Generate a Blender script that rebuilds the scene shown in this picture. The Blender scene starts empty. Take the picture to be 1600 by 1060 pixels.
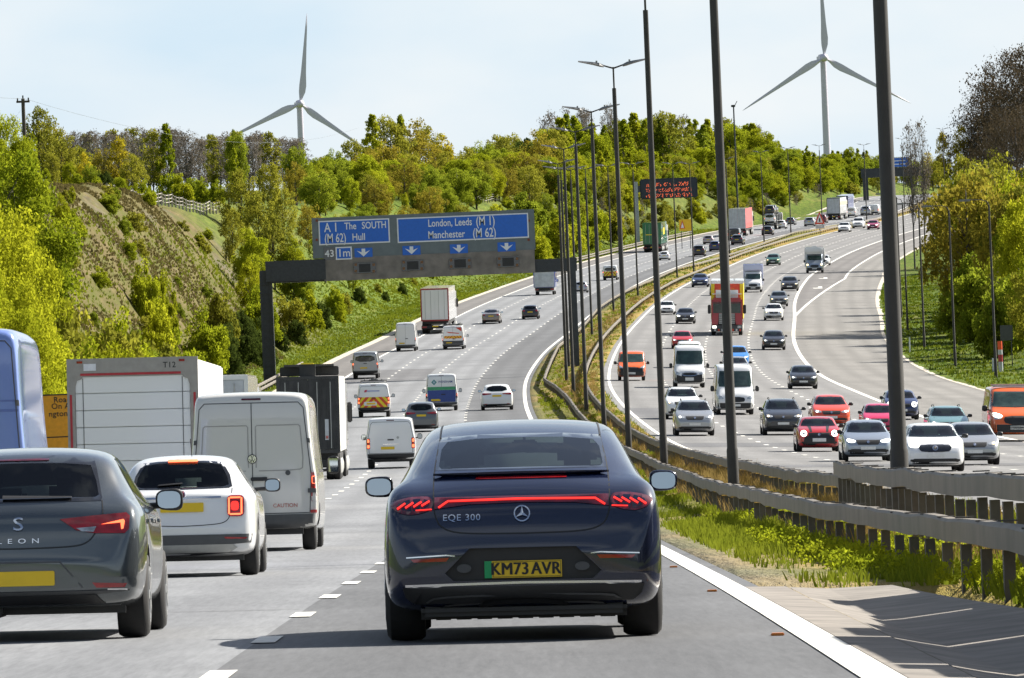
import bpy, bmesh, math, random
import numpy as np
from mathutils import Vector, Matrix
from mathutils.bvhtree import BVHTree

random.seed(7); RNG = np.random.default_rng(7)
SC = bpy.context.scene
COL = SC.collection
PI = math.pi

# ------------------------------------------------------------------ naming helpers
def tag(o, label=None, cat=None, group=None, kind=None):
    if label: o['label'] = label
    if cat: o['category'] = cat
    if group: o['group'] = group
    if kind: o['kind'] = kind
    return o

def empty(name, loc=(0, 0, 0)):
    o = bpy.data.objects.new(name, None); COL.objects.link(o)
    o.location = loc; o.empty_display_size = 0.3
    return o

def kids(o): return CH.get(o.name, [])
CH = {}
def adopt(o, parent):
    if parent is not None:
        o.parent = parent
        CH.setdefault(parent.name, []).append(o)
    return o

def copy_tree(o, parent=None):
    c = o.copy(); COL.objects.link(c)
    if parent is not None: adopt(c, parent)
    for ch in list(kids(o)): copy_tree(ch, c)
    return c

# ------------------------------------------------------------------ mesh builder
class MB:
    def __init__(s): s.v = []; s.f = []; s.m = []
    def add(s, vs, fs, mi=0):
        b = len(s.v); s.v += [tuple(p) for p in vs]
        for f in fs: s.f.append([b + i for i in f]); s.m.append(mi)
        return s
    def box(s, x0, x1, y0, y1, z0, z1, mi=0, bev=0.0, M=None):
        if bev > 0:
            b = min(bev, (x1-x0)*.45, (y1-y0)*.45, (z1-z0)*.45)
            bm = bmesh.new(); bmesh.ops.create_cube(bm, size=1)
            for v in bm.verts:
                v.co = Vector(((x0+x1)/2+v.co.x*(x1-x0), (y0+y1)/2+v.co.y*(y1-y0), (z0+z1)/2+v.co.z*(z1-z0)))
            bmesh.ops.bevel(bm, geom=bm.edges[:], offset=b, segments=2, affect='EDGES')
            s.bm(bm, mi, M); bm.free(); return s
        vs = [Vector(p) for p in ((x0,y0,z0),(x1,y0,z0),(x1,y1,z0),(x0,y1,z0),(x0,y0,z1),(x1,y0,z1),(x1,y1,z1),(x0,y1,z1))]
        if M: vs = [M @ p for p in vs]
        return s.add(vs, [(3,2,1,0),(4,5,6,7),(0,1,5,4),(1,2,6,5),(2,3,7,6),(3,0,4,7)], mi)
    def bm(s, bm, mi=0, M=None):
        bm.verts.index_update()
        vs = [(M @ v.co) if M else v.co.copy() for v in bm.verts]
        return s.add(vs, [[v.index for v in f.verts] for f in bm.faces], mi)
    def tube(s, pts, rad, n=8, mi=0, cap=True):
        pts = [Vector(p) for p in pts]
        rad = rad if isinstance(rad, (list, tuple)) else [rad]*len(pts)
        rings = []
        for i, p in enumerate(pts):
            t = (pts[min(i+1, len(pts)-1)] - pts[max(i-1, 0)])
            if t.length < 1e-9: t = Vector((0,0,1))
            t.normalize()
            a = Vector((1,0,0)) if abs(t.x) < .8 else Vector((0,1,0))
            u = t.cross(a).normalized(); w = t.cross(u)
            rings.append([p + rad[i]*(math.cos(2*PI*k/n)*u + math.sin(2*PI*k/n)*w) for k in range(n)])
        vs = [q for r in rings for q in r]; fs = []
        for i in range(len(rings)-1):
            for k in range(n):
                fs.append((i*n+k, i*n+(k+1) % n, (i+1)*n+(k+1) % n, (i+1)*n+k))
        if cap:
            fs.append(tuple(range(n-1, -1, -1))); fs.append(tuple(range((len(rings)-1)*n, len(rings)*n)))
        return s.add(vs, fs, mi)
    def lathe_x(s, prof, n, cx, cy, cz, mi=0):
        # prof: list of (x, r) revolved about the X axis through (cy, cz)
        vs = []; fs = []
        for (x, r) in prof:
            for k in range(n):
                a = 2*PI*k/n; vs.append((cx+x, cy+r*math.cos(a), cz+r*math.sin(a)))
        for i in range(len(prof)-1):
            for k in range(n): fs.append((i*n+k, i*n+(k+1) % n, (i+1)*n+(k+1) % n, (i+1)*n+k))
        fs.append(tuple(range(n-1, -1, -1))); fs.append(tuple(range((len(prof)-1)*n, len(prof)*n)))
        return s.add(vs, fs, mi)
    def prism(s, poly, d0, d1, axis='y', mi=0, M=None):
        # poly in the plane normal to axis
        def P(a, b, d): return Vector((a, d, b)) if axis == 'y' else (Vector((d, a, b)) if axis == 'x' else Vector((a, b, d)))
        n = len(poly)
        vs = [P(a, b, d0) for a, b in poly] + [P(a, b, d1) for a, b in poly]
        if M: vs = [M @ p for p in vs]
        fs = [tuple(range(n)), tuple(range(2*n-1, n-1, -1))] + [(i, i+n, (i+1) % n+n, (i+1) % n) for i in range(n)]
        return s.add(vs, fs, mi)
    def build(s, name, mats, parent=None, smooth=False, fix=True):
        me = bpy.data.meshes.new(name)
        me.from_pydata(s.v, [], s.f)
        mats = mats if isinstance(mats, (list, tuple)) else [mats]
        for m in mats: me.materials.append(m)
        if len(mats) > 1: me.polygons.foreach_set('material_index', s.m)
        if fix:
            bm = bmesh.new(); bm.from_mesh(me); bmesh.ops.recalc_face_normals(bm, faces=bm.faces[:]); bm.to_mesh(me); bm.free()
        if smooth: smooth_mesh(me)
        me.update()
        o = bpy.data.objects.new(name, me); COL.objects.link(o)
        return adopt(o, parent)

def smooth_mesh(me, ang=40):
    me.polygons.foreach_set('use_smooth', [True]*len(me.polygons))
    try: me.set_sharp_from_angle(angle=math.radians(ang))
    except Exception: pass

def new_obj(name, me, parent=None):
    o = bpy.data.objects.new(name, me); COL.objects.link(o)
    return adopt(o, parent)

# ------------------------------------------------------------------ materials
MATS = {}
def nt(name):
    m = bpy.data.materials.new(name); m.use_nodes = True
    t = m.node_tree
    b = t.nodes['Principled BSDF']
    return m, t, b

def setin(b, **k):
    al = {'spec': 'Specular IOR Level', 'coat': 'Coat Weight', 'coatr': 'Coat Roughness', 'rough': 'Roughness', 'metal': 'Metallic',
          'trans': 'Transmission Weight', 'ior': 'IOR', 'emit': 'Emission Color', 'estr': 'Emission Strength'}
    for a, v in k.items(): b.inputs[al[a]].default_value = v

def noise(t, scale, detail=4, rough=.6, vec=None, dim='3D'):
    n = t.nodes.new('ShaderNodeTexNoise'); n.inputs['Scale'].default_value = scale
    n.inputs['Detail'].default_value = detail; n.inputs['Roughness'].default_value = rough
    if vec is not None: t.links.new(vec, n.inputs['Vector'])
    return n
def ramp(t, fac, stops):
    r = t.nodes.new('ShaderNodeValToRGB'); e = r.color_ramp.elements
    while len(e) < len(stops): e.new(.5)
    for i, (p, c) in enumerate(stops):
        e[i].position = p; e[i].color = (c[0], c[1], c[2], 1)
    t.links.new(fac, r.inputs[0]); return r
def mixc(t, fac, a, b, mode='MIX'):
    m = t.nodes.new('ShaderNodeMix'); m.data_type = 'RGBA'; m.blend_type = mode
    for s_, v in ((0, fac), (6, a), (7, b)):
        if isinstance(v, (int, float)): m.inputs[s_].default_value = v
        elif isinstance(v, (tuple, list)): m.inputs[s_].default_value = (v[0], v[1], v[2], 1)
        else: t.links.new(v, m.inputs[s_])
    return m.outputs[2]
def objco(t):
    return t.nodes.new('ShaderNodeTexCoord').outputs['Object']
def bump(t, b, h, strength=.3, dist=.05):
    n = t.nodes.new('ShaderNodeBump'); n.inputs['Strength'].default_value = strength; n.inputs['Distance'].default_value = dist
    t.links.new(h, n.inputs['Height']); t.links.new(n.outputs[0], b.inputs['Normal'])

def plain(name, col, rough=.5, metal=0, var=.12, scale=6, **k):
    """procedural material: base colour with a little wear noise"""
    if name in MATS: return MATS[name]
    m, t, b = nt(name)
    n = noise(t, scale, 5, .6, objco(t))
    c0 = tuple(c*(1-var) for c in col); c1 = tuple(min(1, c*(1+var)) for c in col)
    r = ramp(t, n.outputs['Fac'], [(.3, c0), (.7, c1)])
    t.links.new(r.outputs[0], b.inputs['Base Color'])
    setin(b, rough=rough, metal=metal, **k)
    MATS[name] = m; return m

def paint(name, col, metal=.0, rough=.35, dirt=.25, coat=1.0):
    """car paint under clear coat with road dirt low down"""
    if name in MATS: return MATS[name]
    m, t, b = nt(name)
    co = objco(t)
    n = noise(t, 3.5, 6, .65, co)
    sep = t.nodes.new('ShaderNodeSeparateXYZ'); t.links.new(co, sep.inputs[0])
    mr = t.nodes.new('ShaderNodeMapRange'); mr.inputs[1].default_value = .95; mr.inputs[2].default_value = .1
    mr.inputs[3].default_value = .05; mr.inputs[4].default_value = 1
    t.links.new(sep.outputs['Z'], mr.inputs[0])
    mm = t.nodes.new('ShaderNodeMath'); mm.operation = 'MULTIPLY'; t.links.new(n.outputs['Fac'], mm.inputs[0]); t.links.new(mr.outputs[0], mm.inputs[1])
    m2 = t.nodes.new('ShaderNodeMath'); m2.operation = 'MULTIPLY'; m2.inputs[1].default_value = dirt; t.links.new(mm.outputs[0], m2.inputs[0])
    c = mixc(t, m2.outputs[0], col, (.16, .14, .11))
    t.links.new(c, b.inputs['Base Color'])
    rr = t.nodes.new('ShaderNodeMapRange'); rr.inputs[3].default_value = rough; rr.inputs[4].default_value = min(1, rough+.25)
    t.links.new(m2.outputs[0], rr.inputs[0]); t.links.new(rr.outputs[0], b.inputs['Roughness'])
    setin(b, metal=metal, coat=coat, coatr=.04)
    MATS[name] = m; return m

def emis(name, col, e, strength):
    if name in MATS: return MATS[name]
    m, t, b = nt(name); b.inputs['Base Color'].default_value = (*col, 1)
    setin(b, rough=.25, emit=(*e, 1), estr=strength)
    MATS[name] = m; return m

def glassy(name, tint=(.55, .75, .7), mixf=.82):
    """thin tinted pane: see-through with a reflection"""
    if name in MATS: return MATS[name]
    m = bpy.data.materials.new(name); m.use_nodes = True; t = m.node_tree; t.nodes.clear()
    out = t.nodes.new('ShaderNodeOutputMaterial'); tr = t.nodes.new('ShaderNodeBsdfTransparent'); gl = t.nodes.new('ShaderNodeBsdfGlossy')
    tr.inputs[0].default_value = (*tint, 1); gl.inputs['Roughness'].default_value = .02
    fr = t.nodes.new('ShaderNodeFresnel'); fr.inputs[0].default_value = 1.5
    mx = t.nodes.new('ShaderNodeMixShader'); t.links.new(fr.outputs[0], mx.inputs[0]); t.links.new(tr.outputs[0], mx.inputs[1]); t.links.new(gl.outputs[0], mx.inputs[2])
    t.links.new(mx.outputs[0], out.inputs[0]); MATS[name] = m; return m

# ------------------------------------------------------------------ camera (measured from the photograph)
FPX = 12100.0; CAMZ = 1.29
PITCH = math.atan(170.3/FPX); ROLL = math.radians(2.35)
F_ = Vector((0, math.cos(PITCH), math.sin(PITCH)))
U0 = Vector((0, -math.sin(PITCH), math.cos(PITCH))); R0 = Vector((1, 0, 0))
R_ = math.cos(ROLL)*R0 - math.sin(ROLL)*U0
U_ = math.sin(ROLL)*R0 + math.cos(ROLL)*U0
CP = Vector((0, 0, CAMZ))
def ray(px, py):                      # direction with unit Y component
    v = F_ + R_*((px-800)/FPX) + U_*((530-py)/FPX)
    return v/v.y
def W(px, py, d): return CP + ray(px, py)*d
def PX(p):
    q = Vector(p)-CP; z = q.dot(F_)
    return 800+FPX*q.dot(R_)/z, 530-FPX*q.dot(U_)/z

cam = bpy.data.cameras.new('camera'); camo = bpy.data.objects.new('camera', cam); COL.objects.link(camo)
cam.sensor_width = 36; cam.sensor_fit = 'HORIZONTAL'; cam.lens = 36*FPX/1600
cam.clip_start = 1.0; cam.clip_end = 12000
camo.matrix_world = Matrix(((R_.x, U_.x, -F_.x, CP.x), (R_.y, U_.y, -F_.y, CP.y), (R_.z, U_.z, -F_.z, CP.z), (0, 0, 0, 1)))
SC.camera = camo

# ------------------------------------------------------------------ road geometry
def pchip(xs, ys):
    xs = np.array(xs, float); ys = np.array(ys, float); h = np.diff(xs); d = np.diff(ys)/h; n = len(xs)
    m = np.zeros(n); m[0] = d[0]; m[-1] = d[-1]
    for i in range(1, n-1):
        if d[i-1]*d[i] > 0:
            w1 = 2*h[i]+h[i-1]; w2 = h[i]+2*h[i-1]; m[i] = (w1+w2)/(w1/d[i-1]+w2/d[i])
    def f(x):
        x = np.clip(x, xs[0], xs[-1]); i = np.clip(np.searchsorted(xs, x)-1, 0, n-2)
        t = (x-xs[i])/h[i]; t2 = t*t; t3 = t2*t
        return (2*t3-3*t2+1)*ys[i]+(t3-2*t2+t)*h[i]*m[i]+(-2*t3+3*t2)*ys[i+1]+(t3-t2)*h[i]*m[i+1]
    return f

A_near = [(-120, 1.83, -.033), (54, 1.83, -.033), (90, 1.86, -.15), (122, 1.88, -.29), (165, 1.87, -.32), (205, 1.83, -.2), (250, 1.75, .08), (305, 1.6, .58), (370, 1.32, 1.5)]
A_img = [(827, 650, 440), (821, 632, 490), (819, 612, 545), (821, 595, 585), (832, 575, 629), (855, 546, 695), (880, 527, 745), (932, 485, 841),
         (1000, 442, 1030), (1062, 416, 1140), (1128, 394, 1255), (1192, 376, 1340), (1280, 355, 1480), (1380, 339, 1620)]
A_far = [(1760, 100, 55.0), (2000, 150, 60.0), (2600, 300, 66.0)]
B_near = [(-120, 7.4, .0), (54, 7.4, 0), (110, 7.4, .0), (170, 7.4, .06), (237, 7.3, .3), (275, 7.15, .58)]
B_img = [(1065, 700, 320), (1040, 686, 345), (1015, 670, 375), (990, 649, 408), (970, 632, 437), (957, 612, 475), (951, 587, 548), (970, 535, 669),
         (1000, 500, 745), (1024, 477, 830), (1082, 440, 1005), (1122, 424, 1130), (1180, 399, 1235), (1240, 380, 1335), (1275, 370, 1390), (1307, 362, 1450), (1385, 345, 1580)]
B_far = [(1760, 109, 54.0), (2000, 158, 59.0), (2600, 308, 66.0)]
def _tab(near, img, far):
    r = list(near)
    for px, py, d in img:
        p = W(px, py, d); r.append((d, p.x, p.z))
    r += far
    return r
_A = _tab(A_near, A_img, A_far); _B = _tab(B_near, B_img, B_far)
AX = pchip([p[0] for p in _A], [p[1] for p in _A]); AZ = pchip([p[0] for p in _A], [p[2] for p in _A])
BX = pchip([p[0] for p in _B], [p[1] for p in _B]); BZ = pchip([p[0] for p in _B], [p[2] for p in _B])
def _smooth(f):
    ys = np.arange(-120, 2601, 10.); v = f(ys)
    for _ in range(10): v[1:-1] = .25*v[:-2]+.5*v[1:-1]+.25*v[2:]
    return lambda y: np.interp(y, ys, v)
AX, AZ, BX, BZ = map(_smooth, (AX, AZ, BX, BZ))
LANE = 3.65; CW = 4*LANE; SH = 3.3
def cfA(y): return np.interp(y, [0, 300, 600], [-.018, -.016, -.012])
def cfB(y): return np.interp(y, [0, 200, 400, 700, 1000], [-.02, -.03, -.04, -.038, -.02])
SHB = lambda y: np.interp(y, [0, 700, 1000, 1300, 1600], [8.2, 8.2, 10, 10, 6])
def zA(x, y): return AZ(y)+cfA(y)*(x-AX(y))
def zB(x, y): return BZ(y)+cfB(y)*(x-BX(y))
def xAL(y): return AX(y)-CW-SH           # left edge of the near carriageway's tarmac
def xBR(y): return BX(y)+CW+SHB(y)

def vn(x, y, s=1.0, seed=0.0):           # cheap smooth value noise
    x = x/s+seed*17.3; y = y/s-seed*9.1
    return (np.sin(x*1.3+2.1*np.sin(y*.7))*np.cos(y*1.1+1.7*np.sin(x*.6))+.5*np.sin(x*2.9+y*2.3)*np.sin(y*3.1-x*1.7))/1.5

HcL = lambda y: np.interp(y, [-100, 200, 330, 450, 560, 640, 740, 850, 1000, 1250, 1500, 1700, 2000, 2600], [3, 4, 7, 13, 16, 16, 14, 13, 12, 10.5, 8, 6, 4, 3])
t0L = lambda y: np.interp(y, [0, 300, 480, 560, 680, 800, 1000, 1250, 1500], [5, 5, 4, 3.5, 4, 6, 6, 6, 6])
t1L = lambda y: np.interp(y, [0, 300, 480, 560, 680, 800, 1000, 1250, 1500], [22, 20, 19, 17, 18, 24, 24, 22, 20])
HcR = lambda y: np.interp(y, [-100, 300, 600, 900, 1200, 1600, 2600], [2, 4, 6, 6, 4, 3, 2])
def sstep(t): t = np.clip(t, 0, 1); return t*t*(3-2*t)
HSA, HSB = .38, .45     # hard strips beside the reservation
def ground_z(x, y):
    xl = xAL(y); xr = AX(y)+HSA; xb = BX(y)-HSB; xe = xBR(y)
    if x < xl:
        t = xl-x; z = zA(xl, y)
        a, b = t0L(y), t1L(y)
        u = sstep((t-a)/(b-a))
        z = z + .25*min(t/3, 1)*0 + HcL(y)*u + np.clip(t-b, 0, 300)*.012
        amp = .3*np.clip((t-a)/5, 0, 1)
        return z + amp*vn(x, y, 5.5) + amp*.4*vn(x, y, 1.9, 3)
    if x > xe:
        t = x-xe; z = zB(xe, y)
        z = z + HcR(y)*sstep((t-6)/14) + np.clip(t-20, 0, 300)*.02
        return z + .2*np.clip((t-1)/4, 0, 1)*vn(x, y, 4.)
    if x <= xr: return zA(x, y)
    if x >= xb: return zB(x, y)
    u = (x-xr)/(xb-xr)
    za = zA(xr, y); zb_ = zB(xb, y)
    u2 = u*u*(3-2*u)
    return za*(1-u2)+zb_*u2 - .12*math.sin(PI*u)*np.interp(y, [90, 200], [1, 0]) + .05*math.sin(PI*u)*vn(x, y, 3)

def road_hit(px, py, ymin=30, ymax=2300):
    """first point where the sight ray meets the ground"""
    r = ray(px, py); prev = None; y = ymin
    while y < ymax:
        p = CP+r*y; h = p.z-float(ground_z(p.x, y))
        if h <= 0:
            if prev is None: return p
            lo, hi = prev, y
            for _ in range(24):
                mid = (lo+hi)/2; q = CP+r*mid
                if q.z-float(ground_z(q.x, mid)) > 0: lo = mid
                else: hi = mid
            p = CP+r*hi; return Vector((p.x, hi, float(ground_z(p.x, hi))))
        prev = y; y += 2.5
    return None
# ------------------------------------------------------------------ world and sun
SUN_AZ = math.radians(57)      # to the right of straight ahead
SUN_EL = math.radians(38)
w = bpy.data.worlds.new('World'); SC.world = w; w.use_nodes = True
t = w.node_tree; bg = t.nodes['Background']
sky = t.nodes.new('ShaderNodeTexSky'); sky.sky_type = 'NISHITA'; sky.sun_disc = False
sky.sun_elevation = SUN_EL; sky.sun_rotation = SUN_AZ; sky.air_density = 1.0; sky.dust_density = 2.2; sky.ozone_density = 1.2
# broken cloud over blue sky, thickening to a milky veil low down
tc = t.nodes.new('ShaderNodeTexCoord'); mp = t.nodes.new('ShaderNodeMapping'); mp.inputs['Scale'].default_value = (1.0, 1.0, 2.4)
t.links.new(tc.outputs['Generated'], mp.inputs[0])
n1 = noise(t, 3.2, 8, .6, mp.outputs[0])
rp = ramp(t, n1.outputs['Fac'], [(.5, (0, 0, 0)), (.66, (.8, .8, .8))])
n2 = noise(t, 13.0, 6, .5, mp.outputs[0])
sx = t.nodes.new('ShaderNodeSeparateXYZ'); t.links.new(tc.outputs['Generated'], sx.inputs[0])
vl = t.nodes.new('ShaderNodeMapRange'); t.links.new(sx.outputs['Z'], vl.inputs[0])
vl.inputs[1].default_value = .06; vl.inputs[2].default_value = .42; vl.inputs[3].default_value = .93; vl.inputs[4].default_value = 0
mx_ = t.nodes.new('ShaderNodeMath'); mx_.operation = 'MAXIMUM'; t.links.new(vl.outputs[0], mx_.inputs[0]); t.links.new(rp.outputs[0], mx_.inputs[1])
ccol = ramp(t, n2.outputs['Fac'], [(.32, (.69, .85, .98)), (.68, (.95, .985, 1.0))])
cs = t.nodes.new('ShaderNodeVectorMath'); cs.operation = 'SCALE'; cs.inputs['Scale'].default_value = 8.6; t.links.new(ccol.outputs[0], cs.inputs[0])
cl = mixc(t, mx_.outputs[0], sky.outputs[0], cs.outputs[0])
t.links.new(cl, bg.inputs['Color']); bg.inputs['Strength'].default_value = .05
sl = bpy.data.lights.new('sun', 'SUN'); sl.energy = 5.0; sl.angle = math.radians(.55); sl.color = (1, .95, .86)
so = bpy.data.objects.new('sun', sl); COL.objects.link(so)
sd = Vector((math.sin(SUN_AZ)*math.cos(SUN_EL), math.cos(SUN_AZ)*math.cos(SUN_EL), math.sin(SUN_EL)))
so.rotation_euler = sd.to_track_quat('Z', 'Y').to_euler(); so.location = (40, 40, 80)
SC.view_settings.view_transform = 'Standard'; SC.view_settings.look = 'None'; SC.view_settings.exposure = 1.22; SC.view_settings.gamma = 1
SC.render.engine = 'CYCLES'
SC.cycles.max_bounces = 6; SC.cycles.transparent_max_bounces = 12; SC.cycles.diffuse_bounces = 2; SC.cycles.glossy_bounces = 3
SC.cycles.use_denoising = True

# ------------------------------------------------------------------ ground materials
def ground_mat():
    m, t, b = nt('verge_ground')
    at = t.nodes.new('ShaderNodeVertexColor'); at.layer_name = 'zone'
    sep = t.nodes.new('ShaderNodeSeparateColor'); t.links.new(at.outputs[0], sep.inputs[0])
    co = t.nodes.new('ShaderNodeTexCoord').outputs['Object']
    mpg = t.nodes.new('ShaderNodeMapping'); mpg.inputs['Scale'].default_value = (1, .14, 1); t.links.new(co, mpg.inputs[0]); co = mpg.outputs[0]
    nA = noise(t, .09, 6, .65, co); nB = noise(t, 1.3, 6, .7, co); nC = noise(t, .35, 5, .7, co)
    g1 = ramp(t, nB.outputs['Fac'], [(.25, (.03, .05, .008)), (.5, (.075, .115, .01)), (.75, (.15, .18, .025))])
    g2 = ramp(t, nB.outputs['Fac'], [(.25, (.09, .07, .025)), (.55, (.2, .16, .05)), (.8, (.27, .24, .09))])
    f1 = ramp(t, nC.outputs['Fac'], [(.5, (0, 0, 0)), (.72, (1, 1, 1))])
    mm = t.nodes.new('ShaderNodeMath'); mm.operation = 'MULTIPLY'; t.links.new(f1.outputs[0], mm.inputs[0]); mm.inputs[1].default_value = .55
    grass = mixc(t, mm.outputs[0], g1.outputs[0], g2.outputs[0])
    # soil bank: brown bracken, grey shale, pale stones
    s1 = ramp(t, nB.outputs['Fac'], [(.25, (.055, .044, .02)), (.5, (.12, .094, .04)), (.75, (.18, .145, .065))])
    s2 = ramp(t, nB.outputs['Fac'], [(.3, (.06, .054, .05)), (.6, (.125, .113, .108)), (.8, (.27, .245, .21))])
    f2 = ramp(t, noise(t, .22, 6, .7, co).outputs['Fac'], [(.53, (0, 0, 0)), (.72, (1, 1, 1))])
    soil = mixc(t, f2.outputs[0], s1.outputs[0], s2.outputs[0])
    f3 = ramp(t, noise(t, .5, 6, .7, co).outputs['Fac'], [(.42, (0, 0, 0)), (.64, (1, 1, 1))])
    soil = mixc(t, f3.outputs[0], soil, (.085, .09, .02))
    dry = mixc(t, f1.outputs[0], (.28, .19, .06), (.14, .16, .02))
    grv = ramp(t, noise(t, 9, 5, .7, co).outputs['Fac'], [(.3, (.1, .09, .075)), (.7, (.26, .24, .21))]).outputs[0]
    c = mixc(t, sep.outputs[0], grass, soil)
    c = mixc(t, sep.outputs[1], c, dry)
    c = mixc(t, sep.outputs[2], c, grv)
    t.links.new(c, b.inputs['Base Color']); setin(b, rough=.95, spec=.1)
    bump(t, b, nB.outputs['Fac'], .9, .35)
    return m

def asphalt(name, c0, c1, streak=.25, joints=0.0):
    m, t, b = nt(name)
    co = t.nodes.new('ShaderNodeTexCoord').outputs['Object']
    mp = t.nodes.new('ShaderNodeMapping'); mp.inputs['Scale'].default_value = (1, .02, 1); t.links.new(co, mp.inputs[0])
    nA = noise(t, .8, 5, .6, mp.outputs[0])            # streaks along the wheel tracks
    mp3 = t.nodes.new('ShaderNodeMapping'); mp3.inputs['Scale'].default_value = (1, .045, 1); t.links.new(co, mp3.inputs[0])
    nB = noise(t, 17, 5, .75, mp3.outputs[0]); nC = noise(t, .12, 5, .6, co)
    r = ramp(t, nA.outputs['Fac'], [(.3, c0), (.7, c1)])
    c = mixc(t, .55, r.outputs[0], ramp(t, nB.outputs['Fac'], [(.3, tuple(k*.62 for k in c0)), (.7, tuple(k*1.28 for k in c1))]).outputs[0])
    c = mixc(t, .3, c, ramp(t, nC.outputs['Fac'], [(.35, tuple(k*.68 for k in c0)), (.65, tuple(k*1.2 for k in c1))]).outputs[0])
    at = t.nodes.new('ShaderNodeVertexColor'); at.layer_name = 'lat'; sp = t.nodes.new('ShaderNodeSeparateColor'); t.links.new(at.outputs[0], sp.inputs[0])
    m1 = t.nodes.new('ShaderNodeMath'); m1.operation = 'MULTIPLY'; m1.inputs[1].default_value = 100*4*PI/3.65; t.links.new(sp.outputs[0], m1.inputs[0])
    m2 = t.nodes.new('ShaderNodeMath'); m2.operation = 'COSINE'; t.links.new(m1.outputs[0], m2.inputs[0])
    m3 = t.nodes.new('ShaderNodeMapRange'); m3.inputs[1].default_value = -1; m3.inputs[2].default_value = .6; m3.inputs[3].default_value = .26; m3.inputs[4].default_value = 0; t.links.new(m2.outputs[0], m3.inputs[0])
    m4 = t.nodes.new('ShaderNodeMath'); m4.operation = 'MULTIPLY'; t.links.new(m3.outputs[0], m4.inputs[0]); t.links.new(ramp(t, nC.outputs['Fac'], [(.3, (.5, .5, .5)), (.7, (1.3, 1.3, 1.3))]).outputs[0], m4.inputs[1])
    c = mixc(t, m4.outputs[0], c, tuple(k*.45 for k in c0))
    mp2 = t.nodes.new('ShaderNodeMapping'); mp2.inputs['Scale'].default_value = (1, .12, 1); t.links.new(co, mp2.inputs[0])
    st = ramp(t, noise(t, .9, 4, .6, mp2.outputs[0]).outputs['Fac'], [(.62, (0, 0, 0)), (.75, (.45, .45, .45))])
    c = mixc(t, st.outputs[0], c, tuple(k*.55 for k in c0))
    t.links.new(c, b.inputs['Base Color']); setin(b, rough=.75, spec=.3)
    bump(t, b, noise(t, 40, 3, .7, co).outputs['Fac'], .35, .01)
    return m
M_GROUND = ground_mat()
M_ROADA = asphalt('worn_pale_tarmac', (.155, .16, .17), (.22, .226, .235))
M_ROADA2 = asphalt('darker_tarmac', (.085, .087, .092), (.125, .128, .134))
M_ROADB = asphalt('grey_brown_tarmac', (.15, .147, .145), (.21, .206, .202))
M_SHOULD = asphalt('shoulder_tarmac', (.115, .108, .104), (.17, .16, .152))
M_HATCH = asphalt('buff_textured_shoulder', (.15, .142, .13), (.215, .205, .19))
M_PATCH = asphalt('relaid_tarmac', (.1, .1, .105), (.15, .15, .155))
M_WHITE = plain('road_marking_white', (.66, .645, .59), .65, var=.2, scale=3)
M_CONC = plain('verge_concrete', (.2, .178, .155), .9, var=.3, scale=1.6)
M_KERB = plain('edge_concrete', (.45, .4, .33), .8, var=.2, scale=2)

# ------------------------------------------------------------------ ground sheet
YS = np.concatenate([[-700, -450, -330, -260, -200, -150], np.arange(-120, 40, 16.), np.arange(40, 130, 3.), np.arange(130, 460, 6.), np.arange(460, 760, 3.2), np.arange(760, 1300, 8.), np.arange(1300, 2000, 25.), np.arange(2000, 2601, 60.), [3200, 4500, 7000]])
def build_ground():
    rows = []; zone = []
    for y in YS:
        xl = float(xAL(y)); xr = float(AX(y)); xb = float(BX(y)); xe = float(xBR(y))
        a, b = float(t0L(y)), float(t1L(y))
        ts = [900, 500, 250, 120, 70, 45] + [b+14, b+8, b+4] + [a+(b-a)*k/16 for k in range(16, -1, -1)] + [a*.66, a*.33, .01]
        xs = [xl-k for k in ts] + [xl+6, xr-3, xr+HSA-.02] + [xr+HSA+.02+(xb-HSB-.02-xr-HSA-.02)*k/14 for k in range(15)] + [xb-HSB+.02, xb+7, xe-1]
        xs += [xe+k for k in (.01, 1.5, 3, 4.5, 6, 8, 10, 12, 14, 17, 20, 26, 40, 70, 120, 260, 500, 900)]
        row = []
        for x in xs:
            z = float(ground_z(x, y))+float(np.interp(y, [-700, -330, -200, -130], [30, 16, 4, 0]))
            if xl+1 < x < xr+HSA-.01 or xb-HSB+.01 < x < xe-.5: z -= .06
            if y < 76 and xr+HSA < x < xr+2.2: z -= .3
            row.append((x, y, z))
            tl = xl-x; soil = 0; dry = 0; grv = 0
            if tl > 0:
                s_ = np.interp(y, [420, 500, 740, 800], [0, 1, 1, 0]); soil = s_*float(sstep((tl-4.5)/3))*float(np.interp(tl-b, [-1, 6], [1, 0]))
                s2 = np.interp(y, [1180, 1280, 1650, 1750], [0, .3, .3, .1])*float(sstep((tl-7)/4))*float(np.interp(tl-b, [-2, 5], [1, 0])); soil = max(soil, s2)
                s3 = np.interp(y, [700, 780, 900, 960], [0, .2, .2, 0])*float(sstep((tl-10)/4))*float(np.interp(tl-b, [-2, 5], [1, 0])); soil = max(soil, s3)
            if xr+HSA < x < xb-HSB:
                u = (x-xr)/(xb-xr); dry = .35+.45*float(vn(x, y, 9) > .1)+.2*(u > .45); grv = float(np.interp(x-xr, [.3, .6, 1.9], [.75, .7, 0]))*.8
                if y > 330: grv *= .4
            zone.append((soil, min(1, dry), grv))
        rows.append(row)
    n = len(rows[0]); vs = [p for r in rows for p in r]
    fs = [(i*n+k, i*n+k+1, (i+1)*n+k+1, (i+1)*n+k) for i in range(len(rows)-1) for k in range(n-1)]
    me = bpy.data.meshes.new('ground'); me.from_pydata(vs, [], fs); me.materials.append(M_GROUND)
    ca = me.color_attributes.new('zone', 'FLOAT_COLOR', 'POINT')
    ca.data.foreach_set('color', [c for z in zone for c in (*z, 1)])
    me.polygons.foreach_set('use_smooth', [True]*len(me.polygons))
    tag(new_obj('ground', me), kind='structure')
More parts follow.
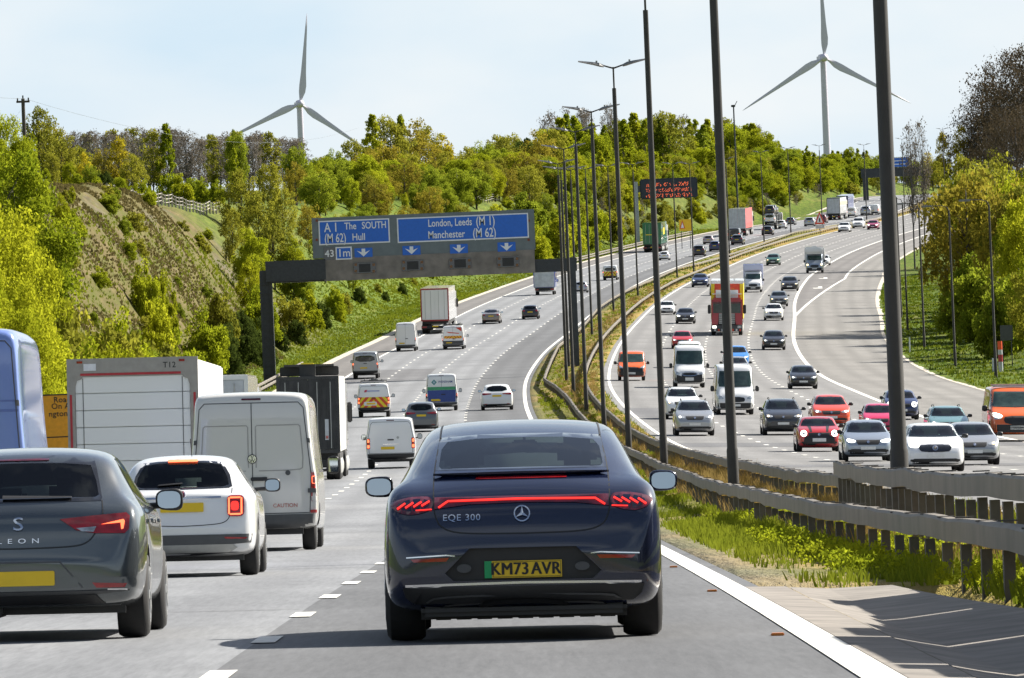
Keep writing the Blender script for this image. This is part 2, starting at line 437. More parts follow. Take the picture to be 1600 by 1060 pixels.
build_ground()

def ribbon(name, fx0, fx1, ys, fz, mat, dz=0.0, seg=1, kind='structure'):
    mb = MB(); ys = list(ys)
    for y in ys:
        for k in range(seg+1):
            x = fx0(y)+(fx1(y)-fx0(y))*k/seg; mb.v.append((float(x), float(y), float(fz(x, y))+dz))
    n = seg+1
    for i in range(len(ys)-1):
        for k in range(seg): mb.f.append([i*n+k, i*n+k+1, (i+1)*n+k+1, (i+1)*n+k]); mb.m.append(0)
    o = mb.build(name, mat, fix=False); tag(o, kind=kind)
    ref = BX if fz is zB else AX
    ca = o.data.color_attributes.new('lat', 'FLOAT_COLOR', 'POINT'); ca.data.foreach_set('color', [q for v in mb.v for q in (((v[0]-float(ref(v[1])))+40.15)/100, 0, 0, 1)])
    return o

RY = np.concatenate([np.arange(-110, 300, 10.), np.arange(300, 900, 5.), np.arange(900, 2300, 10.)])
ribbon('road', lambda y: AX(y)-CW-.15, lambda y: AX(y)-LANE-.06, RY, zA, M_ROADA, 0, 3)
ribbon('road', lambda y: AX(y)-LANE-.06, lambda y: AX(y)+HSA, RY, zA, M_ROADA2, 0, 2)
ribbon('hard_shoulder', lambda y: xAL(y), lambda y: AX(y)-CW-.15, RY, zA, M_SHOULD, 0, 1)
ribbon('road', lambda y: BX(y)-HSB, lambda y: BX(y)+CW+.1, RY, zB, M_ROADB, 0, 4)
ribbon('hard_shoulder', lambda y: BX(y)+CW+.1, lambda y: BX(y)+CW+np.interp(y, [760, 1000, 1300], [.12, 5.2, 5.2]), RY, zB, M_SHOULD, 0.0, 1)
ribbon('hard_shoulder', lambda y: BX(y)+CW+np.interp(y, [760, 1000, 1300], [.12, 5.2, 5.2]), xBR, RY, zB, M_HATCH, 0, 1)
# relaid strips across the far carriageway
ribbon('road_patch', lambda y: BX(y)-.3, lambda y: BX(y)+CW, np.arange(318, 334, 4.), zB, M_PATCH, .006, 4)
ribbon('road_patch', lambda y: BX(y)+.2, lambda y: BX(y)+CW*.9, np.arange(244, 256, 3.), zB, M_PATCH, .006, 4)
ribbon('road_patch', lambda y: BX(y)-.2, lambda y: BX(y)+LANE-.1, np.arange(402, 430, 4.), zB, M_PATCH, .006, 1)
ribbon('road_patch', lambda y: AX(y)-CW, lambda y: AX(y)-2.2*LANE, np.arange(596, 640, 4.), zA, M_PATCH, .006, 2)
# pale concrete edge strips
ribbon('edge_strip', lambda y: xAL(y)-.75, lambda y: xAL(y)+.02, RY[RY > 80], lambda x, y: zA(x, y)+.012, M_KERB, .0, 1)
ribbon('edge_strip', lambda y: xBR(y)-.02, lambda y: xBR(y)+.5, RY[RY > 80], lambda x, y: zB(x, y)+.012, M_KERB, .0, 1)

def solid(name, fx, wd, ys, fz): return ribbon(name, lambda y: fx(y)-wd/2, lambda y: fx(y)+wd/2, ys, fz, M_WHITE, .008)
LY = np.concatenate([np.arange(20, 300, 4.), np.arange(300, 1000, 5.), np.arange(1000, 2200, 10.)])
solid('edge_line', lambda y: AX(y)+np.interp(y, [0, 100, 400], [.11, .11, 0]), .24, LY, zA)
solid('edge_line', lambda y: AX(y)-CW, .22, LY, zA)
solid('edge_line', BX, .2, LY, zB)
solid('edge_line', lambda y: BX(y)+CW+.3, .32, LY, zB)
ysl = np.arange(760, 1400, 6.)
solid('edge_line', lambda y: BX(y)+CW+np.interp(y, [760, 1000, 1300], [.35, 5.2, 5.2]), .3, ysl, zB)
def dashes(name, fx, fz, y0, y1, period=9.0, ln=2.0, wd=.16, phase=0.):
    mb = MB(); y = y0+phase
    while y < y1:
        k = 1+(y > 900)*.35
        ps = [(fx(y)-wd*k/2, y), (fx(y)+wd*k/2, y), (fx(y+ln)+wd*k/2, y+ln), (fx(y+ln)-wd*k/2, y+ln)]
        mb.add([(float(a), float(b), float(fz(a, b))+.008) for a, b in ps], [(0, 1, 2, 3)])
        y += period
    tag(mb.build(name, M_WHITE, fix=False), kind='structure')
for k in (1, 2, 3):
    dashes('lane_line', lambda y, k=k: AX(y)-k*LANE, zA, 22.4, 1900, phase=[0, 4.3, 3, 6][k], wd=.17)
    dashes('lane_line', lambda y, k=k: BX(y)+k*LANE, zB, 60, 1900, phase=[0, 2, 5, 1][k], wd=.2)
# lane merge arrows on the slip lane
for yy in (930, 1010):
    mb = MB(); x = float(BX(yy)+CW+2.6)
    for (a, b, c, d) in ((-.25, .25, 0, 9), (-.9, .2, -4, 0.1)):
        mb.add([(x+a, yy+c, float(zB(x+a, yy+c))+.009), (x+b, yy+c, float(zB(x+b, yy+c))+.009), (x+b+.4*(d > 5), yy+d, float(zB(x+b, yy+d))+.009), (x+a+.4*(d > 5), yy+d, float(zB(x+a, yy+d))+.009)], [(0, 1, 2, 3)])
    tag(mb.build('lane_arrow', M_WHITE, fix=False), kind='structure')
# transverse joints in the old surface
jb = MB()
for y, a, b in ((66.3, -CW, -LANE-.1), (96, -CW, -LANE-.1), (150, -CW, -LANE), (243, -CW, -.2), (326, -CW, -LANE), (420, -CW, -.2), (508, -CW, -.2), (88, -LANE+.1, 0.6)):
    x0, x1 = float(AX(y)+a), float(AX(y)+b); wd = .03+y*.0007
    jb.add([(x0, y, float(zA(x0, y))+.006), (x1, y, float(zA(x1, y))+.006), (x1, y+wd, float(zA(x1, y+wd))+.006), (x0, y+wd, float(zA(x0, y+wd))+.006)], [(0, 1, 2, 3)])
tag(jb.build('road_joint', plain('joint_tar', (.06, .06, .06), .7), fix=False), kind='structure')

# concrete drainage apron beside the nearest stretch
def zap(x, y):
    u = x-float(AX(y)); return float(zA(x, y))+np.interp(u, [.23, .40, .62, 1.0, 1.5, 2.4], [.0, .0, -.02, -.10, -.05, .05])*np.interp(y, [66, 73], [1, .25])
AY = np.arange(20, 73.1, 1.5)
ribbon('concrete_apron', lambda y: AX(y)+.235, lambda y: AX(y)+.62, AY, zap, M_CONC, .009)
ribbon('concrete_apron', lambda y: AX(y)+.645, lambda y: AX(y)+np.interp(y, [30, 55, 73], [2.3, 2.1, 1.6]), AY, zap, M_CONC, .004, 8)

# amber cat's eyes along the right edge line
for i in range(9):
    y = 52.5+18*i; x = float(AX(y))-.12; m = MB(); m.box(-.045, .045, -.055, .055, -.01, .012, bev=.006)
    o = m.build('road_stud', plain('amber_stud', (.55, .17, .02), .35)); o.location = (x, y, float(zA(x, y))+.008); tag(o, 'amber road stud beside the right hand edge line', 'road stud', "amber road studs along the edge line")
# ------------------------------------------------------------------ vehicle materials
M_GLASS = plain('dark_window_glass', (.018, .026, .026), .04, spec=.9, var=.3)
M_GLASSG = plain('green_tinted_glass', (.03, .055, .047), .04, spec=.9, var=.5, scale=2.2)
M_PANE = glassy('see_through_tinted_glass', (.80, .97, .91)); M_PANED = glassy('dark_tinted_pane', (.36, .52, .47))
M_PANEC = glassy('see_through_clear_glass', (.85, .99, .94))
M_BLACK = plain('black_plastic', (.018, .018, .019), .5)
M_GLOSSB = plain('gloss_black', (.012, .012, .013), .12, coat=1)
M_GREYP = plain('grey_plastic', (.07, .072, .075), .55)
M_SILVP = plain('silver_painted_plastic', (.42, .42, .4), .4)
M_TYRE = plain('tyre_rubber', (.022, .021, .021), .85, scale=20)
M_RIM = plain('alloy_rim', (.5, .5, .5), .3, .8)
M_CHROME = plain('chrome', (.8, .8, .82), .12, 1, var=.04)
M_MIRROR = plain('mirror_glass', (.45, .5, .53), .02, 1, var=.02)
M_RED = plain('red_lamp_lens', (.32, .008, .012), .12, coat=1, var=.35, scale=14)
M_REDD = plain('dark_red_lens', (.085, .006, .014), .1, coat=1, var=.4, scale=9)
M_REDL = emis('lit_red_lamp', (.7, .02, .02), (1, .03, .02), .75)
M_REDG = emis('glowing_lamp_core', (.8, .12, .05), (1, .16, .06), 1.2)
M_AMBER = plain('amber_lens', (.7, .2, .02), .2)
M_LAMP = plain('headlamp_lens', (.5, .53, .55), .08, .4, var=.45, scale=16, coat=1)
M_LAMPON = emis('lit_headlamp', (.9, .9, .85), (1, .98, .85), 1.5)
M_LAMPW = emis('warm_lit_headlamp', (.9, .7, .4), (1, .72, .35), 1.4)
M_PLY = plain('yellow_number_plate', (.78, .52, .012), .45, var=.06)
M_PLW = plain('white_number_plate', (.72, .72, .7), .45, var=.1, scale=18)
M_INK = plain('black_lettering', (.01, .01, .01), .5)
M_SEAT = plain('dark_seat_cloth', (.025, .027, .03), .9)
M_WHITEP = paint('white_paint', (.78, .78, .78), rough=.3)
M_CHASSIS = plain('chassis_black', (.03, .03, .03), .7)

# ------------------------------------------------------------------ text
TXT = {}
def text_mesh(s, size=1.0, space=1.0, bold=.005):
    k = (s, space, bold)
    if k not in TXT:
        cu = bpy.data.curves.new('tmp_text', 'FONT'); cu.body = s; cu.size = 1; cu.align_x = 'CENTER'; cu.align_y = 'CENTER'; cu.resolution_u = 3; cu.offset = bold
        cu.space_character = space
        o = bpy.data.objects.new('tmp_text', cu); COL.objects.link(o); bpy.context.view_layer.update()
        me = o.to_mesh(); vs = [(v.co.x, v.co.y) for v in me.vertices]; fs = [tuple(p.vertices) for p in me.polygons]
        o.to_mesh_clear(); bpy.data.objects.remove(o); bpy.data.curves.remove(cu); TXT[k] = (vs, fs)
    vs, fs = TXT[k]
    return [(a*size, b*size) for a, b in vs], fs

# ------------------------------------------------------------------ lofted bodies
def lerp_tab(tab, y):
    return float(np.interp(y, [p[0] for p in tab], [p[1] for p in tab]))

def section(zb, zbelt, zt, w, wt, boxy=0.0, arch=0.0):
    g = min(1, max(0, (zt-zbelt)/.28)); g = g*g*(3-2*g)
    zbelt = min(zbelt, zt-.03)
    lo = [(0, zb), (.72*w, zb), (.93*w, zb+.03), (.985*w, zb+.14), (w, zb+.42*(zbelt-zb)), (w*.995, zb+.72*(zbelt-zb)), (w*(.975+.02*boxy), zbelt-.035)]
    wb = w*(.93+.06*boxy)
    hood = [(.95*w, zt-.035), (.88*w, zt-.012), (.72*w, zt), (.4*w, zt+.008), (0, zt+.012)]
    cab = [(wb, zbelt+.012), (wt+.42*(wb-wt), zbelt+.62*(zt-zbelt)), (wt+.06, zt-.075), (wt-.06, zt-.008), (0, zt+.012)]
    up = [(a[0]*(1-g)+b[0]*g, a[1]*(1-g)+b[1]*g) for a, b in zip(hood, cab)]
    return lo+up

def loft_mesh(spec, sub=2, name='body'):
    ys = spec['ys']; rings = []
    for y in ys:
        sec = section(*[lerp_tab(spec[k], y) for k in ('zb', 'belt', 'top', 'w', 'wt')], boxy=spec.get('boxy', 0))
        rings.append([(x, y, z) for x, z in sec]+[(-x, y, z) for x, z in sec[-2:0:-1]])
    n = len(rings[0])
    def shrink(r, k, dy):
        cz = sum(p[2] for p in r)/n
        return [(p[0]*k, p[1]+dy, cz+(p[2]-cz)*k) for p in r]
    rings = [shrink(rings[0], .86, -.012), *rings, shrink(rings[-1], .86, .012)]
    vs = [p for r in rings for p in r]; fs = []
    for i in range(len(rings)-1):
        for k in range(n): fs.append((i*n+k, i*n+(k+1) % n, (i+1)*n+(k+1) % n, (i+1)*n+k))
    def cap(base):
        h = n//2
        out = []
        for k in range(h):      # strips between right and left halves
            a, b = base+k, base+k+1; c, d = base+(n-k-1) % n, base+(n-k) % n
            q = [a, b, c, d]; q2 = []
            for v in q:
                if v not in q2: q2.append(v)
            if len(q2) >= 3: out.append(tuple(q2))
        return out
    fs += cap(0); fs += cap((len(rings)-1)*n)
    me = bpy.data.meshes.new(name); me.from_pydata(vs, [], fs)
    bm = bmesh.new(); bm.from_mesh(me); bmesh.ops.recalc_face_normals(bm, faces=bm.faces[:]); bm.to_mesh(me); bm.free()
    return apply_mod(me, 'SUBSURF', levels=sub) if sub else me

def apply_mod(me, typ, **kw):
    o = bpy.data.objects.new('tmp_mod', me); COL.objects.link(o)
    m = o.modifiers.new('m', typ)
    for k, v in kw.items(): setattr(m, k, v)
    dg = bpy.context.evaluated_depsgraph_get(); dg.update()
    r = bpy.data.meshes.new_from_object(o.evaluated_get(dg)); bpy.data.objects.remove(o)
    return r

def boolean(me, cut):
    co = bpy.data.objects.new('tmp_cut', cut); COL.objects.link(co)
    r = apply_mod(me, 'BOOLEAN', object=co, operation='DIFFERENCE', solver='EXACT')
    bpy.data.objects.remove(co); return r

def mb_mesh(mb):
    me = bpy.data.meshes.new('tmp'); me.from_pydata(mb.v, [], mb.f)
    bm = bmesh.new(); bm.from_mesh(me); bmesh.ops.recalc_face_normals(bm, faces=bm.faces[:]); bm.to_mesh(me); bm.free()
    return me

class Veh:
    """a vehicle: an Empty with its parts; local +Y is the way it drives, rear bumper at y=0, wheels on z=0"""
    def __init__(s, name, spec=None, mat=None, sub=2, body_name='body'):
        s.root = empty(name); s.spec = spec; s.n = 0
        if spec:
            me = loft_mesh(spec, sub)
            s.bvh = BVHTree.FromPolygons([v.co for v in me.vertices], [tuple(p.vertices) for p in me.polygons])
            wh = spec['wheels']; R = spec['r']; W_ = max(p[1] for p in spec['w'])
            cut = MB()
            for y in wh:
                for sgn in (-1, 1):
                    cut.lathe_x([(min(sgn*(W_-.34), sgn*(W_+.3)), R*1.13), (max(sgn*(W_-.34), sgn*(W_+.3)), R*1.13)], 28, 0, y, R+.015)
            me = boolean(me, mb_mesh(cut))
            me.materials.clear(); me.materials.append(mat); me.materials.append(M_BLACK)
            for p in me.polygons:
                c = p.center
                for y in wh:
                    if abs(math.hypot(c.y-y, c.z-R-.015)-R*1.13) < .012 or (abs(abs(c.x)-(W_-.34)) < .004 and math.hypot(c.y-y, c.z-R-.015) < R*1.15): p.material_index = 1
                if c.z < .26 and abs(p.normal.z) > .7: p.material_index = 1
            smooth_mesh(me, 38)
            s.body = new_obj(body_name, me, s.root); s.W = W_
            s.wheels(wh, R, spec.get('tw', .22), spec.get('track', W_-.03))
    def wheels(s, ys, R, tw, xo, rim=None, nseg=24):
        for y in ys:
            for sgn in (-1, 1):
                a = sgn*(xo-tw); b = sgn*xo
                x0, x1 = (a, b)
                w_ = s.wheel(x0, x1, y, R, rim or M_RIM, nseg)
    def wheel(s, x0, x1, y, R, rim, nseg=24):
        d = 1 if x1 > x0 else -1; t_ = abs(x1-x0)
        mb = MB()
        pr = [(x0, R*.62), (x0, R*.93), (x0+d*.03, R*.985), (x0+d*t_*.5, R), (x1-d*.03, R*.985), (x1-d*.002, R*.9), (x1+d*.004, R*.72), (x1-d*.01, R*.66)]
        mb.lathe_x(pr, nseg, 0, y, R)
        wo = mb.build('wheel', M_TYRE, s.root, smooth=True)
        rb = MB(); xf = x1+d*.006
        rb.lathe_x([(x1-d*.05, R*.66), (xf, R*.655), (xf, R*.58), (x1-d*.05, R*.55)], nseg, 0, y, R)
        for k in range(5):
            an = 2*PI*k/5+.3; ca, sa = math.cos(an), math.sin(an)
            M = Matrix.Translation((xf-d*.012, y, R)) @ Matrix.Rotation(an, 4, 'X')
            rb.box(-.014, .014, -.035*R/.33, .035*R/.33, 0.03, R*.6, M=M)
        rb.lathe_x([(xf-d*.03, R*.16), (xf+d*.006, R*.13)], 12, 0, y, R)
        rb.build('rim', rim, wo)
        return wo
    # ---- panels that follow the body surface
    def _proj(s, a, b, axis, sgn, off):
        if axis == 'y': o = Vector((a, -6 if sgn > 0 else 20, b)); d = Vector((0, sgn, 0))
        elif axis == 'x': o = Vector((-6*sgn, a, b)); d = Vector((sgn, 0, 0))
        else: o = Vector((a, b, 8)); d = Vector((0, 0, -1))
        h = s.bvh.ray_cast(o, d)
        if h[0] is None:
            q = {'y': Vector((a, 0 if sgn > 0 else s.L(), b)), 'x': Vector((-sgn*s.W, a, b)), 'z': Vector((a, b, 1.5))}[axis]
            h = s.bvh.find_nearest(q)
            return h[0]-d*off
        return h[0]-d*off
    def L(s): return s.spec['ys'][-1]
    def panel(s, name, poly, mat, axis='y', sgn=1, off=.006, step=.07, parent=None, label=None, skirt=.02, smooth=True):
        bm = bmesh.new()
        try:
            f = bm.faces.new([bm.verts.new((a, b, 0)) for a, b in poly])
        except ValueError:
            bm.free(); return None
        f.normal_update()
        bmesh.ops.triangulate(bm, faces=[f])
        for ax in (0, 1):
            lo = min(p[ax] for p in poly); hi = max(p[ax] for p in poly); k = max(1, int((hi-lo)/step))
            for i in range(1, k):
                c = lo+(hi-lo)*i/k; pt = [0, 0, 0]; pt[ax] = c; no = [0, 0, 0]; no[ax] = 1
                bmesh.ops.bisect_plane(bm, geom=bm.verts[:]+bm.edges[:]+bm.faces[:], plane_co=pt, plane_no=no, dist=1e-5)
        for v in bm.verts: v.co = s._proj(v.co.x, v.co.y, axis, sgn, off)
        dv = {'y': Vector((0, sgn, 0)), 'x': Vector((sgn, 0, 0)), 'z': Vector((0, 0, -1))}[axis]
        bm.normal_update()
        fl = [f for f in bm.faces if f.normal.dot(dv) > 0]
        if fl: bmesh.ops.reverse_faces(bm, faces=fl)
        if mat in (M_PANE, M_PANEC, M_PANED): skirt = 0
        if skirt:
            be = [e for e in bm.edges if e.is_boundary]
            r = bmesh.ops.extrude_edge_only(bm, edges=be)
            d = {'y': Vector((0, sgn, 0)), 'x': Vector((sgn, 0, 0)), 'z': Vector((0, 0, -1))}[axis]
            for v in r['geom']:
                if isinstance(v, bmesh.types.BMVert): v.co += d*skirt
        me = bpy.data.meshes.new(name); bm.to_mesh(me); bm.free(); me.materials.append(mat)
        if smooth: smooth_mesh(me, 50)
        o = new_obj(name, me, parent or s.root)
        if label: o['label'] = label
        return o
    def seam(s, name, pts, wd, mat, axis='y', sgn=1, off=.004, parent=None):
        """thin strip following a polyline on the body"""
        P = []
        for i in range(len(pts)-1):
            a, b = Vector(pts[i]), Vector(pts[i+1]); k = max(1, int((b-a).length/.05))
            P += [a.lerp(b, j/k) for j in range(k)]
        P.append(Vector(pts[-1]))
        mb = MB()
        for i, p in enumerate(P):
            t_ = (P[min(i+1, len(P)-1)]-P[max(i-1, 0)]).normalized(); n_ = Vector((-t_.y, t_.x))*wd/2
            mb.v.append(tuple(s._proj(p.x+n_.x, p.y+n_.y, axis, sgn, off))); mb.v.append(tuple(s._proj(p.x-n_.x, p.y-n_.y, axis, sgn, off)))
        for i in range(len(P)-1): mb.f.append([2*i, 2*i+1, 2*i+3, 2*i+2]); mb.m.append(0)
        return mb.build(name, mat, parent or s.root)
    def text(s, name, txt, cx, cz, size, mat, sx=1.0, axis='y', sgn=1, off=.012, parent=None, space=1.0):
        vs, fs = text_mesh(txt, size, space); mb = MB()
        flip = -1 if (axis == 'y' and sgn < 0) or (axis == 'x' and sgn > 0) else 1
        mb.add([s._proj(cx+flip*a*sx, cz+b, axis, sgn, off) for a, b in vs], fs)
        return mb.build(name, mat, parent or s.root, fix=False)
    def plate(s, cz, front=False, cx=0.0, w=.52, h=.11, txt=None, off=.02):
        sg = -1 if front else 1
        p = s.panel('number_plate', rrect(cx, cz, w, h, .012), M_PLW if front else M_PLY, sgn=sg, off=off, step=.3, skirt=.03)
        return p
    def mirror(s, sgn, x, y, z, mat, w=.2, h=.14, glass=True, stalk=True, taper=.0, fwd=False):
        mb = MB(); x0 = sgn*x; x1 = sgn*(x+w)
        prof = []
        bm = bmesh.new(); bmesh.ops.create_uvsphere(bm, u_segments=14, v_segments=9, radius=1)
        for v in bm.verts:
            c = v.co; e = lambda q: math.copysign(abs(q)**.6, q)
            v.co = Vector(((x0+x1)/2+e(c.x)*w/2, y+(.11*e(c.y) if c.y > 0 else .03*e(c.y)), z+e(c.z)*h/2*(1-taper*sgn*c.x*.4)))
        mb.bm(bm); bm.free()
        if stalk: mb.tube([(sgn*(x-.14), y+.06, z-h*.3), (sgn*(x+.04), y+.03, z-h*.25)], .025, 6)
        o = mb.build('door_mirror', mat, s.root, smooth=True)
        if glass:
            g = MB(); pts = []
            for k in range(18):
                an = 2*PI*k/18; e = lambda q: math.copysign(abs(q)**.65, q)
                pts.append(((x0+x1)/2+e(math.cos(an))*w*.42, z+e(math.sin(an))*h*.4))
            g.prism(pts, y-.036, y-.028); g.v = [(p[0], p[1]+(p[2]-z)*.12-.009, p[2]) for p in g.v]; g.build('mirror_glass', M_MIRROR, o)
        return o

def rrect(cx, cz, w, h, r=.02, n=3):
    pts = []
    r = min(r, w/2-.001, h/2-.001)
    for (sx, sz, a0) in ((1, 1, 0), (-1, 1, 90), (-1, -1, 180), (1, -1, 270)):
        for k in range(n+1):
            a = math.radians(a0+90*k/n); pts.append((cx+sx*(w/2-r)+r*math.cos(a), cz+sz*(h/2-r)+r*math.sin(a)))
    return pts
def mir(poly): return [(-a, b) for a, b in poly][::-1]
def ell(cx, cz, rx, rz, n=20): return [(cx+rx*math.cos(2*PI*k/n), cz+rz*math.sin(2*PI*k/n)) for k in range(n)]

def hollow(v, ycab, zfloor, windows, skin=.05):
    """open the cabin: cut the inner room and the window openings through the body shell"""
    sp = v.spec; mb = MB(); ys = np.linspace(ycab[0], ycab[1], 12); rings = []
    for y in ys:
        zt = lerp_tab(sp['top'], y)-.05; be = min(lerp_tab(sp['belt'], y), zt-.02); w = lerp_tab(sp['w'], y)*.93-.09; wt = lerp_tab(sp['wt'], y)-.03
        zf = min(zfloor, zt-.06)
        rings.append([(-w, y, zf), (w, y, zf), (w, y, max(zf+.01, be)), (min(wt, w), y, max(zt-.06, zf+.02)), (min(wt, w)*.8, y, max(zt, zf+.03)), (-min(wt, w)*.8, y, max(zt, zf+.03)), (-min(wt, w), y, max(zt-.06, zf+.02)), (-w, y, max(zf+.01, be))])
    n = 8
    for r in rings: mb.v += r
    for i in range(len(rings)-1):
        for k in range(n): mb.f.append([i*n+k, i*n+(k+1) % n, (i+1)*n+(k+1) % n, (i+1)*n+k])
    mb.f.append(list(range(n))); mb.f.append(list(range((len(rings)-1)*n, len(rings)*n)))
    me = boolean(v.body.data, mb_mesh(mb))
    for axis, poly, d0, d1 in windows:
        c = MB(); c.prism(poly, d0, d1, axis); me = boolean(me, mb_mesh(c))
    old = v.body.data
    if len(me.polygons) > 100:
        me.materials.clear()
        for m in old.materials: me.materials.append(m)
        for p in me.polygons:
            h = v.bvh.find_nearest(p.center)
            if h[0] is not None and h[3] > .012: p.material_index = 1
        smooth_mesh(me, 30)
        for p in me.polygons:
            if p.material_index == 1: p.use_smooth = False
        v.body.data = me

def seat(v, x, y, z0, h, w=.5, name='seat', mat=None):
    mb = MB(); mb.box(x-w/2, x+w/2, y, y+.14, z0, z0+h, bev=.06); mb.box(x-.14, x+.14, y+.01, y+.11, z0+h-.01, z0+h+.2, bev=.05)
    return mb.build(name, mat or M_SEAT, v.root, smooth=True)

# ------------------------------------------------------------------ placing vehicles on the road
PLACED = []
def orient(root, pos, carr, scale=(1, 1, 1)):
    y = pos.y; fx, fz = (AX, zA) if carr == 'A' else (BX, zB)
    dx = float(fx(y+6)-fx(y-6))/12; dz = float(fz(pos.x+dx*6, y+6)-fz(pos.x-dx*6, y-6))/12
    tdir = Vector((dx, 1, dz)).normalized()
    if carr == 'B': tdir = -tdir
    cf = float(cfA(y)) if carr == 'A' else float(cfB(y))
    rt = Vector((1, 0, cf)) if carr == 'A' else Vector((-1, 0, -cf))
    up = rt.cross(tdir).normalized(); rt = tdir.cross(up).normalized()
    M = Matrix(((rt.x*scale[0], tdir.x*scale[1], up.x*scale[2], pos.x), (rt.y*scale[0], tdir.y*scale[1], up.y*scale[2], pos.y),
                (rt.z*scale[0], tdir.z*scale[1], up.z*scale[2], pos.z), (0, 0, 0, 1)))
    root.matrix_world = M
    return M

def set_paint(root, mat, part='body'):
    for c in kids(root):
        if c.name.split('.')[0] in (part if isinstance(part, tuple) else (part,)):
            c.material_slots[0].link = 'OBJECT'; c.material_slots[0].material = mat

def place(root, carr, px, py, wpx, W_, overhang, label, cat, mat=None, group=None, hs=1.0, ls=1.0, mats=None, dlim=(.8, 1.25)):
    """stand a vehicle where the sight line through (px, py), its near wheels, meets the road; wpx = its width in the picture"""
    p = road_hit(px, py)
    sc = wpx*p.y/FPX/W_
    s_ = min(max(sc, dlim[0]), dlim[1])
    PLACED.append((label, round(p.y), round(sc, 2)))
    sgn = -1
    M = orient(root, p, carr, (s_, s_*ls, s_*hs))
    off = overhang            # near-end overhang: move so that the near axle stands at p
    root.matrix_world = M @ Matrix.Translation((0, -off, 0)) if carr == 'A' else M @ Matrix.Translation((0, -off, 0))
    tag(root, label, cat, group)
    if mat: set_paint(root, mat)
    return root
# ================================================================== HERO: dark blue saloon
P_BLUE = paint('midnight_blue_paint', (.0045, .0095, .035), metal=.15, rough=.25, dirt=.08)
def ring(v, name, outer, inner, mat, **k):
    """frit band between two mirrored outlines given as right halves from bottom to top"""
    for sg in (1, -1):
        poly = [(sg*a, b) for a, b in outer]+[(sg*a, b) for a, b in inner[::-1]]
        v.panel(name, poly if sg > 0 else poly[::-1], mat, **k)
def smoothpoly(pts, it=2, closed=True):
    for _ in range(it):
        q = []; n = len(pts)
        for i in range(n if closed else n-1):
            a, b = pts[i], pts[(i+1) % n]
            q += [(a[0]*.75+b[0]*.25, a[1]*.75+b[1]*.25), (a[0]*.25+b[0]*.75, a[1]*.25+b[1]*.75)]
        if not closed: q = [pts[0]]+q+[pts[-1]]
        pts = q
    return pts

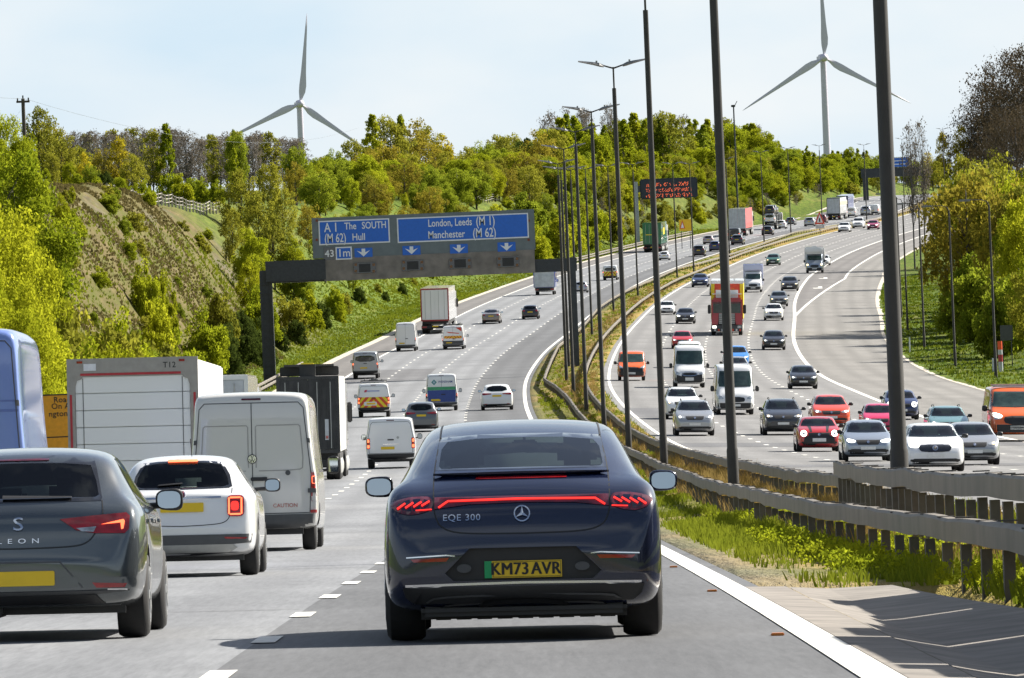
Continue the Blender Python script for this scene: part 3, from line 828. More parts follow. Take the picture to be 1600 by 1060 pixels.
def make_hero():
    spec = dict(ys=[0, .03, .08, .14, .24, .38, .47, .52, .62, .8, 1.05, 1.35, 1.7, 2.1, 2.6, 3.05, 3.45, 3.8, 4.02, 4.3, 4.6, 4.8, 4.9, 4.95],
        top=[(0, .62), (.03, .74), (.08, .88), (.14, .965), (.24, 1.045), (.38, 1.105), (.47, 1.135), (.52, 1.155), (.8, 1.245), (1.05, 1.315), (1.35, 1.395), (1.7, 1.465), (2.1, 1.505), (2.6, 1.512), (3.05, 1.47), (3.45, 1.34), (3.8, 1.17), (4.02, 1.06), (4.3, .98), (4.6, .88), (4.8, .78), (4.9, .68), (4.95, .58)],
        belt=[(0, .9), (.14, .95), (.38, .985), (.8, 1.0), (1.4, 1.0), (3.8, .97), (4.95, .9)],
        zb=[(0, .31), (.05, .25), (.2, .2), (.6, .19), (4.4, .17), (4.85, .2), (4.95, .3)],
        w=[(0, .81), (.04, .88), (.12, .925), (.3, .945), (.9, .953), (1.4, .94), (3.4, .94), (4.1, .93), (4.6, .88), (4.85, .8), (4.95, .72)],
        wt=[(0, .6), (.38, .64), (.52, .66), (.8, .67), (1.35, .64), (1.9, .60), (2.6, .6), (3.4, .63), (4.0, .68), (4.95, .6)],
        wheels=[.93, 4.05], r=.362, tw=.265, track=.945)
    v = Veh('saloon_car', spec, P_BLUE)
    inner = [(0, 1.178), (.545, 1.176), (.562, 1.195), (.545, 1.31), (.505, 1.36), (.3, 1.38), (0, 1.384)]
    outer = [(0, 1.165), (.585, 1.165), (.58, 1.25), (.562, 1.36), (.55, 1.392), (.3, 1.408), (0, 1.412)]
    full = inner+[(-a, b) for a, b in inner[-2:0:-1]]
    rec = [(-.36, .635), (.36, .635), (.53, .47), (.47, .415), (-.47, .415), (-.53, .47)]
    cut = MB(); cut.prism(rec, -.5, .045)
    v_old = v.body.data
    # panels are laid on the closed shell first, the openings are cut afterwards
    ring(v, 'window_surround', outer, inner, M_GLOSSB, off=.004)
    v.panel('rear_window', full, M_PANE, off=.003)
    ws = [(-.62, 1.10), (.62, 1.10), (.54, 1.40), (-.54, 1.40)]
    v.panel('windscreen', ws, M_PANEC, sgn=-1, off=.003)
    sw = [(1.25, 1.04), (3.6, 1.03), (2.95, 1.37), (1.95, 1.40), (1.45, 1.24)]
    for sg in (1, -1): v.panel('side_window', sw, M_PANE, axis='x', sgn=sg, off=.003)
    # boot lid gap
    gap = smoothpoly([(.553, 1.40), (.588, 1.2), (.597, 1.1), (.598, .95), (.592, .86), (.55, .775), (.42, .735), (0, .73)], 2, False)
    for sg in (1, -1): v.seam('panel_gap', [(sg*a, b) for a, b in gap], .009, M_INK, off=.003)
    # light band and lamps
    v.panel('light_band', [(-.592, .985), (.592, .985), (.592, .905), (.35, .933), (0, .94), (-.35, .933), (-.592, .905)], M_REDD, off=.007)
    v.seam('light_strip', [(-.565, .915), (-.50, .958), (0, .965), (.50, .958), (.565, .915)], .013, M_REDL, off=.012)
    for sg in (1, -1):
        lp = smoothpoly([(.603, .99), (.70, .995), (.80, .985), (.905, .95), (.86, .895), (.76, .862), (.603, .898)], 2)
        lo = v.panel('tail_lamp', [(sg*a, b) for a, b in lp], M_REDD, off=.007)
        for k in range(4):
            x = .625+k*.055
            v.seam('lamp_core', [(sg*x, .962-.004*k), (sg*(x+.055), .93-.006*k)], .013, M_REDL, off=.011, parent=lo)
        v.seam('lamp_core', [(sg*.61, .905), (sg*.72, .9)], .008, M_REDL, off=.011, parent=lo)
        v.panel('reflector', [(sg*.50, .575), (sg*.76, .568), (sg*.74, .548), (sg*.52, .55)], M_RED, off=.006)
        v.seam('bumper_crease', [(sg*.46, .585), (sg*.52, .592), (sg*.79, .58)], .008, M_CHROME, off=.004)
        v.seam('chrome_trim', [(sg*.52, .395), (sg*.62, .372), (sg*.70, .37), (sg*.79, .385)], .011, M_CHROME, off=.009)
        v.panel('exhaust_trim', ell(sg*.40, .50, .05, .03, 12), M_GREYP, off=.004)
        v.seam('panel_gap', [(sg*.93, .70), (sg*.95, .72)], .006, M_INK, off=.003)
        v.mirror(sg, .92, 3.3, 1.055, P_BLUE if sg > 0 else M_GLOSSB, w=.205, h=.15, taper=.25)
        fl = smoothpoly([(.597, 1.0), (.72, 1.02), (.84, 1.0)], 2, False)
    v.seam('chrome_trim', [(-.80, .388), (0, .398), (.80, .388)], .016, M_CHROME, off=.01)
    # black valance with two tiers
    v.panel('valance', [(-.82, .375), (.82, .375), (.80, .31), (.74, .262), (-.74, .262), (-.80, .31)], M_BLACK, off=.022)
    vb_ = MB(); vb_.box(-.70, .70, .07, .5, .175, .262, bev=.03); vb_.build('diffuser', M_BLACK, v.root, smooth=True)
    for z, a in ((.315, .58), (.262, .50)):
        v.seam('valance_rib', smoothpoly([(-a-.08, z-.045), (-a, z), (a, z), (a+.08, z-.045)], 2, False), .014, M_GREYP, off=.016)
    v.seam('valance_rib', smoothpoly([(-.3, .235), (-.2, .268), (.2, .268), (.3, .235)], 2, False), .03, M_BLACK, off=.03)
    ub = MB(); ub.box(-.70, .70, .25, 1.2, .155, .25)
    for k in range(9): ub.box(-.6+k*.14, -.50+k*.14, .3, .9, .148, .16)
    ub.build('undertray', M_CHASSIS, v.root)
    # plate in its recess
    me = boolean(v.body.data, mb_mesh(cut)); me.materials.clear(); me.materials.append(P_BLUE); me.materials.append(M_BLACK); smooth_mesh(me, 38)
    v.body.data = me
    pb = MB(); pb.box(-.262, .262, .02, .05, .43, .545); po = pb.build('number_plate', M_PLY, v.root)
    g = MB(); g.box(-.262, -.212, .0175, .02, .43, .545); g.build('green_band', plain('plate_green', (.0, .33, .1), .4), po)
    for txt, cx in (('KM73', -.09), ('AVR', .155)):
        vs, fs = text_mesh(txt, .105, 1.06, 0); tb = MB(); tb.add([(cx+a*.98, .0165, .487+b*1.12) for a, b in vs], fs); tb.add([(cx+a*.98+.004, .0161, .487+b*1.12) for a, b in vs], fs); tb.add([(cx+a*.98-.004, .0157, .487+b*1.12) for a, b in vs], fs); tb.build('plate_lettering', M_INK, po, fix=False)
    b = MB()
    for k in range(4):
        x0, x1, z0, z1 = [(-.205, .255, .436, .4385), (-.205, .255, .5365, .539), (-.205, -.2025, .436, .539), (.2525, .255, .436, .539)][k]
        b.box(x0, x1, .0168, .019, z0, z1)
    b.build('plate_border', M_INK, po)
    # badges
    v.text('badge_lettering', 'EQE 300', -.41, .843, .062, M_CHROME, sx=1.05, off=.011, space=1.12)
    rg = MB()
    for k in range(28):
        a, c = 2*PI*k/28, 2*PI*(k+1)/28
        rg.add([s_ for r in (.047, .056) for s_ in (v._proj(r*math.cos(a), .865+r*math.sin(a), 'y', 1, .014), v._proj(r*math.cos(c), .865+r*math.sin(c), 'y', 1, .014))], [(0, 1, 3, 2)])
    for k in range(3):
        a = PI/2+2*PI*k/3
        pts = [(.05*math.cos(a), .05*math.sin(a)), (.011*math.cos(a+PI/3), .011*math.sin(a+PI/3)), (0, 0), (.011*math.cos(a-PI/3), .011*math.sin(a-PI/3))]
        rg.add([v._proj(p[0], .865+p[1], 'y', 1, .015) for p in pts], [(0, 1, 2, 3)])
    rg.build('star_badge', M_CHROME, v.root, fix=False)
    # spoiler lip with the high brake lamp beneath it
    lip = MB(); N = 14
    for i in range(N+1):
        x = -.6+1.2*i/N; e = abs(x)/.6; bow = .035*e*e; th = .034*(1-.75*e**3)
        yy = .44+bow; z = 1.145-.006*e
        lip.v += [(x, yy, z), (x, yy-.055*(1-.8*e**4), z+.006), (x, yy-.05*(1-.8*e**4), z+.006-th*.45), (x, yy+.01, z-th)]
    for i in range(N):
        for k in range(4): lip.f.append([i*4+k, i*4+(k+1) % 4, i*4+4+(k+1) % 4, i*4+4+k]); lip.m.append(0)
    lip.build('spoiler_lip', P_BLUE, v.root, smooth=True)
    v.panel('high_brake_lamp', [(-.31, 1.118), (.31, 1.118), (.31, 1.103), (-.31, 1.103)], M_RED, off=.012)
    hollow(v, (.75, 3.75), .75, [('y', full, -.5, 1.9), ('y', ws, 2.9, 5.5), ('x', sw, -2, 2)])
    seat(v, -.40, 2.35, .6, .56, .5); seat(v, .40, 2.35, .6, .58, .54)
    p = MB(); p.box(.33, .47, 2.55, 2.7, 1.2, 1.36, bev=.06); p.box(.2, .6, 2.52, 2.72, .8, 1.16, bev=.09); p.build('driver_silhouette', M_SEAT, v.root, smooth=True)
    rs = MB(); rs.box(-.6, .6, 1.05, 1.2, .6, 1.12, bev=.06)
    rs.build('rear_seat', M_SEAT, v.root, smooth=True)
    ds = MB(); ds.box(-.68, .68, 3.35, 3.9, .8, 1.06, bev=.05); ds.build('dashboard', M_SEAT, v.root)
    mi = MB(); mi.box(-.06, .12, 3.0, 3.03, 1.31, 1.37, bev=.02); mi.tube([(.03, 3.03, 1.36), (.03, 3.1, 1.44)], .012, 6); mi.build('interior_mirror', M_BLACK, v.root)
    # roof seams and shark fin
    for sg in (1, -1): v.seam('roof_gap', [(sg*.555, 1.45), (sg*.545, 2.2), (sg*.55, 3.0)], .012, M_INK, axis='z', off=.003)
    return v
hero = make_hero()
place(hero.root, 'A', 820, 997, 431, 1.90, .93, 'dark navy blue saloon with a full width red light strip, number plate KM73 AVR', 'car')

# ================================================================== other near cars
def make_grey_hatch():
    P = paint('steel_grey_metallic', (.10, .115, .125), metal=.6, rough=.2, dirt=.3)
    spec = dict(ys=[0, .03, .08, .14, .2, .3, .45, .6, .72, .9, 1.3, 1.9, 2.4, 2.9, 3.25, 3.6, 3.95, 4.15, 4.25],
        top=[(0, .6), (.03, .72), (.08, .9), (.14, .98), (.2, 1.03), (.3, 1.11), (.45, 1.22), (.6, 1.34), (.72, 1.40), (.9, 1.43), (1.3, 1.455), (1.9, 1.455), (2.4, 1.4), (2.9, 1.2), (3.25, 1.03), (3.6, .96), (3.95, .86), (4.15, .75), (4.25, .6)],
        belt=[(0, .9), (.2, .95), (.6, 1.0), (1.3, 1.0), (3.2, .95), (4.25, .85)], zb=[(0, .36), (.06, .27), (.4, .22), (3.9, .18), (4.2, .22), (4.25, .3)],
        w=[(0, .74), (.04, .81), (.12, .87), (.3, .895), (.7, .908), (1.3, .895), (3.4, .9), (3.9, .87), (4.15, .78), (4.25, .66)],
        wt=[(0, .6), (.3, .62), (.6, .6), (.9, .6), (1.4, .58), (2.2, .58), (3.2, .64), (4.25, .6)], wheels=[.83, 3.46], r=.325, tw=.225, track=.90)
    v = Veh('hatchback', spec, P)
    inner = [(0, 1.075), (.55, 1.075), (.575, 1.09), (.55, 1.2), (.505, 1.315), (.3, 1.335), (0, 1.34)]
    full = inner+[(-a, b) for a, b in inner[-2:0:-1]]
    outer = [(0, 1.045), (.595, 1.045), (.6, 1.07), (.55, 1.29), (.52, 1.385), (.3, 1.405), (0, 1.41)]
    ring(v, 'window_surround', outer, inner, M_GLOSSB, off=.004)
    v.panel('rear_window', full, M_PANE, off=.003)
    ws = [(-.6, 1.06), (.6, 1.06), (.53, 1.36), (-.53, 1.36)]
    v.panel('windscreen', ws, M_PANEC, sgn=-1, off=.003)
    for sg in (1, -1):
        v.panel('side_window', [(.95, 1.1), (1.75, 1.035), (1.72, 1.37), (1.25, 1.36)], M_GLASS, axis='x', sgn=sg, off=.004)
        v.panel('side_window', [(1.8, 1.03), (2.95, 1.0), (2.5, 1.3), (1.78, 1.37)], M_GLASS, axis='x', sgn=sg, off=.004)
        v.seam('window_trim', [(.9, 1.075), (1.75, 1.0), (3.0, .97)], .018, M_CHROME, axis='x', sgn=sg)
        v.seam('door_gap', [(1.77, 1.0), (1.77, .45), (1.72, .3)], .008, M_INK, axis='x', sgn=sg)
        v.seam('door_gap', [(2.85, .98), (2.85, .4)], .008, M_INK, axis='x', sgn=sg)
        v.panel('door_handle', rrect(1.62, .88, .2, .03, .012), P, axis='x', sgn=sg, off=.03)
        v.panel('door_handle', rrect(2.62, .87, .2, .03, .012), P, axis='x', sgn=sg, off=.03)
        lp = [(.30, .915), (.52, .935), (.78, .955), (.805, .93), (.80, .83), (.77, .80), (.55, .805), (.42, .83)]
        lo = v.panel('tail_lamp', [(sg*a, b) for a, b in lp], M_RED, off=.008)
        v.panel('lamp_clear', [(sg*a, b) for a, b in [(.42, .845), (.565, .855), (.545, .815), (.46, .82)]], M_LAMP, off=.012, parent=lo)
        v.panel('lamp_core', [(sg*a, b) for a, b in [(.6, .87), (.76, .905), (.77, .89), (.76, .835), (.745, .83), (.74, .88)]], M_REDG, off=.012, parent=lo)
        v.panel('reflector', [(sg*.53, .435), (sg*.78, .425), (sg*.76, .395), (sg*.56, .397)], M_RED, off=.006)
        v.seam('chrome_trim', [(sg*.64, .383), (sg*.78, .378)], .012, M_CHROME, off=.008)
        v.seam('panel_gap', [(sg*a, b) for a, b in smoothpoly([(.6, 1.05), (.615, .94), (.57, .82), (.5, .73), (.38, .705), (0, .70)], 2, False)], .009, M_INK)
        v.panel('sensor', ell(sg*.40, .45, .035, .035, 14), P, off=.006)
    v.panel('valance', [(-.80, .375), (.80, .375), (.72, .26), (-.72, .26)], M_GREYP, off=.012)
    v.panel('valance', [(-.55, .345), (.55, .345), (.62, .275), (-.62, .275)], M_BLACK, off=.02)
    rec = [(-.4, .60), (.34, .60), (.44, .42), (-.44, .42)]
    v.seam('plate_recess', [(-.46, .40), (-.36, .595), (.3, .595), (.46, .40)], .012, M_GREYP)
    v.plate(.475, cx=0)
    v.panel('wiper', [(-.12, 1.10), (.38, 1.085), (.38, 1.075), (-.12, 1.075)], M_BLACK, off=.03)
    v.panel('high_brake_lamp', [(-.2, 1.375), (.2, 1.375), (.2, 1.36), (-.2, 1.36)], M_REDD, off=.012)
    v.text('badge', 'S', -.0, .88, .14, M_CHROME, sx=1.3, off=.014)
    v.text('badge_lettering', 'LEON', 0, .755, .052, M_CHROME, sx=1.45, off=.01, space=2.0)
    v.mirror(1, .86, 2.95, 1.03, M_BLACK, w=.21, h=.17, taper=-.4); v.mirror(-1, .93, 2.95, 1.03, P, w=.24, h=.17)
    b = MB(); b.box(-.75, .75, .3, 1.3, .2, .3); b.tube([(-.2, .2, .24), (-.2, .9, .24)], .07, 10); b.build('undertray', M_CHASSIS, v.root)
    hollow(v, (.5, 3.1), .7, [('y', full, -.5, 1.7), ('y', ws, 2.2, 4.6)])
    seat(v, .37, 1.95, .6, .62, .52); seat(v, -.37, 1.95, .6, .55, .5)
    p = MB(); p.box(.3, .46, 2.1, 2.25, 1.17, 1.33, bev=.06); p.box(.18, .58, 2.1, 2.3, .8, 1.15, bev=.08); p.build('driver_silhouette', M_SEAT, v.root, smooth=True)
    r_ = MB(); r_.box(-.62, .62, .8, .95, .6, 1.05, bev=.06)
    for x in (-.1, .4, -.5): r_.box(x-.12, x+.12, .82, .92, 1.04, 1.15, bev=.04)
    r_.build('rear_seat', M_SEAT, v.root, smooth=True)
    mi = MB(); mi.box(-.12, .12, 2.5, 2.53, 1.27, 1.34, bev=.025); mi.build('interior_mirror', M_BLACK, v.root)
    return v
def make_white_crossover():
    P = M_WHITEP
    spec = dict(ys=[0, .03, .08, .14, .22, .32, .45, .58, .7, .9, 1.3, 1.9, 2.4, 2.9, 3.25, 3.6, 3.95, 4.15, 4.25],
        top=[(0, .6), (.03, .76), (.08, .95), (.14, 1.0), (.22, 1.04), (.32, 1.12), (.45, 1.26), (.58, 1.37), (.7, 1.42), (.9, 1.45), (1.3, 1.465), (1.9, 1.465), (2.4, 1.42), (2.9, 1.25), (3.25, 1.05), (3.6, .98), (3.95, .9), (4.15, .78), (4.25, .6)],
        belt=[(0, .88), (.2, .94), (.6, 1.0), (1.3, 1.0), (3.2, .95), (4.25, .85)], zb=[(0, .37), (.06, .27), (.4, .23), (3.9, .2), (4.2, .24), (4.25, .3)],
        w=[(0, .70), (.04, .78), (.12, .84), (.3, .875), (.7, .898), (1.3, .885), (3.4, .89), (3.9, .86), (4.15, .78), (4.25, .66)],
        wt=[(0, .6), (.3, .6), (.6, .55), (.9, .54), (1.4, .53), (2.2, .53), (3.2, .62), (4.25, .6)], wheels=[.8, 3.37], r=.33, tw=.225, track=.885)
    v = Veh('crossover', spec, P)
    inner = [(0, 1.07), (.5, 1.08), (.56, 1.10), (.54, 1.2), (.46, 1.345), (.3, 1.37), (0, 1.38)]
    full = inner+[(-a, b) for a, b in inner[-2:0:-1]]
    v.panel('rear_window', full, M_PANE, off=.004)
    ring(v, 'window_surround', [(0, 1.05), (.56, 1.06), (.6, 1.08), (.57, 1.22), (.48, 1.375), (.3, 1.395), (0, 1.4)], inner, M_GLOSSB, off=.004)
    ws = [(-.58, 1.08), (.58, 1.08), (.5, 1.36), (-.5, 1.36)]
    v.panel('windscreen', ws, M_PANEC, sgn=-1, off=.003)
    lamps = []
    for sg in (1, -1):
        v.panel('side_window', [(1.0, 1.12), (1.75, 1.06), (1.72, 1.36), (1.2, 1.34)], M_GLASS, axis='x', sgn=sg, off=.004)
        v.panel('side_window', [(1.8, 1.05), (2.95, 1.03), (2.5, 1.3), (1.78, 1.36)], M_GLASS, axis='x', sgn=sg, off=.004)
        lo = v.panel('tail_lamp', rrect(sg*.645, .845, .205, .255, .05), M_RED, off=.02)
        v.panel('lamp_core', rrect(sg*.635, .845, .09, .11, .03), M_REDL, off=.026, parent=lo)
        for k in range(4):
            a = [(-.075, .0, .02, .2), (.075, .0, .02, .2), (0, .1, .13, .02), (0, -.1, .13, .02)][k]
            v.panel('lamp_core', rrect(sg*.64+a[0], .845+a[1], a[2], a[3], .008), M_REDG, off=.024, parent=lo)
        v.panel('reflector', [(sg*.5, .475), (sg*.78, .465), (sg*.76, .445), (sg*.52, .45)], M_RED, off=.02)
        v.seam('panel_gap', [(sg*a, b) for a, b in smoothpoly([(.60, 1.06), (.585, .75), (.54, .66), (.42, .625), (0, .61)], 2, False)], .009, M_INK)
        v.seam('arch_trim', [(.8+.40*math.cos(a), .345+.40*math.sin(a)) for a in np.linspace(0, PI, 14)], .05, M_GREYP, axis='x', sgn=sg)
        v.mirror(sg, .9, 2.9, 1.08, M_BLACK if sg > 0 else P, w=.2, h=.17)
    v.panel('bumper_trim', [(-.84, .505), (.84, .505), (.82, .40), (.6, .385), (-.6, .385), (-.82, .40)], M_GREYP, off=.015)
    v.panel('skid_plate', [(-.6, .385), (.6, .385), (.66, .345), (.56, .285), (-.56, .285), (-.66, .345)], M_SILVP, off=.018)
    v.panel('valance', [(-.72, .285), (.72, .285), (.66, .23), (-.66, .23)], M_BLACK, off=.02)
    v.plate(.835)
    v.seam('chrome_trim', smoothpoly([(-.47, .95), (-.1, .95), (0, .94), (.1, .95), (.47, .955)], 2, False), .022, M_CHROME, off=.014)
    v.panel('round_badge', ell(0, .99, .045, .045), M_CHROME, off=.012)
    v.panel('round_badge', ell(0, .99, .034, .034), plain('maroon_enamel', (.08, .01, .02), .3), off=.017)
    v.panel('high_brake_lamp', rrect(0, 1.40, .36, .03, .012), M_REDG, off=.04)
    v.panel('wiper', [(-.3, 1.10), (0, 1.12), (.0, 1.135), (-.28, 1.118)], M_BLACK, off=.03)
    a = MB(); a.tube([(.1, .85, 1.45), (.09, .78, 1.66)], .006, 6); a.build('aerial', M_BLACK, v.root)
    b = MB(); b.box(-.72, .72, .3, 1.3, .19, .3); b.build('undertray', M_CHASSIS, v.root)
    hollow(v, (.5, 3.1), .7, [('y', full, -.5, 1.7), ('y', ws, 2.2, 4.6)])
    seat(v, .35, 1.95, .6, .6, .5); seat(v, -.35, 1.95, .6, .6, .5)
    mi = MB(); mi.box(-.12, .12, 2.5, 2.53, 1.27, 1.35, bev=.025); mi.build('interior_mirror', M_BLACK, v.root)
    return v

def van_spec(L, W_, H, high=True):
    """panel van: upright tail, short sloping nose"""
    if high:
        top = [(0, H-.28), (.03, H-.12), (.08, H-.05), (.2, H-.02), (1.2, H), (L-1.75, H-.02), (L-1.5, H-.1), (L-1.3, H-.32), (L-.78, 1.48), (L-.6, 1.32), (L-.3, 1.16), (L-.1, .98), (L, .72)]
    else:
        top = [(0, H-.22), (.03, H-.1), (.08, H-.045), (.2, H-.015), (1.2, H), (L-1.95, H-.02), (L-1.65, H-.12), (L-.95, 1.28), (L-.7, 1.16), (L-.3, 1.02), (L-.1, .88), (L, .66)]
    return dict(ys=[p[0] for p in top], top=top, belt=[(0, 1.2), (L-1.2, 1.2), (L-.6, 1.08), (L, .85)], zb=[(0, .42), (.08, .36), (.5, .3), (L-.4, .24), (L, .3)],
        w=[(0, W_/2-.05), (.03, W_/2-.02), (.12, W_/2), (L-1.4, W_/2), (L-.6, W_/2-.03), (L-.2, W_/2-.1), (L, W_/2-.2)],
        wt=[(0, W_/2-.2), (.2, W_/2-.17), (L-1.6, W_/2-.17), (L-.9, W_/2-.2), (L, W_/2-.3)], boxy=.8, wheels=[1.02 if high else .98, L-.98], r=.345, tw=.22, track=W_/2-.06)
def van_nose(v, L, W_, H, high, face='dark', grille=True):
    zc, zr = (1.5, H-.34) if high else (1.3, H-.2)
    hw0, hw1 = W_/2-.12, W_/2-.24
    v.panel('windscreen', [(-hw0, zc-.04), (0, zc-.07), (hw0, zc-.04), (hw1, zr), (-hw1, zr)], M_GLASSG, sgn=-1, off=.008)
    for sg in (1, -1):
        v.panel('side_window', [(L-2.1, 1.28), (L-1.05, 1.25), (L-1.35, H-.38 if high else H-.2), (L-2.1, H-.38 if high else H-.2)], M_GLASS, axis='x', sgn=sg, off=.005)
        v.panel('headlamp', smoothpoly([(sg*a, b) for a, b in [(W_/2-.13, 1.06), (W_/2-.07, .9), (W_/2-.16, .80), (W_/2-.42, .82), (W_/2-.38, .93)]], 1), M_LAMP, sgn=-1, off=.01)
        v.mirror(sg, W_/2+.03, L-1.0 if high else L-1.2, 1.35 if high else 1.2, M_BLACK, w=.2, h=.3 if high else .22, glass=False)
        mg = MB(); x = sg*(W_/2+.13); yy = (L-1.0 if high else L-1.2)-.04; zz = 1.35 if high else 1.2
        mg.box(x-.075, x+.075, yy, yy+.006, zz-(.11 if high else .08), zz+(.11 if high else .08)); mg.build('mirror_glass', M_MIRROR, v.root)
    v.panel('grille', smoothpoly([(-.42, .93), (.42, .93), (.5, .78), (.4, .66), (-.4, .66), (-.5, .78)], 1), M_BLACK, sgn=-1, off=.012)
    v.panel('front_bumper', [(-W_/2+.1, .62), (W_/2-.1, .62), (W_/2-.12, .33), (-W_/2+.12, .33)], M_BLACK if face == 'dark' else M_GREYP, sgn=-1, off=.012)
    v.plate(.5, front=True, off=.03)
    v.seam('wiper', [(-.6, zc+.0), (0.1, zc-.04)], .025, M_BLACK, sgn=-1, off=.02)
def make_van(L=5.95, W_=2.02, H=2.55, high=True, lamps='tall', tailgate=False, mat=None, glassback=False, name='panel_van', plate_x=-.35, nose=True, rear=True):
    v = Veh(name, van_spec(L, W_, H, high), mat or M_WHITEP)
    hw = W_/2
    if rear:
        zt = H-.16; zb_ = .60
        frame = [(-hw+.13, zb_), (-hw+.10, 1.2), (-hw+.2, zt-.12), (-hw+.28, zt-.03), (hw-.28, zt-.03), (hw-.2, zt-.12), (hw-.10, 1.2), (hw-.13, zb_), (-hw+.13, zb_)]
        v.seam('door_gap', frame, .014, M_GREYP)
        if not tailgate:
            v.seam('door_gap', [(0, zb_), (0, zt-.03)], .014, M_GREYP)
            for sg in (1, -1):
                for z in (.95, 1.75*H/2.55):
                    v.panel('hinge', rrect(sg*(hw-.09), z, .13, .07, .01), M_GREYP, off=.03)
            v.panel('door_handle', rrect(.1, 1.15, .26, .06, .02), M_BLACK, off=.03)
        else:
            v.panel('door_handle', rrect(0, 1.12, .25, .05, .02), M_BLACK, off=.025)
        if glassback:
            v.panel('rear_window', smoothpoly([(-hw+.24, 1.25), (hw-.24, 1.25), (hw-.32, zt-.12), (-hw+.32, zt-.12)], 1), M_GLASS, off=.01)
        v.panel('rear_bumper', [(-hw+.02, .58), (hw-.02, .58), (hw-.04, .36), (-hw+.04, .36)], M_GREYP if high else M_BLACK, off=.03)
        for sg in (1, -1):
            if lamps == 'tall': q = rrect(sg*(hw-.055), 1.02, .10, .48, .02)
            elif lamps == 'square': q = rrect(sg*(hw-.10), .98, .13, .42, .03)
            else: q = rrect(sg*(hw-.07), .9, .1, .3, .02)
            lo = v.panel('tail_lamp', q, M_RED, off=.012)
            zc = 1.02 if lamps == 'tall' else .98
            v.panel('lamp_core', rrect(sg*(hw-(.055 if lamps == 'tall' else .10)), zc+.1, .07, .12, .02), M_REDG, off=.018, parent=lo)
            if lamps == 'square': v.panel('lamp_core', rrect(sg*(hw-.10), zc-.11, .09, .12, .02), M_REDG, off=.018, parent=lo)
        v.plate(.74 if not tailgate else .80, cx=plate_x if not tailgate else -.12, off=.015)
        v.panel('high_brake_lamp', rrect(0, zt+.03, .3, .03, .01), M_REDD, off=.012)
    if nose: van_nose(v, L, W_, H, high)
    b = MB(); b.box(-hw+.25, hw-.25, .2, L-.6, .26, .42); b.build('undertray', M_CHASSIS, v.root)
    return v

def place_at(root, carr, x, y, label, cat, mat=None, group=None, scale=(1, 1, 1)):
    fz = zA if carr == 'A' else zB
    orient(root, Vector((x, y, float(fz(x, y)))), carr, scale); tag(root, label, cat, group)
    if mat: set_paint(root, mat)
    return root

v = make_grey_hatch()
place(v.root, 'A', 43, 1000, 388, 1.82, .83, 'steel grey hatchback half out of the frame at the bottom left, blank yellow plate', 'car', hs=.965)
v = make_white_crossover()
place(v.root, 'A', 291, 901, 232, 1.796, .8, 'white crossover with square glowing tail lamps and grey bumper, ahead of the grey hatchback', 'car')
P_DWHITE = paint('dusty_white_paint', (.62, .61, .58), rough=.5, dirt=.75)
vb = make_van(mat=P_DWHITE, plate_x=-.5, lamps='tall')
for hgt, a in ((1.95, .38), (1.28, .0)):
    pass
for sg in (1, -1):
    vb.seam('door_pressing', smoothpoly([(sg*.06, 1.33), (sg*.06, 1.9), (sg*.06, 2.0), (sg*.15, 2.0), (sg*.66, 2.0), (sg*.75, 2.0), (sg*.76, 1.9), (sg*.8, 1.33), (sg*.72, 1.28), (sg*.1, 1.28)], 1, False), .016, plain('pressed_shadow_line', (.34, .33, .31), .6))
vb.panel('round_badge', ell(0, 1.47, .075, .075), M_GREYP, off=.012)
vb.panel('round_badge', ell(0, 1.47, .062, .062), M_CHROME, off=.016)
vb.text('badge_lettering', 'V', 0, 1.497, .085, M_INK, off=.022); vb.text('badge_lettering', 'W', 0, 1.44, .085, M_INK, off=.022)
vb.panel('lock_cap', ell(.55, 1.24, .04, .04), M_GREYP, off=.012)
vb.text('door_lettering', 'CAUTION', .5, .72, .085, plain('red_lettering', (.45, .08, .06), .6), off=.01)
vb.panel('reflector', rrect(.94, .62, .1, .05, .01), M_RED, off=.035)
place_at(vb.root, 'A', -4.14, 120.5, 'dusty white high roof van with twin rear doors and red CAUTION lettering', 'van', scale=(1, 1, .98))
P_BVAN = paint('pale_blue_paint', (.16, .24, .55), rough=.22, dirt=.3)
v = make_van(L=6.2, W_=2.05, H=3.02, mat=P_BVAN, nose=False)
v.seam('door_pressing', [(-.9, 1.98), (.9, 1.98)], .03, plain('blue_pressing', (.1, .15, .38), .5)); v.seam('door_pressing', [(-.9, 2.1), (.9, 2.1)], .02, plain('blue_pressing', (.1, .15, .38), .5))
place_at(v.root, 'A', -7.28, 99, 'tall pale blue panel van cut off by the left edge of the picture', 'van', scale=(1, 1, 1.05))
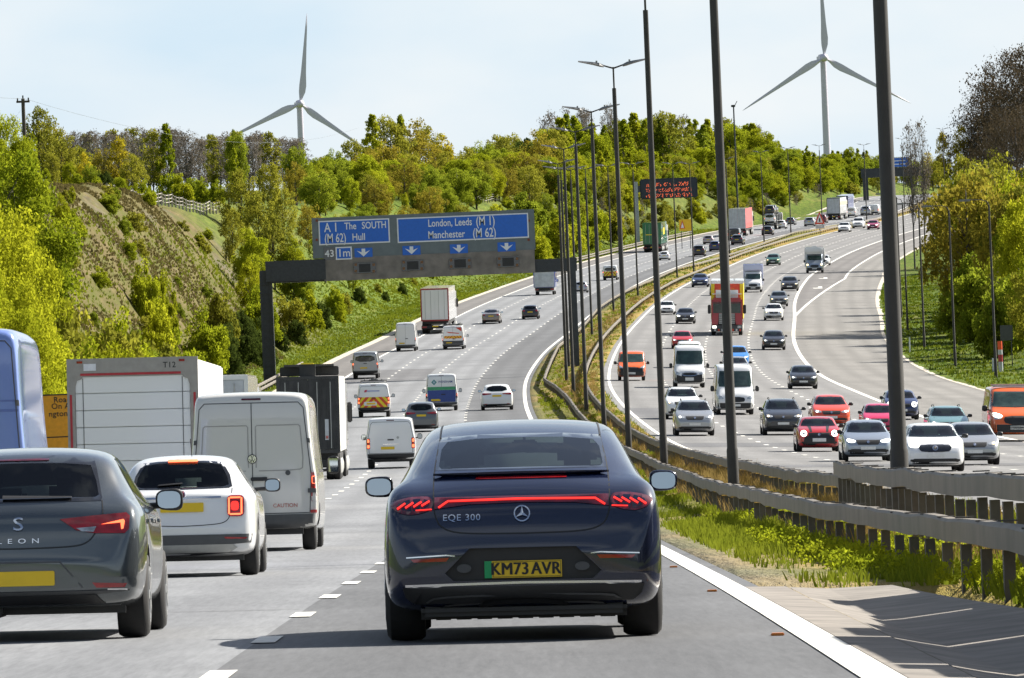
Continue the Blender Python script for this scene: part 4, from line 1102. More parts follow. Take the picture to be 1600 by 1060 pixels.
# ================================================================== generic cars
def car_spec(kind):
    if kind == 'hatch':
        L = 4.2; top = [(0, .62), (.03, .75), (.1, .92), (.2, 1.0), (.4, 1.2), (.58, 1.36), (.8, 1.42), (1.3, 1.46), (1.9, 1.46), (2.4, 1.39), (2.8, 1.2), (3.15, 1.03), (3.5, .95), (3.9, .84), (4.1, .73), (4.2, .58)]; W_ = 1.78; r = .315; wb = [.72, 3.32]; wt = .58
    elif kind == 'suv':
        L = 4.5; top = [(0, .72), (.03, .86), (.1, 1.05), (.2, 1.15), (.4, 1.36), (.58, 1.54), (.8, 1.6), (1.3, 1.64), (2.0, 1.64), (2.5, 1.57), (2.95, 1.36), (3.3, 1.17), (3.7, 1.09), (4.15, .98), (4.38, .84), (4.5, .66)]; W_ = 1.86; r = .35; wb = [.8, 3.5]; wt = .62
    elif kind == 'saloon':
        L = 4.7; top = [(0, .66), (.03, .8), (.09, .95), (.2, 1.01), (.5, 1.05), (.75, 1.09), (1.05, 1.21), (1.45, 1.36), (1.9, 1.43), (2.4, 1.44), (2.85, 1.37), (3.25, 1.2), (3.65, 1.02), (4.0, .94), (4.4, .83), (4.6, .72), (4.7, .57)]; W_ = 1.83; r = .33; wb = [.95, 3.8]; wt = .57
    elif kind == 'estate':
        L = 4.75; top = [(0, .62), (.03, .75), (.1, .93), (.2, 1.03), (.4, 1.25), (.55, 1.4), (.8, 1.46), (1.5, 1.5), (2.3, 1.49), (2.8, 1.42), (3.2, 1.23), (3.6, 1.04), (4.0, .96), (4.4, .85), (4.65, .73), (4.75, .58)]; W_ = 1.81; r = .32; wb = [.95, 3.75]; wt = .59
    elif kind == 'retro':
        L = 3.85; top = [(0, .62), (.03, .76), (.1, .95), (.2, 1.02), (.38, 1.24), (.5, 1.36), (.75, 1.41), (1.3, 1.43), (1.8, 1.43), (2.25, 1.36), (2.55, 1.2), (2.85, 1.04), (3.2, .98), (3.55, .9), (3.75, .76), (3.85, .56)]; W_ = 1.73; r = .31; wb = [.62, 3.1]; wt = .59
    be = top[3][1]-.02
    return dict(ys=[p[0] for p in top], top=top, belt=[(0, be-.08), (.3, be-.03), (L-.95, be-.04), (L, be-.12)], zb=[(0, .34), (.07, .26), (.4, .21), (L-.3, .19), (L-.06, .22), (L, .3)],
        w=[(0, W_/2-.16), (.05, W_/2-.07), (.18, W_/2-.02), (.7, W_/2), (L-.9, W_/2-.005), (L-.3, W_/2-.05), (L-.08, W_/2-.13), (L, W_/2-.24)],
        wt=[(0, .58), (.5, wt+.03), (1.2, wt), (L*.55, wt), (L*.75, wt+.07), (L, .55)], wheels=wb, r=r, tw=.21, track=W_/2-.015), W_, be
def make_car(kind, name, rear='std', front='std', mat=None):
    spec, W_, be = car_spec(kind)
    v = Veh(name, spec, mat or M_WHITEP); L = spec['ys'][-1]; hw = W_/2; H = max(p[1] for p in spec['top']); r = spec['r']
    # --- rear
    if kind == 'saloon': z0, z1, b0, b1 = be+.1, H-.08, .60, .5
    else: z0, z1, b0, b1 = be+.06, H-.09, .60 if kind != 'suv' else .63, .5
    gl = v.panel('rear_window', smoothpoly([(-b0, z0), (b0, z0), (b1, z1), (-b1, z1)], 1), M_GLASSG, off=.008)
    for sg in (1, -1):
        lz = be-.12
        if rear == 'bar': q = [(sg*.30, lz+.06), (sg*(hw-.13), lz+.09), (sg*(hw-.08), lz), (sg*(hw-.16), lz-.05), (sg*.34, lz)]
        elif rear == 'tall': q = [(sg*(hw-.22), lz+.24), (sg*(hw-.14), lz+.2), (sg*(hw-.1), lz-.08), (sg*(hw-.26), lz-.08)]
        else: q = smoothpoly([(sg*(hw-.40), lz+.08), (sg*(hw-.12), lz+.11), (sg*(hw-.08), lz-.05), (sg*(hw-.3), lz-.07)], 1)
        lo = v.panel('tail_lamp', q, M_RED, off=.01)
        v.panel('lamp_core', rrect(sg*(hw-.2), lz+.02, .12, .05, .01), M_REDG if rear == 'lit' else M_REDD, off=.016, parent=lo)
        v.panel('reflector', rrect(sg*(hw-.3), .40, .16, .04, .01), M_RED, off=.012)
    v.panel('valance', [(-hw+.12, .40), (hw-.12, .40), (hw-.2, .26), (-hw+.2, .26)], M_BLACK, off=.012)
    v.plate(be-.22 if kind != 'retro' else be-.2, off=.015)
    # --- front
    zc = {'hatch': 1.03, 'suv': 1.18, 'saloon': 1.03, 'estate': 1.05, 'retro': 1.05}[kind]
    w0, w1 = hw-.19, hw-.31
    v.panel('windscreen', [(-w0, zc+.0), (-w0*.5, zc-.015), (0, zc-.02), (w0*.5, zc-.015), (w0, zc+.0), (w1+.01, H-.13), (w1-.04, H-.08), (-w1+.04, H-.08), (-w1-.01, H-.13)], M_GLASSG, sgn=-1, off=.008)
    hz = be-.27 if kind != 'suv' else be-.27
    for sg in (1, -1):
        if front == 'round':
            lo = v.panel('headlamp', ell(sg*(hw-.27), hz+.02, .125, .13, 22), M_LAMPON, sgn=-1, off=.012)
            v.panel('lamp_core', ell(sg*(hw-.27), hz+.02, .05, .055, 14), M_LAMP, sgn=-1, off=.018, parent=lo)
        else:
            q = smoothpoly([(sg*(hw-.48), hz+.015), (sg*(hw-.28), hz+.08), (sg*(hw-.14), hz+.10), (sg*(hw-.15), hz-.03), (sg*(hw-.4), hz-.05)], 1)
            lo = v.panel('headlamp', q, M_LAMPON if front in ('lit',) else M_LAMP, sgn=-1, off=.01)
            if front in ('std', 'warm'): v.panel('lamp_core', ell(sg*(hw-.25), hz+.02, .06, .04, 12), M_LAMPW if front == 'warm' else M_LAMPON, sgn=-1, off=.016, parent=lo)
        v.panel('fog_lamp', rrect(sg*(hw-.25), .38, .14, .07, .02), M_BLACK, sgn=-1, off=.01)
        v.mirror(sg, hw-.05, L-1.45 if kind != 'retro' else L-1.2, be+.06, M_BLACK, w=.2, h=.15, glass=True)
        # side glass and trim
        x0, x1 = .62, L*.44
        zt_ = H-.12
        v.panel('side_window', [(x0+.12, be+.07), (x1, be+.03), (x1, zt_), (x0+.5, zt_-.03)], M_GLASS, axis='x', sgn=sg, off=.005)
        v.panel('side_window', [(x1+.05, be+.03), (L*.70, be+.02), (L*.585, zt_-.02), (x1+.05, zt_)], M_GLASS, axis='x', sgn=sg, off=.005)
    v.panel('grille', [(-.42, hz+.05), (.42, hz+.05), (.40, hz-.06), (.34, hz-.12), (-.34, hz-.12), (-.40, hz-.06)], M_BLACK, sgn=-1, off=.01)
    v.panel('badge', ell(0, hz-.02, .05, .05, 14), M_CHROME, sgn=-1, off=.018)
    v.panel('air_intake', [(-hw+.22, .40), (-hw+.3, .44), (hw-.3, .44), (hw-.22, .40), (hw-.24, .26), (-hw+.24, .26)], M_BLACK, sgn=-1, off=.012)
    v.plate(.47 if kind != 'suv' else .54, front=True, off=.02)
    b = MB(); b.box(-hw+.2, hw-.2, .3, L-.4, .16, .24); b.build('undertray', M_CHASSIS, v.root)
    rw = smoothpoly([(-b0+.03, z0+.02), (b0-.03, z0+.02), (b1-.02, z1-.02), (-b1+.02, z1-.02)], 1)
    fw = [(-w0+.04, zc+.03), (w0-.04, zc+.03), (w1-.03, H-.13), (w1-.07, H-.10), (-w1+.07, H-.10), (-w1+.03, H-.13)]
    sw = [(x0+.35, be+.09), (L*.66, be+.05), (L*.57, zt_-.05), (x0+.6, zt_-.06)]
    y0c, y1c = (1.0 if kind == 'saloon' else .45), L-1.0
    hollow(v, (y0c, y1c), be-.35, [('y', rw, -.5, 1.9), ('y', fw, L*.5, L+.5), ('x', sw, -2, 2)])
    for c_ in kids(v.root):
        if c_.name.split('.')[0] in ('rear_window', 'windscreen', 'side_window'): c_.data.materials[0] = M_PANED
    ym = L*.47
    for x in (-.36, .36): seat(v, x, ym, be-.4, H-be-.02, .48)
    mb = MB(); mb.box(.28, .44, ym+.16, ym+.34, be+.16, be+.38, bev=.07); mb.box(.14, .58, ym+.12, ym+.36, be-.35, be+.12, bev=.1); mb.build('driver_silhouette', M_SEAT, v.root, smooth=True)
    mb = MB(); mb.box(-.6, .6, L-1.5, L-1.1, be-.3, be-.02, bev=.05); mb.box(-.6, .6, L*.27, L*.27+.12, be-.4, be+.1, bev=.05); mb.build('dashboard', M_SEAT, v.root)
    return v
PAINTS = dict(white=(.8, .8, .8), silver=(.42, .43, .44), grey=(.13, .14, .15), dgrey=(.05, .053, .06), black=(.012, .012, .014), navy=(.012, .025, .10), blue=(.03, .22, .62), red=(.5, .015, .02), orange=(.8, .13, .01),
    redor=(.72, .06, .012), pink=(.62, .015, .10), green=(.01, .10, .055), teal=(.22, .42, .42), magenta=(.35, .03, .1), rose=(.40, .35, .35), bronze=(.24, .2, .17), lightblue=(.36, .41, .48), maroon=(.13, .012, .02), dgreen=(.01, .09, .045))
def PT(k): return paint(k+'_car_paint', PAINTS[k], metal=.55 if k in ('silver', 'grey', 'dgrey', 'bronze', 'rose', 'lightblue', 'teal') else .0, dirt=.22)
PROTO = {}
def proto(key):
    if key not in PROTO:
        a = key.split('/')
        if a[0] in ('hatch', 'suv', 'saloon', 'estate', 'retro'):
            nm = {'hatch': 'hatchback', 'suv': 'sport_utility_car', 'saloon': 'saloon_car', 'estate': 'estate_car', 'retro': 'small_car'}[a[0]]
            v = make_car(a[0], nm, a[1], a[2])
        elif a[0] == 'van': v = make_van(5.9, 2.0, 2.6, True, 'tall', False)
        elif a[0] == 'mvan': v = make_van(5.0, 1.94, 2.0, False, 'square', True)
        elif a[0] == 'mvang': v = make_van(5.0, 1.94, 1.98, False, 'short', True, glassback=True)
        PROTO[key] = [v, False]
    return PROTO[key]
def get(key):
    p = proto(key)
    if not p[1]: p[1] = True; return p[0].root, p[0]
    return copy_tree(p[0].root), p[0]
DIM = dict(hatch=(1.78, .72, 3.32), suv=(1.86, .8, 3.5), saloon=(1.83, .95, 3.8), estate=(1.81, .95, 3.75), retro=(1.73, .62, 3.1), van=(2.0, 1.02, 4.92), mvan=(1.94, .98, 4.02), mvang=(1.94, .98, 4.02))
GA, GB = 'traffic driving away on the near carriageway', 'oncoming traffic on the far carriageway'
def A(key, px, py, wpx, mat, label, cat='car', **k):
    r, v = get(key); D = DIM[key.split('/')[0]]
    return place(r, 'A', px, py, wpx, D[0], D[1], label, cat, mat if not isinstance(mat, str) else PT(mat), GA, **k)
def B(key, px, py, wpx, mat, label, cat='car', **k):
    r, v = get(key); D = DIM[key.split('/')[0]]
    return place(r, 'B', px, py, wpx, D[0], D[2], label, cat, mat if not isinstance(mat, str) else PT(mat), GB, **k)

# ------------------------------------------------ oncoming
B('suv/std/std', 1085, 681, 63, 'silver', 'silver sport utility car with black slatted grille, leading the lane beside the lamp columns')
B('suv/std/warm', 1066, 655, 56, 'white', 'white car with roof rails mostly hidden behind the silver sport utility car', hs=1.0)
B('suv/std/warm', 1223, 680, 64, 'dgrey', 'dark grey tall family car with two people in front, beside the red small car')
B('retro/std/round', 1279, 706, 70, 'red', 'red small car with round lit headlamps and dark bonnet stripes', hs=.95)
B('hatch/std/lit', 1355, 721, 79, 'lightblue', 'silver blue hatchback partly behind the thick near lamp column')
B('suv/std/lit', 1459, 737, 96, 'white', 'white sport utility car with a big black grille, in front of the barrier end', hs=.9)
B('estate/std/warm', 1521, 727, 82, 'silver', 'pale silver hatchback with a blue edged number plate beside the white sport utility car')
B('suv/std/std', 1482, 690, 66, 'teal', 'pale teal estate with roof rails showing only its roof and windscreen', hs=.95)
B('hatch/std/std', 1298, 668, 62, 'redor', 'bright orange red hatchback behind the red small car')
B('hatch/std/std', 1374, 679, 56, 'pink', 'pinkish red hatchback half hidden behind the thick lamp column', hs=1.05)
B('retro/std/round', 1408, 656, 56, 'navy', 'navy blue rounded small car emerging right of the thick lamp column')
B('hatch/std/std', 1255, 608, 45, 'black', 'black hatchback with blue edged plate close to the solid white edge line')
B('hatch/std/std', 1209, 547, 37, 'black', 'black car alone in the lane right of the red lorry')
B('saloon/std/warm', 1209, 501, 31, 'white', 'white saloon with one glowing fog lamp on the inside lane', hs=1.08)
B('hatch/std/warm', 1217, 479, 29, 'grey', 'grey car with orange glowing headlamps close behind the white saloon')
B('hatch/std/warm', 1234, 455, 28, 'black', 'black car with orange fog lamps below the blue motorhome')
B('hatch/std/warm', 1208, 415, 22, 'dgreen', 'dark green car with lit lamps in the outer lane')
B('saloon/std/lit', 1071, 506, 31, 'black', 'black saloon with bright lit headlamps left of the red lorry')
B('hatch/std/std', 1042, 492, 26, 'white', 'white car close to the grass reservation, cut by a lamp column')
B('saloon/std/std', 1094, 449, 27, 'navy', 'dark blue saloon with silver headlamps nearest the grass reservation')
B('suv/std/std', 1122, 462, 27, 'dgrey', 'dark car hidden behind the roof of the red lorry')
B('hatch/std/std', 1066, 545, 34, 'red', 'red hatchback behind the white vans')
B('hatch/std/std', 1150, 575, 42, 'blue', 'bright blue car behind the white high roof van')
B('saloon/std/std', 1150, 592, 44, 'silver', 'silver car with dark windscreen directly behind the white high roof van')
B('suv/std/std', 1319, 363, 22, 'white', 'white far car with black grille in the outer lane', hs=.9)
B('suv/std/std', 1341, 357, 23, 'white', 'taller white far car beside the magenta car')
B('hatch/std/lit', 1364, 359, 20, 'magenta', 'magenta far car half behind the thick lamp column')
B('hatch/std/std', 1287, 415, 20, 'white', 'white car peeping out from behind the blue motorhome')
B('mvan/std', 1077, 575, 40, 'white', 'white medium van behind the white high roof van with black bumper', 'van')
B('mvan/std', 987, 595, 45, 'orange', 'orange van with black front bumper in the outer lane beside the grass', 'van')
B('van/std', 1077, 606, 51, 'white', 'white high roof van with a black grille and black bumper in the middle lane', 'van')
B('van/std', 1148, 648, 62, 'white', 'white high roof van with grey bumper crossed by a lamp column', 'van', hs=.97)
r = B('mvan/std', 1587, 690, 84, 'orange', 'orange van with white lettered side and lit headlamp at the right edge', 'van', hs=1.0)
# ------------------------------------------------ driving away
A('mvan/std', 612, 732, 78, 'white', 'white medium van with square red lamps left of the blue saloon', 'van')
A('suv/bar/std', 659, 675, 53, 'grey', 'grey sport utility car with white roof overtaking the white medium van')
A('van/std', 691, 642, 51, 'white', 'white van with blue and green lower doors and a diamond sign', 'van', hs=.88)
A('mvan/std', 585, 652, 52, 'white', 'white van with red and yellow chevrons across its doors and ladders on its roof', 'van')
A('mvang/std', 572, 592, 42, 'silver', 'silver medium van alone in the inside lane', 'van')
A('suv/bar/std', 777, 641, 51, 'white', 'white coupe like sport utility car in the outer lane', hs=.9)
A('van/std', 635, 549, 33, 'white', 'white high roof van below the long blue sign', 'van', hs=1.05)
A('van/std', 709, 546, 35, 'white', 'white maintenance van with red top corner and chevron strip', 'van', hs=.82)
A('saloon/std/std', 768, 506, 29, 'bronze', 'bronze grey saloon below the big blue direction sign')
A('hatch/std/std', 829, 499, 27, 'black', 'black hatchback right of the bronze saloon')
A('hatch/std/std', 908, 458, 22, 'silver', 'silver car half hidden by the bunched lamp columns')
A('mvang/std', 954, 438, 24, 'white', 'white van with yellow chevron back beyond the bunched lamp columns', 'van', hs=.95)
A('hatch/std/std', 1038, 407, 17, 'white', 'white roofed dark hatchback beside the green lorry')
A('suv/std/std', 1092, 401, 20, 'black', 'black car with red lamps nearest the centre barrier')
A('hatch/std/std', 1107, 382, 17, 'rose', 'pinkish silver car ahead of the black car')
A('suv/std/std', 1117, 393, 18, 'navy', 'dark navy car behind the second lamp column', hs=1.02)
A('mvan/std', 1147, 376, 20, 'black', 'black van close behind the red sided lorry', 'van', hs=.95)
A('hatch/std/std', 1152, 383, 20, 'dgrey', 'dark grey hatchback passing the black van')
A('hatch/std/std', 1199, 368, 18, 'black', 'black hatchback behind the car transporter')
A('hatch/std/std', 1220, 358, 17, 'white', 'white hatchback beside the car transporter')
A('hatch/std/std', 1235, 352, 15, 'grey', 'grey hatchback just past the car transporter')
A('suv/std/std', 1265, 354, 17, 'silver', 'silver grey tall car left of the triangular warning sign', hs=.95)
A('suv/std/std', 1284, 349, 16, 'maroon', 'maroon tall car beside the triangular warning sign')
A('mvang/std', 1330, 340, 16, 'white', 'white van beside the far pale lorry', 'van')
A('suv/std/std', 1353, 337, 17, 'silver', 'silver tall car below the far gantry leg')
A('mvan/std', 1366, 336, 16, 'white', 'white van at the far gantry leg', 'van')
# ------------------------------------------------ extras on individual vans
def find(lbl):
    for o in bpy.data.objects:
        if o.get('label', '').startswith(lbl): return o
M_YEL = plain('reflective_yellow', (.8, .62, .02), .5, var=.06); M_REDR = plain('reflective_red', (.62, .06, .02), .5, var=.08)
M_VBLUE = plain('livery_blue', (.025, .06, .26), .4); M_VGRN = plain('livery_green', (.05, .32, .14), .4)
def onto(root, key, fn):
    """add painted panels to one copied vehicle, shaped on its prototype's body"""
    v = PROTO[key][0]; old = v.root; v.root = root
    fn(v); v.root = old
def chev(v, x0, x1, z0, z1, n=4, ym=M_YEL, rm=M_REDR):
    v.panel('chevron_panel', [(x0, z0), (x1, z0), (x1, z1), (x0, z1)], ym, off=.012)
    base = v; c = (x0+x1)/2
    for sg in (1, -1):
        hwid = (x1-x0)/2; st = hwid*2/n
        for k in range(-1, n):
            a = k*st; h = z1-z0; s_ = h*.9
            # stripe rising to the centre, clipped to the panel
            pts = [(a, 0), (a+st*.5, 0), (a+st*.5-s_, h), (a-s_, h)]
            def clip(P, lim, keep_less):
                out = []
                for i in range(len(P)):
                    p, q = P[i], P[(i+1) % len(P)]; ip = (p[0] <= lim) == keep_less or p[0] == lim; iq = (q[0] <= lim) == keep_less or q[0] == lim
                    if ip: out.append(p)
                    if ip != iq and abs(q[0]-p[0]) > 1e-9:
                        t_ = (lim-p[0])/(q[0]-p[0]); out.append((lim, p[1]+t_*(q[1]-p[1])))
                return out
            pts = clip(clip(pts, 0.004, False), hwid-.004, True) if len(pts) > 2 else []
            q = []
            for p in pts:
                if not q or math.hypot(p[0]-q[-1][0], p[1]-q[-1][1]) > .004: q.append(p)
            if len(q) >= 3: v.panel('chevron_stripe', [(c+sg*p[0], z0+p[1]) for p in q], rm, off=.018)
def f_hivis(v):
    chev(v, -.80, .80, .58, 1.18, 4)
    v.panel('door_lettering', [(-.5, 1.5), (.35, 1.5), (.35, 1.57), (-.5, 1.57)], plain('livery_pale_blue', (.3, .35, .6), .5), off=.01)
    v.panel('emblem', [(-.55, 1.47), (-.42, 1.47), (-.35, 1.6), (-.5, 1.6)], plain('livery_red', (.5, .05, .1), .5), off=.015)
    rk = MB()
    for y in (.7, 1.5, 2.3, 3.0): rk.tube([(-.75, y, 2.0), (-.75, y, 2.12), (.75, y, 2.12), (.75, y, 2.0)], .03, 6)
    for x in (-.5, -.2, .25, .5): rk.tube([(x, .4, 2.18), (x, 3.2, 2.18)], .035, 6)
    rk.box(-.15, .2, .5, .9, 2.12, 2.26); rk.build('roof_rack', M_GREYP, v.root)
    v.panel('plate_surround', rrect(-.2, .80, .75, .22, .06), M_WHITEP, off=.024); v.plate(.80, cx=-.16, off=.03)
onto(find('white van with red and yellow'), 'mvan/std', f_hivis)
def f_wen(v):
    v.panel('livery_panel', [(-.84, .62), (.84, .62), (.86, 1.45), (-.86, 1.45)], M_VBLUE, off=.012)
    v.panel('livery_panel', [(-.86, 1.46), (.86, 1.46), (.85, 1.68), (-.85, 1.68)], M_VGRN, off=.012)
    v.panel('emblem', [(-.5, 1.85), (-.36, 2.05), (-.22, 2.25), (-.36, 2.05)][:0] or [(-.62, 2.0), (-.45, 1.8), (-.28, 2.0), (-.45, 2.2)], plain('livery_teal', (.05, .25, .25), .4), off=.014)
    v.panel('emblem', [(-.53, 2.0), (-.45, 1.9), (-.37, 2.0), (-.45, 2.1)], plain('livery_pale', (.4, .5, .6), .4), off=.02)
    v.text('door_lettering', 'WENSHAM', .24, 2.02, .21, M_VBLUE, sx=.85, off=.014)
    v.plate(.78, cx=-.4, off=.025)
onto(find('white van with blue and green'), 'van/std', f_wen)
def f_rm(v):
    chev(v, -.78, .78, 1.2, 1.48, 6)
    v.panel('livery_corner', [(.25, 2.38), (.75, 2.38), (.78, 1.95)], M_REDR, off=.012)
    v.panel('livery_stripe', [(-.6, 1.95), (.55, 1.78), (.55, 1.70), (-.35, 1.80)], M_REDR, off=.012)
    v.panel('livery_lower', [(-.9, .95), (.9, .95), (.88, .6), (-.88, .6)], M_GREYP, off=.014)
    rk = MB()
    for y in (.6, 1.8, 3.0): rk.box(-.8, .8, y, y+.06, 2.64, 2.72)
    for x in (-.6, 0, .5): rk.box(x, x+.12, .3, 3.4, 2.73, 2.85)
    rk.build('roof_rack', M_GREYP, v.root)
onto(find('white maintenance van'), 'van/std', f_rm)
def f_pol(v):
    chev(v, -.78, .78, .55, 1.2, 4, plain('reflective_lime', (.7, .8, .03), .5), M_REDR)
onto(find('white van with yellow chevron back'), 'mvang/std', f_pol)
def f_cit(v):
    v.panel('round_badge', ell(.28, 1.2, .05, .05), M_SILVP, off=.012)
    v.panel('door_pressing', [(-.3, .93), (.3, .93), (.3, .97), (-.3, .97)], M_CHROME, off=.02)
onto(find('white medium van with square'), 'mvan/std', f_cit)
def f_stripes(v):
    for sg in (1, -1): v.panel('bonnet_stripe', [(sg*.30, 2.95), (sg*.42, 2.95), (sg*.36, 3.68), (sg*.27, 3.68)], M_BLACK, axis='z', off=.006)
    v.panel('black_front', smoothpoly([(-.55, .70), (.55, .70), (.62, .34), (-.62, .34)], 1), M_BLACK, sgn=-1, off=.016); v.plate(.5, front=True, off=.03)
onto(find('red small car with round'), 'retro/std/round', f_stripes)
def f_volvo(v):
    v.panel('wide_grille', smoothpoly([(-.46, .92), (.46, .92), (.50, .76), (.38, .66), (-.38, .66), (-.50, .76)], 1), M_GLOSSB, sgn=-1, off=.02)
    v.panel('round_badge', ell(0, .80, .085, .085), M_CHROME, sgn=-1, off=.028)
    v.panel('round_badge', ell(0, .80, .055, .055), M_BLACK, sgn=-1, off=.032)
onto(find('white sport utility car with a big'), 'suv/std/lit', f_volvo)
def f_rails(v):
    for sg in (1, -1):
        mb = MB(); mb.tube([(sg*.56, .7, 1.57), (sg*.58, .8, 1.66), (sg*.58, 2.3, 1.69), (sg*.57, 2.5, 1.62)], .02, 6); mb.build('roof_rail', M_BLACK, v.root)
for l in ('white car with roof rails', 'dark grey tall family'): onto(find(l), 'suv/std/warm', f_rails)
for l in ('silver sport utility car with black', 'pale teal estate'): onto(find(l), 'suv/std/std', f_rails)
def f_boxer(v):
    fr = smoothpoly([(-.48, .98), (.48, .98), (.42, .74), (-.42, .74)], 1)
    v.seam('grille_surround', fr+[fr[0]], .035, M_CHROME, sgn=-1, off=.022)
    v.panel('front_bumper', [(-.93, .85), (-.5, .80), (.5, .72), (.93, .85), (.92, .4), (-.92, .4)], M_BLACK, sgn=-1, off=.014); v.plate(.58, front=True, off=.03)
onto(find('white high roof van with a black grille'), 'van/std', f_boxer)
def f_custom(v):
    mb = MB(); mb.box(-.75, .75, 1.9, 2.0, 2.0, 2.06); mb.box(-.75, .75, 3.0, 3.1, 1.96, 2.04); mb.build('roof_bar', M_SILVP, v.root)
    v.panel('headlamp', smoothpoly([(.48, .95), (.86, 1.08), (.9, .92), (.62, .84)], 1), M_LAMPON, sgn=-1, off=.022)
    v.panel('wide_grille', smoothpoly([(-.5, .86), (.5, .86), (.42, .62), (-.42, .62)], 1), M_BLACK, sgn=-1, off=.02); v.plate(.52, front=True, off=.03)
onto(find('orange van with white lettered'), 'mvan/std', f_custom)
def f_dark_lower(v):
    v.panel('dark_bumper', [(-.9, .86), (.9, .86), (.9, .34), (-.9, .34)], M_BLACK, sgn=-1, off=.018); v.plate(.52, front=True, off=.03)
onto(find('orange van with black front'), 'mvan/std', f_dark_lower)

# ================================================================== lorries
def wheels_truck(parent, ys, R, xo, dual=True):
    for y in ys:
        for sg in (1, -1):
            mb = MB(); x1 = sg*xo; x0 = sg*(xo-(.55 if dual else .3))
            mb.lathe_x([(min(x0, x1), R*.9), (min(x0, x1)+.04, R), ((x0+x1)/2-.02, R), ((x0+x1)/2, R*.9), ((x0+x1)/2+.02, R), (max(x0, x1)-.04, R), (max(x0, x1), R*.9)], 20, 0, y, R)
            w_ = mb.build('wheel', M_TYRE, parent, smooth=True)
            rb = MB(); rb.lathe_x([(x1-.005, R*.6), (x1+sg*.02, R*.5), (x1+sg*.06, R*.2)], 16, 0, y, R); rb.build('rim', M_SILVP, w_)
def trailer(name, L, W_, H, z0, side, rear, frame, roofm=None, doors=True, lamps=True, wheels=(1.6, 2.9, 4.2), cab=None, cabcol=None, reefer=False):
    root = empty(name); hw = W_/2
    b = MB(); b.box(-hw, hw, .05, L, z0, H, bev=.03); b.build('box', side, root)
    f = MB(); t_ = .10
    f.box(-hw-.005, -hw+t_, -.0, .07, z0-.02, H+.01); f.box(hw-t_, hw+.005, -.0, .07, z0-.02, H+.01); f.box(-hw+t_, hw-t_, -.0, .07, H-t_, H+.012); f.box(-hw+t_, hw-t_, .0, .07, z0-.03, z0+.1)
    f.build('door_frame', frame, root)
    for sg in (1, -1):
        d = MB(); x0, x1 = sorted((sg*.008, sg*(hw-t_-.004))); d.box(x0, x1, .012, .06, z0+.105, H-t_-.005, bev=.01); do = d.build('rear_door', rear, root)
        r_ = MB()
        for x in (sg*.35, sg*.85): r_.tube([(x, .0, z0+.15), (x, .0, H-.2)], .018, 6)
        r_.build('locking_bar', M_SILVP, do)
    c = MB(); c.box(-hw+.1, hw-.1, .3, L-.3, z0-.28, z0-.01); c.box(-hw+.02, hw-.02, .1, .2, .45, .62); c.build('chassis', M_CHASSIS, root)
    bb = MB(); bb.box(-hw+.02, hw-.02, .02, .10, .5, .72); bo = bb.build('underrun_bar', M_CHASSIS, root)
    for sg in (1, -1):
        l_ = MB(); x0, x1 = sorted((sg*(hw-.5), sg*(hw-.06))); l_.box(x0, x1, -.02, .018, .53, .68); l_.build('tail_lamp', M_RED, bo)
        m_ = MB(); x0, x1 = sorted((sg*(hw-.12), sg*(hw-.5))); m_.box(x0, x1, 1.0, 1.03, .35, z0-.1); m_.build('mudflap', M_BLACK, root)
    p = MB(); p.box(-.26, .26, -.025, .015, .6, .72); p.build('number_plate', M_PLY, bo)
    wheels_truck(root, wheels, .5, hw-.02)
    if roofm:
        q = MB(); q.box(-hw+.02, hw-.02, .1, L-.05, H+.013, H+.03); q.build('roof', roofm, root)
    # tractor unit
    y0 = L+.35; cm = cabcol or M_WHITEP
    cb = MB(); cb.box(-1.22, 1.22, y0, y0+2.1, 1.0, min(H-.15, 3.6), bev=.12); cb.box(-1.2, 1.2, y0+.1, y0+2.15, .45, 1.0, bev=.06); co = cb.build('cab', cm, root)
    wheels_truck(root, (L-1.0, y0+1.1), .5, 1.2, False)
    for sg in (1, -1):
        m_ = MB(); m_.box(sg*1.3-.1, sg*1.3+.1, y0+1.7, y0+1.85, 2.0, 2.75, bev=.04); m_.tube([(sg*1.15, y0+1.8, 2.7), (sg*1.35, y0+1.8, 2.75)], .03, 6); m_.build('door_mirror', M_BLACK, root)
    return root
P_TW = paint('lorry_white', (.78, .78, .77), rough=.4, dirt=.35); P_TG = paint('lorry_green', (.012, .16, .075), rough=.4, dirt=.3); P_TR = paint('lorry_red_curtain', (.62, .09, .09), rough=.6, dirt=.3, coat=.2)
M_DKGREY = plain('dark_curtain', (.05, .05, .05), .75, var=.35, scale=1.3); M_FRED = plain('red_door_frame', (.32, .03, .03), .5); M_LGREY = plain('pale_grey_doors', (.5, .52, .54), .5, var=.2, scale=2)
def put(root, px, py, wpx, W_, axle, label, carr='A', cat='lorry', **k): return place(root, carr, px, py, wpx, W_, axle, label, cat, None, GA if carr == 'A' else GB, **k)
r = trailer('lorry', 11.5, 2.5, 4.0, 1.15, P_TW, P_TW, M_FRED, P_TW); put(r, 682, 521, 44, 2.5, 1.6, 'white box lorry with a dark red door frame below the long blue sign')
r = trailer('lorry', 9, 2.5, 3.95, 1.1, P_TG, P_TG, P_TG, P_TG)
g = MB(); g.box(1.251, 1.258, 3.2, 5.2, 2.3, 3.2); g.build('yellow_emblem', M_YEL, r); g = MB(); g.box(-.85, .1, -.012, -.002, 2.3, 2.42); g.build('yellow_lettering', M_YEL, r)
put(r, 1021, 394, 29, 2.5, 1.6, 'green lorry with yellow emblem passing under the electronic message sign')
r = trailer('lorry', 13.2, 2.5, 4.1, 1.15, P_TR, M_LGREY, M_LGREY, P_TW); put(r, 1154, 369, 26, 2.5, 1.6, 'lorry with red curtain sides, grey doors and white roof')
